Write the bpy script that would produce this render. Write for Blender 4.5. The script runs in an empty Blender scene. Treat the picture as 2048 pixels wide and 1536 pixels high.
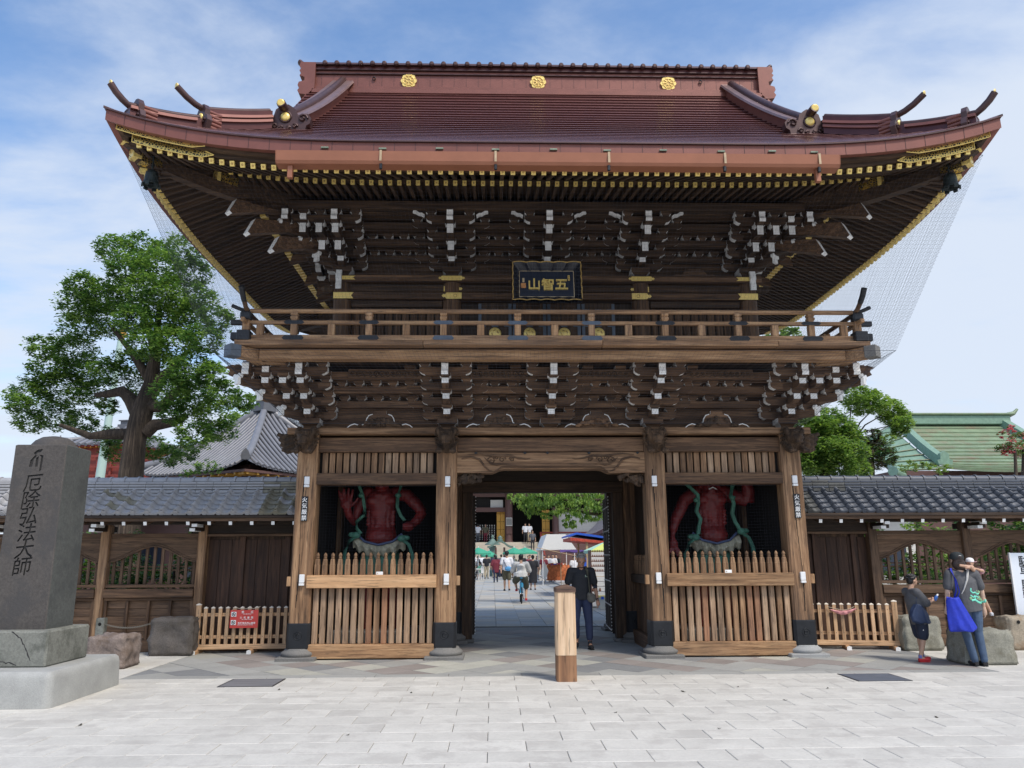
import bpy, bmesh, math, random
from mathutils import Vector, Matrix, Euler
R = math.radians
rnd = random.Random(7)
S = bpy.context.scene
COL = S.collection

# ------------------------------------------------------------------ camera
cam_d = bpy.data.cameras.new('camera'); cam = bpy.data.objects.new('camera', cam_d); COL.objects.link(cam)
cam_d.sensor_width = 36.0; cam_d.lens = 1538.0/2048*36; cam_d.clip_start = 0.05; cam_d.clip_end = 3000
_p = math.atan(342.6/1538); _y = R(1.45); _r = 0.0048
_F = Vector((math.sin(_y)*math.cos(_p), math.cos(_y)*math.cos(_p), math.sin(_p)))
_R = Vector((math.cos(_y), -math.sin(_y), 0)); _U = _R.cross(_F)
_R2 = _R*math.cos(_r) - _U*math.sin(_r); _U2 = _U*math.cos(_r) + _R*math.sin(_r)
cam.matrix_world = Matrix(((_R2.x, _U2.x, -_F.x, -0.975), (_R2.y, _U2.y, -_F.y, -13.0), (_R2.z, _U2.z, -_F.z, 1.6), (0, 0, 0, 1)))
S.camera = cam

# ------------------------------------------------------------------ light
SUN_EL, SUN_AZ = 55.0, 142.0          # azimuth clockwise from +y (north): sun to the right, a little in front
W = bpy.data.worlds.new('World'); S.world = W; W.use_nodes = True
nt = W.node_tree; nt.nodes.clear()
def N(nt, t, **kw):
    n = nt.nodes.new(t)
    for k, v in kw.items(): setattr(n, k, v)
    return n
wo = N(nt, 'ShaderNodeOutputWorld'); bg = N(nt, 'ShaderNodeBackground')
sky = N(nt, 'ShaderNodeTexSky', sky_type='NISHITA', sun_disc=False)
sky.sun_elevation = R(SUN_EL); sky.sun_rotation = R(SUN_AZ); sky.air_density = 1.0; sky.dust_density = 1.2; sky.ozone_density = 2.0
tc = N(nt, 'ShaderNodeTexCoord'); sp = N(nt, 'ShaderNodeSeparateXYZ'); nt.links.new(tc.outputs['Generated'], sp.inputs[0])
def math_(nt, op, a, b=None, clamp=False):
    n = N(nt, 'ShaderNodeMath', operation=op); n.use_clamp = clamp
    for i, v in enumerate((a, b)):
        if v is None: continue
        if isinstance(v, (int, float)): n.inputs[i].default_value = v
        else: nt.links.new(v, n.inputs[i])
    return n.outputs[0]
# clouds lie on a plane overhead: direction / height
zc = math_(nt, 'ADD', math_(nt, 'MAXIMUM', sp.outputs['Z'], 0.02), 0.12)
cx = math_(nt, 'DIVIDE', sp.outputs['X'], zc); cyy = math_(nt, 'DIVIDE', sp.outputs['Y'], zc)
cb = N(nt, 'ShaderNodeCombineXYZ'); nt.links.new(cx, cb.inputs[0]); nt.links.new(cyy, cb.inputs[1])
mp = N(nt, 'ShaderNodeMapping'); mp.inputs['Rotation'].default_value = (0, 0, R(28)); mp.inputs['Scale'].default_value = (0.85, 1.25, 1); mp.inputs['Location'].default_value = (3.1, 1.4, 0)
nt.links.new(cb.outputs[0], mp.inputs[0])
n1 = N(nt, 'ShaderNodeTexNoise'); n1.inputs['Scale'].default_value = 1.7; n1.inputs['Detail'].default_value = 9; n1.inputs['Roughness'].default_value = .58; n1.inputs['Distortion'].default_value = .25
nt.links.new(mp.outputs[0], n1.inputs['Vector'])
n2 = N(nt, 'ShaderNodeTexNoise'); n2.inputs['Scale'].default_value = .55; n2.inputs['Detail'].default_value = 3
nt.links.new(cb.outputs[0], n2.inputs['Vector'])
sx = math_(nt, 'MULTIPLY', sp.outputs['X'], .18)
hz = math_(nt, 'MULTIPLY', math_(nt, 'SUBTRACT', .45, sp.outputs['Z']), .7)
amt = math_(nt, 'ADD', math_(nt, 'ADD', math_(nt, 'MULTIPLY', n1.outputs[0], .95), math_(nt, 'MULTIPLY', n2.outputs[0], .55)), math_(nt, 'ADD', sx, hz))
cr = N(nt, 'ShaderNodeMapRange', interpolation_type='SMOOTHERSTEP'); cr.inputs['From Min'].default_value = .47; cr.inputs['From Max'].default_value = .96; nt.links.new(amt, cr.inputs[0])
cl = math_(nt, 'MULTIPLY', cr.outputs[0], .94)
mx = N(nt, 'ShaderNodeMix', data_type='RGBA'); nt.links.new(cl, mx.inputs[0]); hs = N(nt, 'ShaderNodeHueSaturation'); hs.inputs['Saturation'].default_value = 1.12; hs.inputs['Value'].default_value = 1.2; nt.links.new(sky.outputs[0], hs.inputs['Color']); nt.links.new(hs.outputs[0], mx.inputs[6]); mx.inputs[7].default_value = (3.75, 4.15, 4.8, 1)
nt.links.new(mx.outputs[2], bg.inputs[0]); bg.inputs[1].default_value = 0.15
nt.links.new(bg.outputs[0], wo.inputs[0])

sun_d = bpy.data.lights.new('sun', 'SUN'); sun_d.energy = 2.3; sun_d.angle = R(10); sun_d.color = (1, .93, .83)
sun = bpy.data.objects.new('sun', sun_d); COL.objects.link(sun)
_d = Vector((math.sin(R(SUN_AZ))*math.cos(R(SUN_EL)), math.cos(R(SUN_AZ))*math.cos(R(SUN_EL)), math.sin(R(SUN_EL))))
sun.rotation_euler = (-_d).to_track_quat('-Z', 'Y').to_euler()
vs = S.view_settings; vs.view_transform = 'Standard'; vs.look = 'None'; vs.gamma = 1; vs.exposure = 0.4; vs.use_curve_mapping = False
S.display_settings.display_device = 'sRGB'
S.render.resolution_x = 1024; S.render.resolution_y = 768
S.cycles.max_bounces = 6; S.cycles.transparent_max_bounces = 12

# ------------------------------------------------------------------ materials
MATS = {}
def lin(c):   # 0..255 sRGB -> linear
    return tuple(((v/255)/12.92 if v/255 <= .04045 else ((v/255+.055)/1.055)**2.4) for v in c)
def newmat(name):
    m = bpy.data.materials.new(name); m.use_nodes = True; t = m.node_tree; t.nodes.clear()
    o = N(t, 'ShaderNodeOutputMaterial'); b = N(t, 'ShaderNodeBsdfPrincipled'); t.links.new(b.outputs[0], o.inputs[0])
    MATS[name] = m
    return m, t, b
def coords(t, scale=(1, 1, 1), rnd_amt=31.0, kind='Object'):
    c = N(t, 'ShaderNodeTexCoord'); oi = N(t, 'ShaderNodeObjectInfo')
    mu = N(t, 'ShaderNodeMath', operation='MULTIPLY'); mu.inputs[1].default_value = rnd_amt; t.links.new(oi.outputs['Random'], mu.inputs[0])
    ad = N(t, 'ShaderNodeVectorMath', operation='ADD'); t.links.new(c.outputs[kind], ad.inputs[0]); t.links.new(mu.outputs[0], ad.inputs[1])
    m = N(t, 'ShaderNodeMapping'); m.inputs['Scale'].default_value = scale; t.links.new(ad.outputs[0], m.inputs[0])
    return m.outputs[0], oi.outputs['Random'], ad.outputs[0]
def noise(t, vec, scale, detail=4, rough=.55, dist=0):
    n = N(t, 'ShaderNodeTexNoise'); n.inputs['Scale'].default_value = scale; n.inputs['Detail'].default_value = detail
    n.inputs['Roughness'].default_value = rough; n.inputs['Distortion'].default_value = dist; t.links.new(vec, n.inputs['Vector']); return n.outputs[0]
def ramp(t, fac, stops):
    r = N(t, 'ShaderNodeValToRGB'); e = r.color_ramp.elements
    while len(e) < len(stops): e.new(.5)
    for i, (p, c) in enumerate(stops):
        e[i].position = p; e[i].color = (*c, 1) if not isinstance(c, (int, float)) else (c, c, c, 1)
    t.links.new(fac, r.inputs[0]); return r.outputs[0]
def mixc(t, fac, a, b, mode='MIX'):
    n = N(t, 'ShaderNodeMix', data_type='RGBA', blend_type=mode)
    for i, v in ((0, fac), (6, a), (7, b)):
        if isinstance(v, (int, float)): n.inputs[i].default_value = v if i == 0 else (v, v, v, 1)
        elif isinstance(v, tuple): n.inputs[i].default_value = (*v[:3], 1)
        else: t.links.new(v, n.inputs[i])
    return n.outputs[2]
def bump(t, b, h, strength=.3, dist=.01):
    n = N(t, 'ShaderNodeBump'); n.inputs['Strength'].default_value = strength; n.inputs['Distance'].default_value = dist
    t.links.new(h, n.inputs['Height']); t.links.new(n.outputs[0], b.inputs['Normal'])
def hue(t, col, val):      # multiply brightness by a socket value
    n = N(t, 'ShaderNodeVectorMath', operation='SCALE'); t.links.new(col, n.inputs[0]); t.links.new(val, n.inputs['Scale']); return n.outputs[0]
def wood(name, dark, mid, light, axis='x', dens=1.0, rough=.75, vary=.35, blotch=.5):
    dark, mid, light = [(c[0]*1.18, c[1]*1.07, c[2]*.93) for c in (dark, mid, light)]
    m, t, b = newmat(name)
    s = {'x': (.9, 17, 17), 'y': (17, .9, 17), 'z': (17, 17, .9)}[axis]
    s = tuple(v*dens for v in s)
    v, rn, base = coords(t, s)
    g = noise(t, v, 1.0, 7, .62, .9)
    g2 = noise(t, v, 4.5, 3, .6, .2)
    col = ramp(t, g, [(.26, dark), (.48, mid), (.70, light)])
    crack = ramp(t, g2, [(.36, .35), (.44, 1.0)])
    col = mixc(t, .8, col, crack, 'MULTIPLY')
    bl = noise(t, base, 1.6, 3)
    col = mixc(t, blotch, col, ramp(t, bl, [(.3, .55), (.7, 1.3)]), 'MULTIPLY')
    lum = sum(mid)/3; rn2 = math_(t, 'FRACT', math_(t, 'MULTIPLY', rn, 7.31))
    gf = math_(t, 'MULTIPLY', math_(t, 'MULTIPLY', rn2, ramp(t, noise(t, base, .9, 4), [(.35, 0.0), (.65, 1.0)])), .18)
    col = mixc(t, gf, col, mixc(t, .5, col, (lum*1.5, lum*1.42, lum*1.32)))
    val = math_(t, 'ADD', math_(t, 'MULTIPLY', rn, vary), 1 - vary/2)
    t.links.new(hue(t, col, val), b.inputs['Base Color'])
    b.inputs['Roughness'].default_value = rough
    bump(t, b, g2, .5, .006)
    return m
def plain(name, c, rough=.6, metal=0, n=0.0, nscale=8, bmp=0.0, vary=0.0, spec=.5, dirt=None):
    m, t, b = newmat(name)
    v, rn, base = coords(t)
    b.inputs['Roughness'].default_value = rough; b.inputs['Metallic'].default_value = metal
    b.inputs['Specular IOR Level'].default_value = spec
    ns = noise(t, v, nscale, 5, .6)
    col = ramp(t, ns, [(.3, tuple(x*(1-n) for x in c)), (.7, tuple(min(1, x*(1+n)) for x in c))])
    if dirt: col = mixc(t, ramp(t, noise(t, v, nscale*.35, 6, .7), [(.5, 0.0), (.68, .8)]), col, dirt)
    if vary: col = hue(t, col, math_(t, 'ADD', math_(t, 'MULTIPLY', rn, vary), 1-vary/2))
    t.links.new(col, b.inputs['Base Color'])
    if bmp: bump(t, b, ns, bmp, .01)
    return m

WC = {  # weathered wood: dark, mid, light
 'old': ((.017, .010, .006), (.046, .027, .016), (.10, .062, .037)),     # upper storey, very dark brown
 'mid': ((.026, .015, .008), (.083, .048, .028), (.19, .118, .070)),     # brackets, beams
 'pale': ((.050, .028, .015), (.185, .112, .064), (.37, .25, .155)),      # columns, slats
 'rail': ((.110, .062, .033), (.28, .172, .095), (.46, .315, .19)),        # railing and engawa
 'fresh': ((.30, .185, .10), (.42, .27, .155), (.54, .37, .23)),
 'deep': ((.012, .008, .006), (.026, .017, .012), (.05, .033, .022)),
 'fence': ((.045, .028, .018), (.105, .066, .042), (.18, .118, .078)),
 'picket': ((.36, .235, .14), (.50, .34, .21), (.62, .45, .30)),
}
for k, (a, b_, c) in WC.items():
    for ax in 'xyz':
        wood('wood_%s_%s' % (k, ax), a, b_, c, ax, dens=.8 if k in ('pale', 'fresh') else 1.0)
plain('white_paint', (.84, .84, .82), .6, n=.10, nscale=14, vary=.22)
plain('white_metal', (.80, .81, .81), .4)
plain('black_metal', (.018, .020, .024), .45, metal=.3, n=.25)
plain('grey_metal', (.09, .115, .15), .5, metal=.2, n=.2)
plain('gold', (1.0, .70, .22), .32, metal=.25, n=.12, nscale=30)
plain('gold_dark', (.55, .36, .12), .45, metal=.3, n=.4, nscale=30)
plain('copper', (.105, .034, .030), .36, metal=.35, n=.18, nscale=3, vary=.12)
plain('copper_light', (.215, .080, .060), .42, metal=.25, n=.12, nscale=3, vary=.1)
plain('copper_dark', (.085, .045, .042), .42, metal=.3, n=.2, nscale=6)
plain('gutter_copper', (.34, .135, .075), .45, metal=.2, n=.08, nscale=3)
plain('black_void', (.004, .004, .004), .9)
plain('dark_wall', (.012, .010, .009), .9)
plain('bronze', (.03, .04, .038), .5, metal=.5, n=.3)
plain('black_paint', (.012, .013, .016), .5)

# ------------------------------------------------------------------ mesh helpers
class MB:
    def __init__(s): s.v = []; s.f = []; s.m = []; s.sm = []
    def add(s, vs, fs, mat=0, M=None, smooth=False):
        b = len(s.v)
        if M is not None: vs = [M @ Vector(v) for v in vs]
        s.v += [tuple(v) for v in vs]
        for i, f in enumerate(fs):
            s.f.append([b+k for k in f]); s.m.append(mat[i] if isinstance(mat, (list, tuple)) else mat); s.sm.append(smooth)
        return s
    def box(s, x0, x1, y0, y1, z0, z1, mat=0, M=None):
        vs = [(x0, y0, z0), (x1, y0, z0), (x1, y1, z0), (x0, y1, z0), (x0, y0, z1), (x1, y0, z1), (x1, y1, z1), (x0, y1, z1)]
        return s.add(vs, [(0, 3, 2, 1), (4, 5, 6, 7), (0, 1, 5, 4), (1, 2, 6, 5), (2, 3, 7, 6), (3, 0, 4, 7)], mat, M)   # -z +z -y +x +y -x
    def cbox(s, x0, x1, y0, y1, z0, z1, c=.01, mat=0, M=None):     # box with chamfered edges
        vs = []; q = {}
        for ix, (xa, sx) in enumerate(((x0, 1), (x1, -1))):
            for iy, (ya, sy) in enumerate(((y0, 1), (y1, -1))):
                for iz, (za, sz) in enumerate(((z0, 1), (z1, -1))):
                    for a in range(3):
                        p = [xa+sx*c, ya+sy*c, za+sz*c]; p[a] = (xa, ya, za)[a]
                        q[ix, iy, iz, a] = len(vs); vs.append(p)
        fs = []
        for a in range(3):
            for k in (0, 1):
                o = [(0, 0), (1, 0), (1, 1), (0, 1)]; f = []
                for u, w in o:
                    i = [0, 0, 0]; i[a] = k; i[(a+1) % 3] = u; i[(a+2) % 3] = w; f.append(q[i[0], i[1], i[2], a])
                fs.append(f if k else f[::-1])
        for a in range(3):            # edges along axis a
            b1, b2 = (a+1) % 3, (a+2) % 3
            for u in (0, 1):
                for w in (0, 1):
                    i0 = [0]*3; i0[b1] = u; i0[b2] = w; i1 = list(i0); i1[a] = 1
                    f = [q[(*i0, b1)], q[(*i1, b1)], q[(*i1, b2)], q[(*i0, b2)]]
                    fs.append(f if (u ^ w) else f[::-1])
        for ix in (0, 1):
            for iy in (0, 1):
                for iz in (0, 1):
                    f = [q[ix, iy, iz, a] for a in range(3)]
                    fs.append(f if (ix+iy+iz) % 2 else f[::-1])
        return s.add(vs, fs, mat, M)
    def prism(s, pts, a0, a1, axis='y', mat=0, endmat=None, edgemats=None, M=None, smooth=False):
        # pts in the plane: axis y -> (x,z); axis x -> (y,z); axis z -> (x,y)
        def mk(p, a):
            return (p[0], a, p[1]) if axis == 'y' else ((a, p[0], p[1]) if axis == 'x' else (p[0], p[1], a))
        n = len(pts); ar = sum(pts[i][0]*pts[(i+1) % n][1]-pts[(i+1) % n][0]*pts[i][1] for i in range(n))
        vs = [mk(p, a0) for p in pts]+[mk(p, a1) for p in pts]
        fs = [[i, (i+1) % n, n+(i+1) % n, n+i] for i in range(n)]
        ms = [(edgemats[i] if edgemats else mat) for i in range(n)]
        f0 = list(range(n)); f1 = [n+i for i in range(n)][::-1]
        fs += [f0, f1]; em = mat if endmat is None else endmat
        ms += [em, em] if not isinstance(em, tuple) else list(em)
        flip = (ar > 0) == (axis != 'y')
        if flip: fs = fs[:n]+[f[::-1] for f in fs[n:]]
        else: fs = [f[::-1] for f in fs[:n]]+fs[n:]
        return s.add(vs, fs, ms, M, smooth)
    def rings(s, rs, mat=0, cap=True, close=True, M=None, smooth=True, capmat=None):
        n = len(rs[0]); vs = [p for r in rs for p in r]; fs = []
        for i in range(len(rs)-1):
            for j in range(n if close else n-1):
                a, b = i*n+j, i*n+(j+1) % n
                fs.append([a, b, b+n, a+n])
        s.add(vs, fs, mat, M, smooth)
        if cap:
            cm = mat if capmat is None else capmat
            s.add(rs[0], [list(range(n))[::-1]], cm, M); s.add(rs[-1], [list(range(n))], cm, M)
        return s
    def lathe(s, prof, c=(0, 0, 0), n=16, mat=0, M=None, smooth=True, cap=True):
        return s.rings([[(c[0]+r*math.cos(2*math.pi*k/n), c[1]+r*math.sin(2*math.pi*k/n), c[2]+z) for k in range(n)] for r, z in prof], mat, cap, True, M, smooth)
    def tube(s, path, rad, n=8, mat=0, M=None, cap=True, flat=1.0, up=(0, 0, 1), capmat=None):
        path = [Vector(p) for p in path]; rs = []
        for i, p in enumerate(path):
            d = (path[min(i+1, len(path)-1)]-path[max(i-1, 0)])
            if d.length < 1e-9: d = Vector((0, 0, 1))
            d.normalize(); u = Vector(up)
            if abs(d.dot(u)) > .95: u = Vector((1, 0, 0)) if abs(d.x) < .9 else Vector((0, 1, 0))
            a = d.cross(u).normalized(); b = a.cross(d)
            r = rad[i] if isinstance(rad, (list, tuple)) else rad
            rs.append([p+a*(r*math.cos(2*math.pi*k/n))+b*(r*flat*math.sin(2*math.pi*k/n)) for k in range(n)])
        return s.rings(rs, mat, cap, True, M, True, capmat)
    def ball(s, c, r, n=10, mat=0, M=None):
        r = (r, r, r) if isinstance(r, (int, float)) else r
        rs = []; k = max(5, n//2+1)
        for i in range(1, k):
            a = math.pi*i/k
            rs.append([(c[0]+r[0]*math.sin(a)*math.cos(2*math.pi*j/n), c[1]+r[1]*math.sin(a)*math.sin(2*math.pi*j/n), c[2]-r[2]*math.cos(a)) for j in range(n)])
        s.rings(rs, mat, False, True, M)
        m = len(rs[0])
        s.add([(c[0], c[1], c[2]-r[2])]+rs[0], [[0, (j+1) % m+1, j+1] for j in range(m)], mat, M, True)
        s.add([(c[0], c[1], c[2]+r[2])]+rs[-1], [[0, j+1, (j+1) % m+1] for j in range(m)], mat, M, True)
        return s
    def quad(s, a, b, c, d, mat=0): return s.add([a, b, c, d], [(0, 1, 2, 3)], mat)
    def mesh(s, name, mats):
        me = bpy.data.meshes.new(name); me.from_pydata(s.v, [], s.f)
        for m in ([mats] if isinstance(mats, str) else mats): me.materials.append(MATS[m])
        me.polygons.foreach_set('material_index', s.m); me.polygons.foreach_set('use_smooth', s.sm); me.update(); return me
    def build(s, name, mats, parent=None, loc=None, rot=None, **kw):
        return place(name, s.mesh(name, mats), parent, loc, rot, **kw)
def place(name, me, parent=None, loc=None, rot=None, scale=None, M=None, label=None, cat=None, group=None, kind=None):
    o = bpy.data.objects.new(name, me); COL.objects.link(o)
    if M is not None: o.matrix_basis = M
    if loc is not None: o.location = loc
    if rot is not None: o.rotation_euler = rot
    if scale is not None: o.scale = scale if not isinstance(scale, (int, float)) else (scale,)*3
    if parent is not None: o.parent = parent
    tag(o, label, cat, group, kind); return o
def tag(o, label=None, cat=None, group=None, kind=None):
    for k, v in (('label', label), ('category', cat), ('group', group), ('kind', kind)):
        if v: o[k] = v
    return o
def thing(name, label, cat, loc=(0, 0, 0), rotz=0, group=None, kind=None):
    o = bpy.data.objects.new(name, None); COL.objects.link(o); o.location = loc; o.rotation_euler = (0, 0, rotz); o.empty_display_size = .2
    return tag(o, label, cat, group, kind)
def kids(o): return [c for c in bpy.data.objects if c.parent is o]
def copy_tree(o, loc=None, rotz=None, label=None, scale=None, _p=None):
    idx = {}
    for c in bpy.data.objects:
        if c.parent: idx.setdefault(c.parent.name, []).append(c)
    def rec(src, par):
        c = src.copy(); COL.objects.link(c)
        if par is not None: c.parent = par
        for k in idx.get(src.name, []): rec(k, c)
        return c
    r = rec(o, _p)
    if loc is not None: r.location = loc
    if rotz is not None: r.rotation_euler = (0, 0, rotz)
    if label: r['label'] = label
    if scale is not None: r.scale = (scale,)*3
    return r
def remesh(mb, name, mats, voxel=.02, smooth=2, parent=None, loc=None, rot=None, **kw):
    """union of closed shapes grown into one continuous skin"""
    me = mb.mesh(name, mats); o = bpy.data.objects.new(name+'_tmp', me); COL.objects.link(o)
    r = o.modifiers.new('r', 'REMESH'); r.mode = 'VOXEL'; r.voxel_size = voxel; r.use_smooth_shade = True
    if smooth:
        q = o.modifiers.new('s', 'SMOOTH'); q.factor = .6; q.iterations = smooth
    dg = bpy.context.evaluated_depsgraph_get(); dg.update()
    m2 = bpy.data.meshes.new_from_object(o.evaluated_get(dg)); m2.name = name
    bpy.data.objects.remove(o)
    m2.materials.clear()
    for m in ([mats] if isinstance(mats, str) else mats): m2.materials.append(MATS[m])
    return place(name, m2, parent, loc, rot, **kw)
_FC = {}
def glyph(body, size=1.0, ext=.0, off=0.0):
    """text as a mesh in the xz plane, centred, cap height about 0.8*size"""
    key = (body, ext, off)
    if key not in _FC:
        c = bpy.data.curves.new('t', 'FONT'); c.body = body; c.size = 1; c.extrude = ext; c.offset = off; c.resolution_u = 2
        o = bpy.data.objects.new('t', c); COL.objects.link(o)
        dg = bpy.context.evaluated_depsgraph_get(); dg.update()
        m = bpy.data.meshes.new_from_object(o.evaluated_get(dg))
        vs = [v.co.copy() for v in m.vertices]; fs = [tuple(p.vertices) for p in m.polygons]
        bpy.data.objects.remove(o); bpy.data.curves.remove(c)
        if vs:
            mx_ = max(v.x for v in vs); mn = min(v.x for v in vs); my = max(v.y for v in vs); mny = min(v.y for v in vs)
            vs = [(v.x-(mx_+mn)/2, -v.z, v.y-(my+mny)/2) for v in vs]
        _FC[key] = (vs, fs)
    vs, fs = _FC[key]
    return [(x*size, y, z*size) for x, y, z in vs], fs
# ================================================================== GROUND
def stone_mat(name, c, n=.12, sc=14, b=.15, vary=.1, rough=.8, stain=None):
    m, t, bb = newmat(name)
    v, rn, base = coords(t)
    f = noise(t, v, sc*3, 6, .7); g = noise(t, v, sc*.12, 4, .6)
    col = ramp(t, f, [(.3, tuple(x*(1-n) for x in c)), (.7, tuple(min(1, x*(1+n)) for x in c))])
    col = mixc(t, .6, col, ramp(t, g, [(.35, .82), (.65, 1.12)]), 'MULTIPLY')
    if stain: col = mixc(t, ramp(t, noise(t, v, sc*.2, 7, .72), [(.5, 0.0), (.62, .75)]), col, stain)
    if vary: col = hue(t, col, math_(t, 'ADD', math_(t, 'MULTIPLY', rn, vary), 1-vary/2))
    t.links.new(col, bb.inputs['Base Color']); bb.inputs['Roughness'].default_value = rough
    bump(t, bb, f, b, .01); return m
stone_mat('pale_slab', (.58, .562, .51), .09, 12, .08, .07, .7, stain=(.46, .44, .40))
stone_mat('grout', (.19, .185, .17), .2, 10)
stone_mat('slate_a', (.33, .33, .31), .1, 8, .1, .12)
stone_mat('slate_b', (.27, .24, .22), .1, 8, .1, .12)
stone_mat('slate_c', (.22, .225, .225), .1, 8, .1, .12)
stone_mat('slate_d', (.42, .415, .36), .1, 8, .1, .12)
stone_mat('path_slab', (.34, .355, .35), .12, 6, .1, .16, stain=(.42, .38, .30))
stone_mat('path_slab_warm', (.40, .375, .32), .12, 6, .1, .16)
stone_mat('court', (.36, .345, .32), .15, 20, .2, 0)
stone_mat('kerb_stone', (.46, .45, .43), .1, 10)
m, t, b = newmat('manhole'); v, rn, base = coords(t, (1, 60, 1)); w_ = noise(t, v, 1, 1)
t.links.new(ramp(t, w_, [(.45, (.14, .14, .15)), (.55, (.23, .23, .235))]), b.inputs['Base Color']); b.inputs['Roughness'].default_value = .55
plain('manhole_blue', (.12, .135, .165), .5, n=.1)

g = MB(); g.box(-900, 900, -60, 1500, -.6, -.045); ground = g.build('ground', 'court', kind='structure')
def slabmesh(name, w, d, mat, h=.05, c=.004):
    return MB().cbox(-w/2, w/2, -d/2, d/2, -h, 0, c).mesh(name, mat)
SL, SD, J = .666, .372, .005
pb = MB(); pb.box(-16, 16, -11.0, -1.957, -.044, -.02); pb.box(-16, -6.0, -1.957, 1.0, -.044, -.02); pb.box(6.0, 16, -1.957, 1.0, -.044, -.02)
forecourt = pb.build('forecourt', 'grout', kind='structure')
cells = []
r0 = -1.957
for j in range(25):
    y1 = r0-j*SD; yc = y1-SD/2
    off = -1.02+(.333 if j % 2 == 0 else 0)
    for k in range(-24, 25): cells.append((off+SL*k+SL/2, yc))
for j in range(8):
    yc = r0+(j+.5)*SD
    for k in range(0, 15):
        for sgn in (-1, 1):
            xx = sgn*(6.0+.01+SL*k+SL/2+(.333 if j % 2 else 0))
            cells.append((xx, yc))
            if j % 2 and k == 0: cells.append((sgn*(6.01+.333/2), yc, .333))
def fr(c): return abs(c[0]+.9-(c[1]+13)*.02) < .70*(c[1]+13)+.9 and c[1] > -7.4
cells.sort(key=lambda c: (0 if fr(c) else 1, c[1]))
ms_ = slabmesh('paving_slab', SL-J, SD-J, 'pale_slab'); st = MB(); nn = 0
for c in cells:
    zz = rnd.uniform(-.0015, .0015)
    if fr(c) and nn < 298 and len(c) == 2:
        o = place('paving_slab', ms_, forecourt, (c[0], c[1], zz), rot=(0, 0, rnd.choice((0, math.pi)))); nn += 1
    else:
        w = SL if len(c) == 2 else c[2]
        st.cbox(c[0]-w/2+J/2, c[0]+w/2-J/2, c[1]-SD/2+J/2, c[1]+SD/2-J/2, -.05, zz, .004)
st.build('paving_slabs', 'pale_slab', forecourt, kind='stuff')

# apron of multicoloured slate laid diagonally, under and in front of the gate
ap = MB(); ap.box(-6, 6, -1.95, 5.5, -.044, -.018)
apron = ap.build('gate_apron', 'grout', kind='structure')
def clip_poly(poly, xa, xb, ya, yb):
    for ax, val, sg in ((0, xa, 1), (0, xb, -1), (1, ya, 1), (1, yb, -1)):
        out = []
        for i in range(len(poly)):
            p, q = poly[i], poly[(i+1) % len(poly)]
            ip = (p[ax]-val)*sg >= 0; iq = (q[ax]-val)*sg >= 0
            if ip: out.append(p)
            if ip != iq:
                tt = (val-p[ax])/(q[ax]-p[ax]); out.append((p[0]+(q[0]-p[0])*tt, p[1]+(q[1]-p[1])*tt))
        poly = out
        if len(poly) < 3: return []
    return poly
sd = .50; hd = sd/math.sqrt(2)
rest = [MB() for _ in range(4)]; cnt = 0
for i in range(-20, 21):
    for j in range(-6, 18):
        cxx = i*hd; cyy_ = -1.70+j*hd
        if (i+j) % 2: continue
        lng = rnd.random()
        q = hd-.005
        poly = [(cxx-q, cyy_), (cxx, cyy_-q), (cxx+q, cyy_), (cxx, cyy_+q)]
        poly = clip_poly(poly, -5.99, 5.99, -1.70, 5.49)
        if not poly: continue
        mi = rnd.choices((0, 1, 2, 3), (5, 3, 3, 2))[0]
        vis = cyy_ < .5 or abs(cxx) < 1.7
        cx0 = sum(p[0] for p in poly)/len(poly); cy0 = sum(p[1] for p in poly)/len(poly)
        zz = rnd.uniform(-.002, .001)
        if vis and cnt < 290:
            pm = MB(); pm.prism([(p[0]-cx0, p[1]-cy0) for p in poly], -.02, 0, 'z')
            pm.build('slate_slab', 'slate_'+'abcd'[mi], apron, (cx0, cy0, zz)); cnt += 1
        else: rest[mi].prism(poly, -.02, zz, 'z')
for k in range(4):
    if rest[k].v: rest[k].build('slate_slabs', 'slate_'+'abcd'[k], apron, kind='stuff')
x = -6.0
while x < 5.95:
    w = min(rnd.uniform(.9, 1.3), 6-x)
    MB().cbox(-w/2+.003, w/2-.003, -.118, .118, -.05, 0, .003).build('border_slab', 'slate_a', apron, (x+w/2, -1.825, 0)); x += w

# flagstone path through the precinct
pp = MB(); pp.box(-6.35, 2.62, 5.506, 57.8, -.044, -.016); path = pp.build('path', 'grout', kind='structure')
cnt = 0; far = [MB(), MB()]
cols = [(-.9-.602*k, .602) for k in range(1, 10)][::-1]+[(-.9, .6), (-.31, .6), (.285, .6), (.885, .56), (1.45, .56), (2.02, .56)]
for x0, w in cols:
    y = 5.51+rnd.uniform(-.5, 0)*0
    while y < 57:
        d = rnd.choice((.45, .6, .9, .9, 1.2))
        if y < 5.6: d = rnd.uniform(.4, .9)
        y1 = min(y+d, 57.5); warm = rnd.random() < .28
        vis = y < 22 and -1.35-(y-5)*.10 < x0+w and x0 < 2.7
        if vis and cnt < 260:
            MB().cbox(-w/2+.006, w/2-.006, -(y1-y)/2+.006, (y1-y)/2-.006, -.04, 0, .004).build('flagstone', 'path_slab_warm' if warm else 'path_slab', path, (x0+w/2, (y+y1)/2, rnd.uniform(-.003, .003))); cnt += 1
        else: far[warm].box(x0+.006, x0+w-.006, y+.006, y1-.006, -.04, rnd.uniform(-.003, .003))
        y = y1
far[0].build('flagstones', 'path_slab', path, kind='stuff'); far[1].build('flagstones', 'path_slab_warm', path, kind='stuff')
kb = MB()
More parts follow.
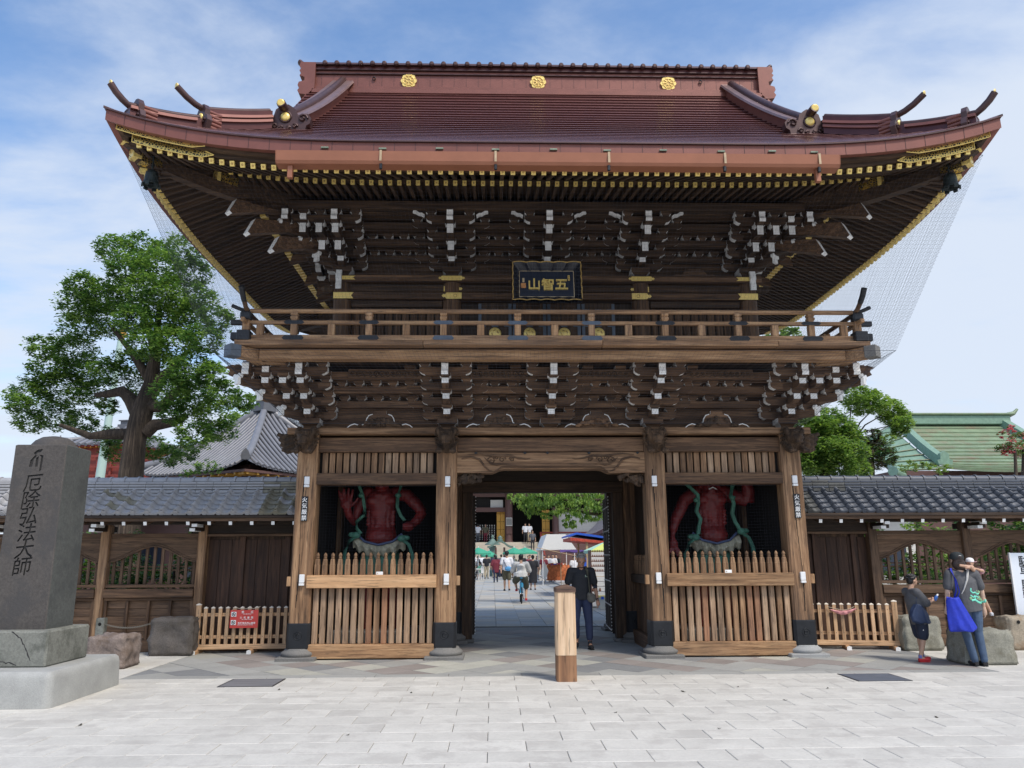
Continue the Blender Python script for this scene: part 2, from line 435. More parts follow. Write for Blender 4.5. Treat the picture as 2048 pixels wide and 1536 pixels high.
for i in range(26):
    y = 5.55+i*2.0; MB().cbox(-.09, .09, -.99, .99, -.05, .05, .012).build('kerb_stone', 'kerb_stone', path, (2.74, y+1, 0))
    if i < 12: MB().cbox(-.09, .09, -.99, .99, -.05, .05, .012).build('kerb_stone', 'kerb_stone', path, (3.15, y+1, 0))
# inspection covers let into the paving
for nm, pts, mt, lb in (('drain_cover', (-4.44, -3.74, -2.66, -2.03), 'manhole', 'ribbed grey steel inspection cover set in the pale paving left of the gate'),
                        ('drain_cover', (3.71, 4.42, -2.66, -2.03), 'manhole_blue', 'smooth blue-grey inspection cover set in the pale paving before the boy')):
    q = MB(); x0, x1, y0, y1 = pts
    q.cbox(x0+.02, x1-.02, y0+.02, y1-.02, -.03, .0075, .003); fb = MB()
    for a in ((x0, x1, y0, y0+.018), (x0, x1, y1-.018, y1), (x0, x0+.018, y0+.019, y1-.019), (x1-.018, x1, y0+.019, y1-.019)): fb.box(*a, -.03, .006)
    o = q.build(nm, mt); tag(o, lb, 'drain cover'); fb.build('rim', 'black_metal', o)
# fallen leaves
lf = [(-3.6, -2.9), (-5.0, -4.85), (-1.95, -3.2), (-2.3, -5.4), (1.15, -5.3), (2.05, -3.0), (3.1, -3.15), (2.3, -3.9), (.3, -4.5), (3.45, -4.9), (1.3, -3.3)]
for i, (x, y) in enumerate(lf):
    q = MB(); r_ = rnd.uniform(.016, .032)
    n = 7; pts = [(r_*(1.4 if k in (0, 3) else .7)*math.cos(2*math.pi*k/n), r_*.6*math.sin(2*math.pi*k/n)) for k in range(n)]
    q.add([(p[0], p[1], .006+.006*math.cos(k*2)) for k, p in enumerate(pts)]+[(0, 0, .004)], [(k, (k+1) % n, n) for k in range(n)])
    MATS.get('dry_leaf') or plain('dry_leaf', (.05, .045, .03), .8)
    o = q.build('fallen_leaf', 'dry_leaf', None, (x, y, 0), (0, 0, rnd.uniform(0, 6)))
    tag(o, 'small dry brown leaf lying on the pale paving slabs %s' % ('by the left inspection cover', 'below the stone pillar', 'straight before the left statue bay', 'nearest the viewer, left part', 'nearest the viewer, right part', 'before the right inner column', 'before the right statue bay', 'amid the right slabs', 'straight before the bollard', 'farthest right', 'closest right of the bollard')[i], 'leaf', 'fallen leaves on the paving')
# ================================================================== GATE
gate = thing('temple_gate', 'two-storey dark timber temple gate with sweeping red-brown copper roof, white-tipped brackets and gold rafter ends', 'gate')
CX = (-4.06, -1.745, 1.745, 4.06); RY = (0.0, 2.28, 4.56)
# ---- stone bases, columns, metal shoes
def plinth():
    q = MB(); q.cbox(-.31, .31, -.31, .31, -.02, .055, .012)
    q.lathe([(.27, .055), (.29, .085), (.285, .115), (.25, .135), (.235, .15), (.225, .175)], n=24); return q
stone_mat('plinth_stone', (.17, .165, .155), .2, 16, .3, .2); stone_mat('plinth_pale', (.33, .335, .33), .12, 16, .2, 0)
pm_ = plinth().mesh('stone_base', 'plinth_stone'); pm2 = plinth().mesh('stone_base', 'plinth_pale')
def column(h0, h1, w=.17, c=.03):
    q = MB(); rs = []
    for z in [h0+(h1-h0)*k/6 for k in range(7)]:
        rs.append([(-w, -w+c, z), (-w+c, -w, z), (w-c, -w, z), (w, -w+c, z), (w, w-c, z), (w-c, w, z), (-w+c, w, z), (-w, w-c, z)])
    return q.rings(rs, smooth=False)
cm_ = column(.55, 3.60).mesh('column', 'wood_pale_z'); cmd = column(.55, 3.60).mesh('column', 'wood_mid_z')
def shoe():
    q = MB(); w, c = .182, .04; rs = []
    for z, e in ((.17, 0), (.185, .004), (.54, .004), (.56, 0)):
        W_ = w+e; rs.append([(-W_, -W_+c, z), (-W_+c, -W_, z), (W_-c, -W_, z), (W_, -W_+c, z), (W_, W_-c, z), (W_-c, W_, z), (-W_+c, W_, z), (-W_, W_-c, z)])
    q.rings(rs, smooth=False)
    n = 20; pts = [(.062*math.cos(2*math.pi*k/n), .062*math.sin(2*math.pi*k/n)) for k in range(n+1)]
    q.tube([(p[0], -w-.004, .37+p[1]) for p in pts], .006, 4)                     # cast ring emblem
    q.tube([(.03*math.cos(a*.7), -w-.004, .37+.03*math.sin(a*.7)) for a in range(8)], .008, 4)
    return q
sm_ = shoe().mesh('metal_shoe', 'black_metal')
for j, y in enumerate(RY):
    for i, x in enumerate(CX):
        place('column', cm_ if (j == 0 or i in (0, 3)) else cmd, gate, (x, y, 0))
        place('metal_shoe', sm_, gate, (x, y, 0)); place('stone_base', pm2 if (i == 3 and j == 0) else pm_, gate, (x, y, 0))
# drying cracks in the front columns
for x, pts in ((-4.06, [(-.06, .8), (-.04, 1.4), (-.055, 2.1), (-.03, 2.9)]), (1.745, [(.05, .6), (.03, 1.3), (-.03, 2.2), (-.05, 3.0)]), (4.06, [(.02, .7), (.035, 1.3), (.0, 2.0), (-.02, 2.9)]), (-1.745, [(.05, .9), (.04, 1.8), (.055, 2.8)])):
    q = MB()
    for k in range(len(pts)-1):
        (a, z0), (b, z1) = pts[k], pts[k+1]
        for s_ in range(6):
            t0, t1 = s_/6, (s_+1)/6; xa = a+(b-a)*t0+rnd.uniform(-.004, .004); xb = a+(b-a)*t1; wd = .0035+.003*math.sin(3.1*(k+t0))
            q.box(x+min(xa, xb)-abs(wd), x+max(xa, xb)+abs(wd), -.1725, -.168, z0+(z1-z0)*t0, z0+(z1-z0)*t1)
    q.build('crack', 'black_void', gate)

def beam(nm, x0, x1, y0, y1, z0, z1, mat='wood_mid_x', c=.008, parent=gate):
    return MB().cbox(x0, x1, y0, y1, z0, z1, c).build(nm, mat, parent)
# ---- slatted bays
pk = [(0, 0), (.30, 0), (.30, .004), (0, .004)]
def finial_picket():
    w = .043; q = MB(); d = w
    def sq(h, r, z, c=.006): return [(-r, -r*.8+c, z), (-r+c, -r*.8, z), (r-c, -r*.8, z), (r, -r*.8+c, z), (r, r*.8, z), (-r, r*.8, z)]
    q.rings([sq(0, .043, 0), sq(0, .043, .175), sq(0, .0445, .18), sq(0, .0445, .19), sq(0, .040, .195), sq(0, .034, .285), sq(0, .024, .305)], smooth=False)
    q.lathe([(.017, .30), (.026, .312), (.029, .327), (.024, .337), (.020, .342), (.029, .352), (.031, .368), (.025, .392), (.012, .412), (.002, .422)], n=10); return q
fpq = finial_picket(); fpq.v = [(a, b, c*.84) for a, b, c in fpq.v]; fpm = fpq.mesh('picket', 'wood_pale_z')
wood('wood_red_z', (.15, .075, .04), (.26, .14, .085), (.34, .20, .125), 'z', .7, vary=.2)
wood('wood_grey_z', (.10, .07, .05), (.26, .185, .13), (.42, .32, .23), 'z', .8, vary=.5)
for bx0, bx1 in ((-3.89, -1.915), (1.915, 3.89)):
    beam('sill', bx0-.03, bx1+.02, -.165, .03, .02, .235, 'wood_rail_x'); 
    beam('middle_rail', bx0-.07, bx1+.03, -.235, -.06, 1.10, 1.302, 'wood_fresh_x' if bx0 < 0 else 'wood_rail_x')
    beam('lintel', bx0-.02, bx1+.02, -.15, .05, 2.755, 2.945, 'wood_mid_x'); 
    n = 16; st_ = (bx1-bx0-.02)/n
    for k in range(n):
        x = bx0+.01+st_*(k+.5)
        mt = 'wood_red_z' if (k in (7, 9) if bx0 < 0 else k in (4, 10, 11)) else rnd.choice(('wood_pale_z', 'wood_grey_z', 'wood_grey_z'))
        q = MB().cbox(-.043, .043, -.035, .03, .236, 1.10, .006); q.build('slat', mt, gate, (x, -.085, 0))
        place('picket', fpm, gate, (x, -.11, 1.303)) 
        MB().cbox(-.046, .046, -.02, .02, 2.946, 3.298, .005).build('slat', 'wood_pale_z' if rnd.random() < .55 else 'wood_grey_z', gate, (bx0+.03+(bx1-bx0-.06)/16.3*(k+.6), -.03, 0))
    MB().box(bx0-.1, bx1+.1, .02, .03, 2.94, 3.3).build('backing_board', 'dark_wall', gate)
    # walls of the statue chamber
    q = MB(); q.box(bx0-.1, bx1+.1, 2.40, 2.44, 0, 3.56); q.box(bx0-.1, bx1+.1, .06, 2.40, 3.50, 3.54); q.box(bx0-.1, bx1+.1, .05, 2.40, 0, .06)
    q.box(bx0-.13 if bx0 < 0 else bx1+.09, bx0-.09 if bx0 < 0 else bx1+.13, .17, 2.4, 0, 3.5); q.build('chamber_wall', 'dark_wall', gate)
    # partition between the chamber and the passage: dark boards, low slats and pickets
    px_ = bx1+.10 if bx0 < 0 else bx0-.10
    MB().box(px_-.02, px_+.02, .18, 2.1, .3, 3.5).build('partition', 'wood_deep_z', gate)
    sg = 1 if bx0 < 0 else -1
    for k in range(14):
        MB().cbox(-.02, .02, -.05, .05, .24, 1.1, .004).build('slat', 'wood_mid_z', gate, (px_+sg*.05, .26+k*.135, 0))
        place('picket', fpm, gate, (px_+sg*.06, .26+k*.135, 1.25), rot=(0, 0, math.pi/2))
    MB().cbox(px_+sg*.08-.07, px_+sg*.08+.07, .17, 2.1, 1.1, 1.25, .006).build('middle_rail', 'wood_old_y', gate)
    MB().cbox(px_+sg*.08-.07, px_+sg*.08+.07, .17, 2.1, .0, .235, .006).build('sill', 'wood_mid_y', gate)
    # outer side wall of the gate
    ox = -4.06 if bx0 < 0 else 4.06
    for y0, y1 in ((.17, 2.11), (2.45, 4.39)):
        MB().box(ox-.03, ox+.03, y0, y1, .02, 3.3).build('side_wall', 'wood_old_z', gate)
        MB().cbox(ox-.12, ox+.12, y0, y1, 1.1, 1.3, .008).build('middle_rail', 'wood_mid_y', gate)
# projecting tenons of the rails on the outer faces
for x in (-4.06, 4.06, -1.745, 1.745):
    for sg in (-1, 1):
        MB().cbox(-.035, .035, -.04, .04, 1.13, 1.28, .004).build('tenon', 'wood_rail_z', gate, (x+sg*.20, -.1, 0))
# ---- head beams
for a, b in ((-3.89, -1.915), (-1.575, 1.575), (1.915, 3.89)):
    beam('head_beam', a, b, -.13, .10, 3.30, 3.545); beam('head_beam', a, b, 4.45, 4.68, 3.30, 3.545)
beam('wall_plate', -4.40, 4.40, -.25, .22, 3.585, 3.695, 'wood_pale_x'); beam('wall_plate', -4.36, 4.36, 4.38, 4.78, 3.585, 3.695, 'wood_mid_x')
for x in (-4.06, 4.06):
    MB().cbox(x-.21, x+.21, .225, 4.37, 3.583, 3.693, .008).build('wall_plate', 'wood_mid_y', gate)
    for y0, y1 in ((.17, 2.11), (2.45, 4.39)): MB().cbox(x-.12, x+.12, y0, y1, 3.30, 3.545, .008).build('head_beam', 'wood_mid_y', gate)
# rainbow beam over the passage
q = MB(); pts = [(-1.575, 3.285), (-1.575, 2.945), (-.98, 2.945), (-.93, 2.965), (-.86, 2.998), (-.78, 3.008), (.78, 3.008), (.86, 2.998), (.93, 2.965), (.98, 2.945), (1.575, 2.945), (1.575, 3.285)]
q.prism(pts, -.15, .13, 'y')
q2 = MB(); q2.tube([(-.95, -.156, 2.962), (-.86, -.158, 3.018), (-.78, -.158, 3.03), (.78, -.158, 3.03), (.86, -.158, 3.018), (.95, -.156, 2.962)], .009, 5)
q2.tube([(-.9, -.156, 3.0), (-.84, -.158, 3.045), (-.78, -.158, 3.052), (.78, -.158, 3.052), (.84, -.158, 3.045), (.9, -.156, 3.0)], .005, 5)
rb = q.build('rainbow_beam', 'wood_pale_x', gate); q2.build('moulding', 'wood_mid_x', rb)
for sg in (-1, 1):
    s_ = MB()
    def cv(pts, r): s_.tube([(sg*x, -.155, z) for x, z in pts], r, 6, flat=1)
    cv([(1.5, 3.18), (1.35, 3.21), (1.2, 3.17), (1.12, 3.06), (1.05, 2.99), (.98, 2.965)], [.012, .02, .022, .018, .014, .006])
    cv([(1.40, 3.25), (1.2, 3.262), (1.0, 3.24), (.85, 3.225), (.7, 3.23), (.55, 3.19), (.42, 3.175), (.35, 3.185)], [.006, .014, .02, .018, .018, .016, .01, .004])
    for (cx_, cz_, r0, dr) in ((1.0, 3.15, .07, 1), (.82, 3.17, .06, -1), (.66, 3.17, .045, 1), (.92, 3.20, .04, 1)):
        cv([(cx_+dr*(r0*(1-a/14))*math.cos(a*.75), cz_+(r0*(1-a/14))*math.sin(a*.75)) for a in range(13)], [.014-.0007*a for a in range(13)])
    cv([(1.12, 3.2), (1.0, 3.09), (.9, 3.08), (.8, 3.10), (.72, 3.09)], [.006, .016, .02, .014, .004])
    s_.build('carved_vine', 'wood_mid_x', rb)
for x in (-.16, -.54, .54+.0, -1.36, 1.36):            # small black hooks under the beam
    MB().prism([(-.03, 0), (0, .022), (.03, 0), (0, -.022)], -.175, -.153, 'y').build('hook', 'black_metal', gate, (x*.999+.1, 0, 3.275))
# metal door furniture and the inner frame of the passage, mid row
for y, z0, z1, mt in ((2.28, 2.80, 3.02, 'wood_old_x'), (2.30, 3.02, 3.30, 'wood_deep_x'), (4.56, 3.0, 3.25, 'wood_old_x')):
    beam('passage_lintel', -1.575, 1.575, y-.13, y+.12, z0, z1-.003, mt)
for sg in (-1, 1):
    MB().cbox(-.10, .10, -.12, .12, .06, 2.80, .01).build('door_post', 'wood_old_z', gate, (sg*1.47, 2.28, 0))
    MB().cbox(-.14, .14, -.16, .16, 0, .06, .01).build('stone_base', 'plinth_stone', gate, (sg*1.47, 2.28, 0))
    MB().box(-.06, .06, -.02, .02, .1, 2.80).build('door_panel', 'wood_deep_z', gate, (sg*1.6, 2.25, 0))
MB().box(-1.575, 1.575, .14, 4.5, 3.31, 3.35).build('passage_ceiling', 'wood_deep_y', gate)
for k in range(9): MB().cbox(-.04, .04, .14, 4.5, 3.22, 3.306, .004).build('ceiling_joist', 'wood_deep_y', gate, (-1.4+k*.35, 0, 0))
# open studded doors folded back against the passage
def studded_door():
    q = MB(); q.cbox(-.03, .03, 0, 1.28, .12, 2.76, .004); d = q.build('door', 'wood_deep_z', gate)
    f = MB()
    for z in (.16, .62, 1.08, 1.58, 2.05, 2.52, 2.70):
        f.cbox(-.042, .042, .02, 1.26, z-.02, z+.045, .003)
    for y in (.03, .42, .83, 1.22): f.cbox(-.042, .042, y, y+.06, .14, 2.74, .003)
    f.build('door_frame', 'wood_deep_z', d)
    s_ = MB()
    for y in [.04+.0607*k for k in range(21)]:
        for z in (.18, .64, 1.1, 1.6, 2.07, 2.54):
            for sx in (-1, 1): s_.ball((sx*.045, y, z), .011, 6)
    for z in [.14+.0632*k for k in range(42)]:
        for y in (.01, 1.27):
            for sx in (-1, 1): s_.ball((sx*.043, y, z), .011, 6)
    s_.build('door_stud', 'white_metal', d)
    return d
dr = studded_door(); dr.location = (1.36, 2.42, 0); dr.rotation_euler = (0, 0, R(-3))
dl = copy_tree(dr, (-1.36, 2.42, 0), R(3))
# carved corner brackets below the rainbow beam, lion heads on the column tops
def carving_blob(seed, w, h, d, n=26):
    rr = random.Random(seed); q = MB()
    for k in range(n):
        u = rr.random(); x = u*w; z = -rr.random()*h*(1-.55*u)
        r_ = rr.uniform(.018, .042)
        q.ball((x, rr.uniform(-d, d*.3), z), (r_*1.3, r_*.9, r_), 8)
    for k in range(5):
        u = rr.uniform(.1, .7); cx_, cz_ = u*w, -h*rr.uniform(.2, .7)*(1-.5*u)
        q.tube([(cx_+.05*(1-a/11)*math.cos(a*.8), -d, cz_+.05*(1-a/11)*math.sin(a*.8)) for a in range(10)], .012, 6)
    q.ball((w*.3, 0, -h*.4), (w*.38, .05, h*.35), 12); return q
wood('carved_wood', (.018, .012, .008), (.048, .031, .020), (.11, .073, .047), 'z', .8, .85, blotch=.9)
for sg in (-1, 1):
    o = remesh(carving_blob(3 if sg < 0 else 5, .44, .23, .06), 'carved_bracket', 'carved_wood', .011, 1, gate, (sg*-1.58*-1 if sg > 0 else -1.58, -.03, 2.94)); o.scale = (-sg, 1, 1); o.location.x = sg*1.58
def lion(seed, side=0):
    rr = random.Random(seed); q = MB()
    q.ball((0, -.20, .02), (.125, .13, .11), 14); q.ball((0, -.33, -.02), (.085, .08, .06), 12)          # head, muzzle
    q.ball((0, -.40, .005), (.03, .03, .022), 8)
    q.ball((0, -.35, -.085), (.065, .06, .025), 10)                                                  # lower jaw
    for s_ in (-1, 1):
        q.ball((s_*.05, -.31, .05), (.034, .03, .028), 10); q.ball((s_*.055, -.335, .075), (.04, .025, .014), 8)   # eyes, brows
        q.ball((s_*.12, -.22, .09), (.03, .045, .05), 8)                                             # ears
        q.tube([(s_*.08, -.15, -.12), (s_*.10, -.24, -.17), (s_*.10, -.30, -.20)], [.05, .045, .045], 8)      # forelegs
        for t_ in range(4): q.ball((s_*.10+(t_-1.5)*.026, -.345, -.205), (.014, .035, .026), 8)
        for k in range(9):                                                                           # mane curls
            a = R(-70+k*28); cx_, cz_ = s_*(.10+.05*math.cos(a)), .02+.13*math.sin(a)
            q.tube([(cx_+s_*.032*(1-b/9)*math.cos(b), -.13-.01*b, cz_+.032*(1-b/9)*math.sin(b)) for b in range(8)], .013, 6)
    q.ball((0, -.1, -.06), (.15, .12, .15), 12); q.ball((0, -.12, .10), (.12, .1, .045), 10)
    for k in range(16):
        a = rr.uniform(0, 6.28); q.ball((.14*math.cos(a), -.1+rr.uniform(-.06, .06), .14*math.sin(a)-.02), rr.uniform(.018, .034), 6)
    return q
lm1 = remesh(lion(1), 'lion_carving', 'carved_wood', .0085, 0, gate, (-1.745, -.12, 3.50)); lm1.scale = (1.15,)*3
for x, sc in ((1.745, 1.15), (-4.06, 1.15), (4.06, 1.15)):
    o = place('lion_carving', lm1.data, gate, (x, -.12, 3.50), rot=(0, 0, R(rnd.uniform(-6, 6))), scale=sc)
def sideblob(seed):
    rr = random.Random(seed); q = MB()
    for k in range(4):
        z0 = .12-.085*k; L = .36-.03*k
        q.tube([(0, -.04, z0), (L*.4, -.05, z0+.03), (L*.75, -.05, z0-.01), (L, -.05, z0+.02), (L+.02, -.05, z0+.05)], [.05, .055, .042, .034, .02], 8)
        q.ball((L*.55, -.08, z0+.01), (.05, .04, .03), 8); q.ball((L, -.05, z0+.02), (.045, .035, .035), 8)
    return q
sb = remesh(sideblob(2), 'beast_carving', 'carved_wood', .012, 1, gate, (4.2, -.08, 3.45)); o = place('beast_carving', sb.data, gate, (-4.2, -.08, 3.45)); o.scale = (-1, 1, 1)

# ================================================================== bracket work
def arm_mesh(L, h=.125, t=.11, ax='x', mat='wood_mid', white_ends=(1, 1), tip=None):
    """bracket arm along x with upswept rounded ends, ends painted white"""
    a = L/2; pts = [(-a, 0+h)]; em = []
    lo = [(-a, h*.45), (-a+.02, h*.28), (-a+.05, h*.12), (-a+.09, h*.03), (-a+.13, 0)]
    pts += lo; pts += [(-x, z) for x, z in lo[::-1]]; pts += [(a, h)]
    n = len(pts); ems = [0]*n
    if white_ends[0]: ems[0] = ems[1] = ems[2] = ems[3] = 1
    if white_ends[1]: ems[n-2] = ems[n-3] = ems[n-4] = ems[n-5] = 1
    return MB().prism(pts, -t/2, t/2, 'y', 0, 0, ems)
def arm(L, tone, h=.125, t=.11, _c={}):
    k = (round(L, 3), tone, h, t)
    if k not in _c: _c[k] = arm_mesh(L, h, t).mesh('bracket_arm', ['wood_%s_x' % tone, 'white_paint'])
    return _c[k]
def outarm(L, tone, h=.125, t=.11, nose=0, _c={}):
    """arm running back from its white front end at y=0 to y=L; nose=1 gives the taller pointed end"""
    k = (round(L, 3), tone, h, t, nose)
    if k not in _c:
        if nose: pts = [(0, -.02), (0, h+.0), (L, h), (L, 0), (.12, 0), (.03, -.03)]; ems = [1, 0, 0, 0, 0, 0]
        else: pts = [(0, h*.42), (0, h), (L, h), (L, 0), (.12, 0), (.05, h*.12), (.02, h*.25)]; ems = [1, 0, 0, 0, 0, 0, 0]
        q = MB().prism(pts, -t/2, t/2, 'x', 0, 0, ems)
        if not nose: q.box(-t/2-.0005, t/2+.0005, -.004, .001, h*.30, h+.001, 1)
        _c[k] = q.mesh('bracket_arm', ['wood_%s_y' % tone, 'white_paint'])
    return _c[k]
def block(w, h, tone, _c={}):
    k = (w, h, tone)
    if k not in _c:
        q = MB(); r = w/2; prof = [(.60, 0), (.62, .12), (.68, .28), (.80, .42), (.86, .46), (1, .46), (1, 1)]
        rs = [[(-r*f, -r*f, h*z), (r*f, -r*f, h*z), (r*f, r*f, h*z), (-r*f, r*f, h*z)] for f, z in prof]
        vs = [p for r_ in rs for p in r_]; fs = []; ms = []
        for i in range(len(rs)-1):
            for j in range(4):
                fs.append([i*4+j, i*4+(j+1) % 4, i*4+4+(j+1) % 4, i*4+4+j]); ms.append(1 if j in (1, 3) else 0)
        fs += [[3, 2, 1, 0], [len(vs)-4, len(vs)-3, len(vs)-2, len(vs)-1]]; ms += [0, 0]
        q.add(vs, fs, ms); _c[k] = q.mesh('bearing_block', ['wood_%s_x' % tone, 'white_paint'])
    return _c[k]
def scroll(tone, _c={}):
    if tone not in _c:
        pts = [(-.02, .20), (-.045, .175), (-.03, .14), (-.028, .10), (-.05, .05), (-.03, .0), (.02, -.01), (.3, .0), (.3, .12), (.06, .16), (.04, .20)]
        ems = [1, 1, 1, 1, 1, 0, 0, 0, 0, 0, 0]
        _c[tone] = MB().prism(pts, -.055, .055, 'x', 0, 0, ems).mesh('scroll_end', ['wood_%s_y' % tone, 'white_paint'])
    return _c[tone]
def cloud_end(_c={}):
    if 0 not in _c:
        pts = [(-.055, 0), (.055, 0), (.055, .10), (.10, .095), (.125, .125), (.11, .16), (.07, .175), (.03, .165), (0, .15), (-.03, .165), (-.07, .175), (-.11, .16), (-.125, .125), (-.10, .095), (-.055, .10)]
        _c[0] = MB().prism(pts, -.03, .02, 'y').mesh('cloud_end', 'white_paint')
    return _c[0]
ST = .28
def cluster(x0, y0, rot, A, tone, upper=False, full=True):
    """bracket set: v (outward) is local -y"""
    root = place('bracket_set', block(.34, .17 if not upper else .17, tone), gate, (x0, y0, A[0]-.165), rot=(0, 0, rot))
    zb = A[0]-.165
    P = lambda nm, me, x, y, z, r=0, sc=None: place(nm, me, root, (x, y, z-zb), rot=(0, 0, r) if r else None, scale=sc)
    bw, bh = .175, .105
    for t in range(4):
        a = A[t]
        if t < 3 or upper and t < 3:
            P('bracket_arm', outarm(.30+ST*(t+1), tone, .125 if not upper or t == 0 else .15, .11, 1 if (upper and t > 0) else 0), 0, -ST*(t+1)-.085, a)
            P('bearing_block', block(bw, bh, tone), 0, -ST*(t+1), a+.105)
        else:
            P('scroll_end', scroll(tone), 0, -ST*3-.19, a-.035)
        yy = -ST*t                                       # outermost lateral arm of this tier
        L = .84 if t else .86
        P('bracket_arm', arm(L, tone), 0, yy, a)
        for x in (-.335, .335): P('bearing_block', block(bw, bh, tone), x, yy, a+.11)
        if t >= 1:                                       # second, longer arm one step behind
            P('bracket_arm', arm(1.36, tone), 0, yy+ST, a-.005)
            for x in (-.335, .335, -.60, .60): P('bearing_block', block(bw, bh, tone), x, yy+ST, a+.108)
        if t >= 2:
            for x in (-.335, .335): P('bearing_block', block(bw, bh, tone), x, 0, a+.108)
    if upper:                                            # winged cloud ends of the top arm
        for s_ in (-1, 1):
            q = MB(); w = [(0, 0), (.05, .035), (.09, .035), (.15, .075), (.20, .085)]
            pts = [(s_*x, z) for x, z in w]+[(s_*x-s_*.01, z+.045) for x, z in w[::-1]]
            q.prism(pts, -.03, .03, 'y'); q.build('cloud_end', 'white_paint', root, (s_*.46, -ST*3+.0, A[3]+.10-zb))
    return root
def corner(sx, sy, xc, yc, A, tone, upper=False):
    """corner bracket set growing towards (sx, sy)"""
    zb = A[0]-.165
    root = place('bracket_set', block(.34, .17, tone), gate, (xc, yc, zb))
    bw, bh = .175, .105
    ry = 0 if sy < 0 else math.pi; rx = (math.pi/2 if sx > 0 else -math.pi/2)
    def P(nm, me, x, y, z, r=0): return place(nm, me, root, (x, y, z-zb), rot=(0, 0, r) if r else None)
    for t in range(4):
        a = A[t]; ext = ST*(t+1)
        for j in range(min(t+1, 3)):
            if t < 3:
                nose = 1 if (upper and t > 0) else 0; hh = .125 if not nose else .15
                P('bracket_arm', outarm(.30+ext, tone, hh, .11, nose), sx*ST*j, sy*(ext+.085), a, ry)
                P('bracket_arm', outarm(.30+ext, tone, hh, .11, nose), sx*(ext+.085), sy*ST*j, a, rx)
        for j in range(t+1):                             # lateral arms with their inner ends
            if j > t: continue
            La = .42+ST*t+.10
            if j == t or j == t-1:
                for ax in (0, 1):
                    me = arm(La*1.0, tone)
                    c_ = sx*(ST*t+.10-.42)/2
                    if ax == 0: P('bracket_arm', me, c_, sy*ST*j, a-.001)
                    else: P('bracket_arm', me, sx*ST*j, sy*(ST*t+.10-.42)/2, a-.002, math.pi/2)
        for i in range(t+2):
            for j in range(t+2):
                if max(i, j) >= t and i < 4 and j < 4: P('bearing_block', block(bw, bh, tone), sx*ST*i, sy*ST*j, a+.106)
        for j in (t,):
            P('bearing_block', block(bw, bh, tone), -sx*.335, sy*ST*j, a+.11); P('bearing_block', block(bw, bh, tone), sx*ST*j, -sy*.335, a+.11)
        dl_ = (ext+.12)*math.sqrt(2)                       # diagonal arm
        if t < 3:
            ang = math.atan2(sy, sx)+math.pi/2
            P('bracket_arm', outarm(dl_, tone, .13, .12), sx*(ext+.12), sy*(ext+.12), a-.004, ang)
            P('cloud_end', cloud_end(), sx*(ext+.13), sy*(ext+.13), a+.0, ang)
        else:
            P('scroll_end', scroll(tone), 0, sy*(ST*3+.19), a-.035, ry); P('scroll_end', scroll(tone), sx*ST*3, sy*(ST*3+.19), a-.035, ry)
            P('scroll_end', scroll(tone), sx*(ST*3+.19), 0, a-.035, rx); P('scroll_end', scroll(tone), sx*(ST*3+.19), sy*ST*3, a-.035, rx)
            q = MB().prism([(0, .0), (0, .14), (.10, .14), (.22, .16), (.34, .12), (.27, .10), (.25, .05), (.28, 0), (.2, -.03)], -.05, .05, 'y')
            q.build('beast_nose', 'wood_%s_x' % tone, root, (sx*(ST*3+.05), sy*ST*3, a-zb), rot=(0, 0, 0 if sx > 0 else math.pi))
    return root
AL = [3.865, 4.07, 4.27, 4.455]
for x in (-1.745, 0, 1.745): cluster(x, 0, 0, AL, 'mid')
corner(-1, -1, -4.06, 0, AL, 'mid'); corner(1, -1, 4.06, 0, AL, 'mid')
for s_ in (-1, 1): cluster(s_*4.06, 2.28, s_*math.pi/2, AL, 'mid'); corner(s_, 1, s_*4.06, 4.56, AL, 'mid')
AU = [6.715, 6.87, 7.07, 7.27]; UX, UY0, UY1 = 3.70, .36, 4.20
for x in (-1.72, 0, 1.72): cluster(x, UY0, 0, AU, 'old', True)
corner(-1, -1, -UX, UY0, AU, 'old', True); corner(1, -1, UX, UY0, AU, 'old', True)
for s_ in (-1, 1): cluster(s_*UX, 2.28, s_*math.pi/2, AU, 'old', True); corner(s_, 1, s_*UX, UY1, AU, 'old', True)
# wall planes, tie beams and rows of small blocks between the sets
def wallwork(A, xe, y0, y1, tone, ztop, ye_back):
    MB().box(-xe, xe, y0+.10, y0+.14, A[0]-.17, ztop).build('wall_board', 'wood_%s_x' % tone, gate)
    for s_ in (-1, 1): MB().box(s_*xe-.02, s_*xe+.02, y0+.1, y1-.1, A[0]-.17, ztop).build('wall_board', 'wood_%s_y' % tone, gate)
    MB().box(-xe, xe, y1-.14, y1-.10, A[0]-.17, ztop).build('wall_board', 'wood_%s_x' % tone, gate)
    for t, (st_, sgn) in ((1, (0, 1)), (2, (0, 1)), (3, (0, 1)), (3, (1, 1)), (3, (2, 1)), (2, (1, 1))):
        y = y0-ST*st_; z = A[t]-.003*st_
        if t == 2 and st_ == 1: z -= 0
        e = xe-.0 if st_ == 0 else xe+ST*st_*.0
        if st_ == 2: zz0, zz1 = A[3]+.003, A[3]+.14
        MB().cbox(-xe+.3, xe-.3, y-.045, y+.045, z, z+.118, .004).build('tie_beam', 'wood_%s_x' % tone, gate)
    k = -xe+.55
    xs = []
    while k < xe-.5: xs.append(k); k += .285
    for t, st_ in ((1, 0), (2, 0), (2, 1)):
        for x in xs:
            if min(abs(x-c) for c in (-1.735, 0, 1.735, -xe, xe)) < .42: continue
            place('bearing_block', block(.165, .10, tone), gate, (x, y0-ST*st_-.012, A[t]+.105))
wallwork(AL, 4.06, 0, 4.56, 'mid', 4.6, 0); wallwork(AU, UX, UY0, UY1, 'old', 7.6, 0)
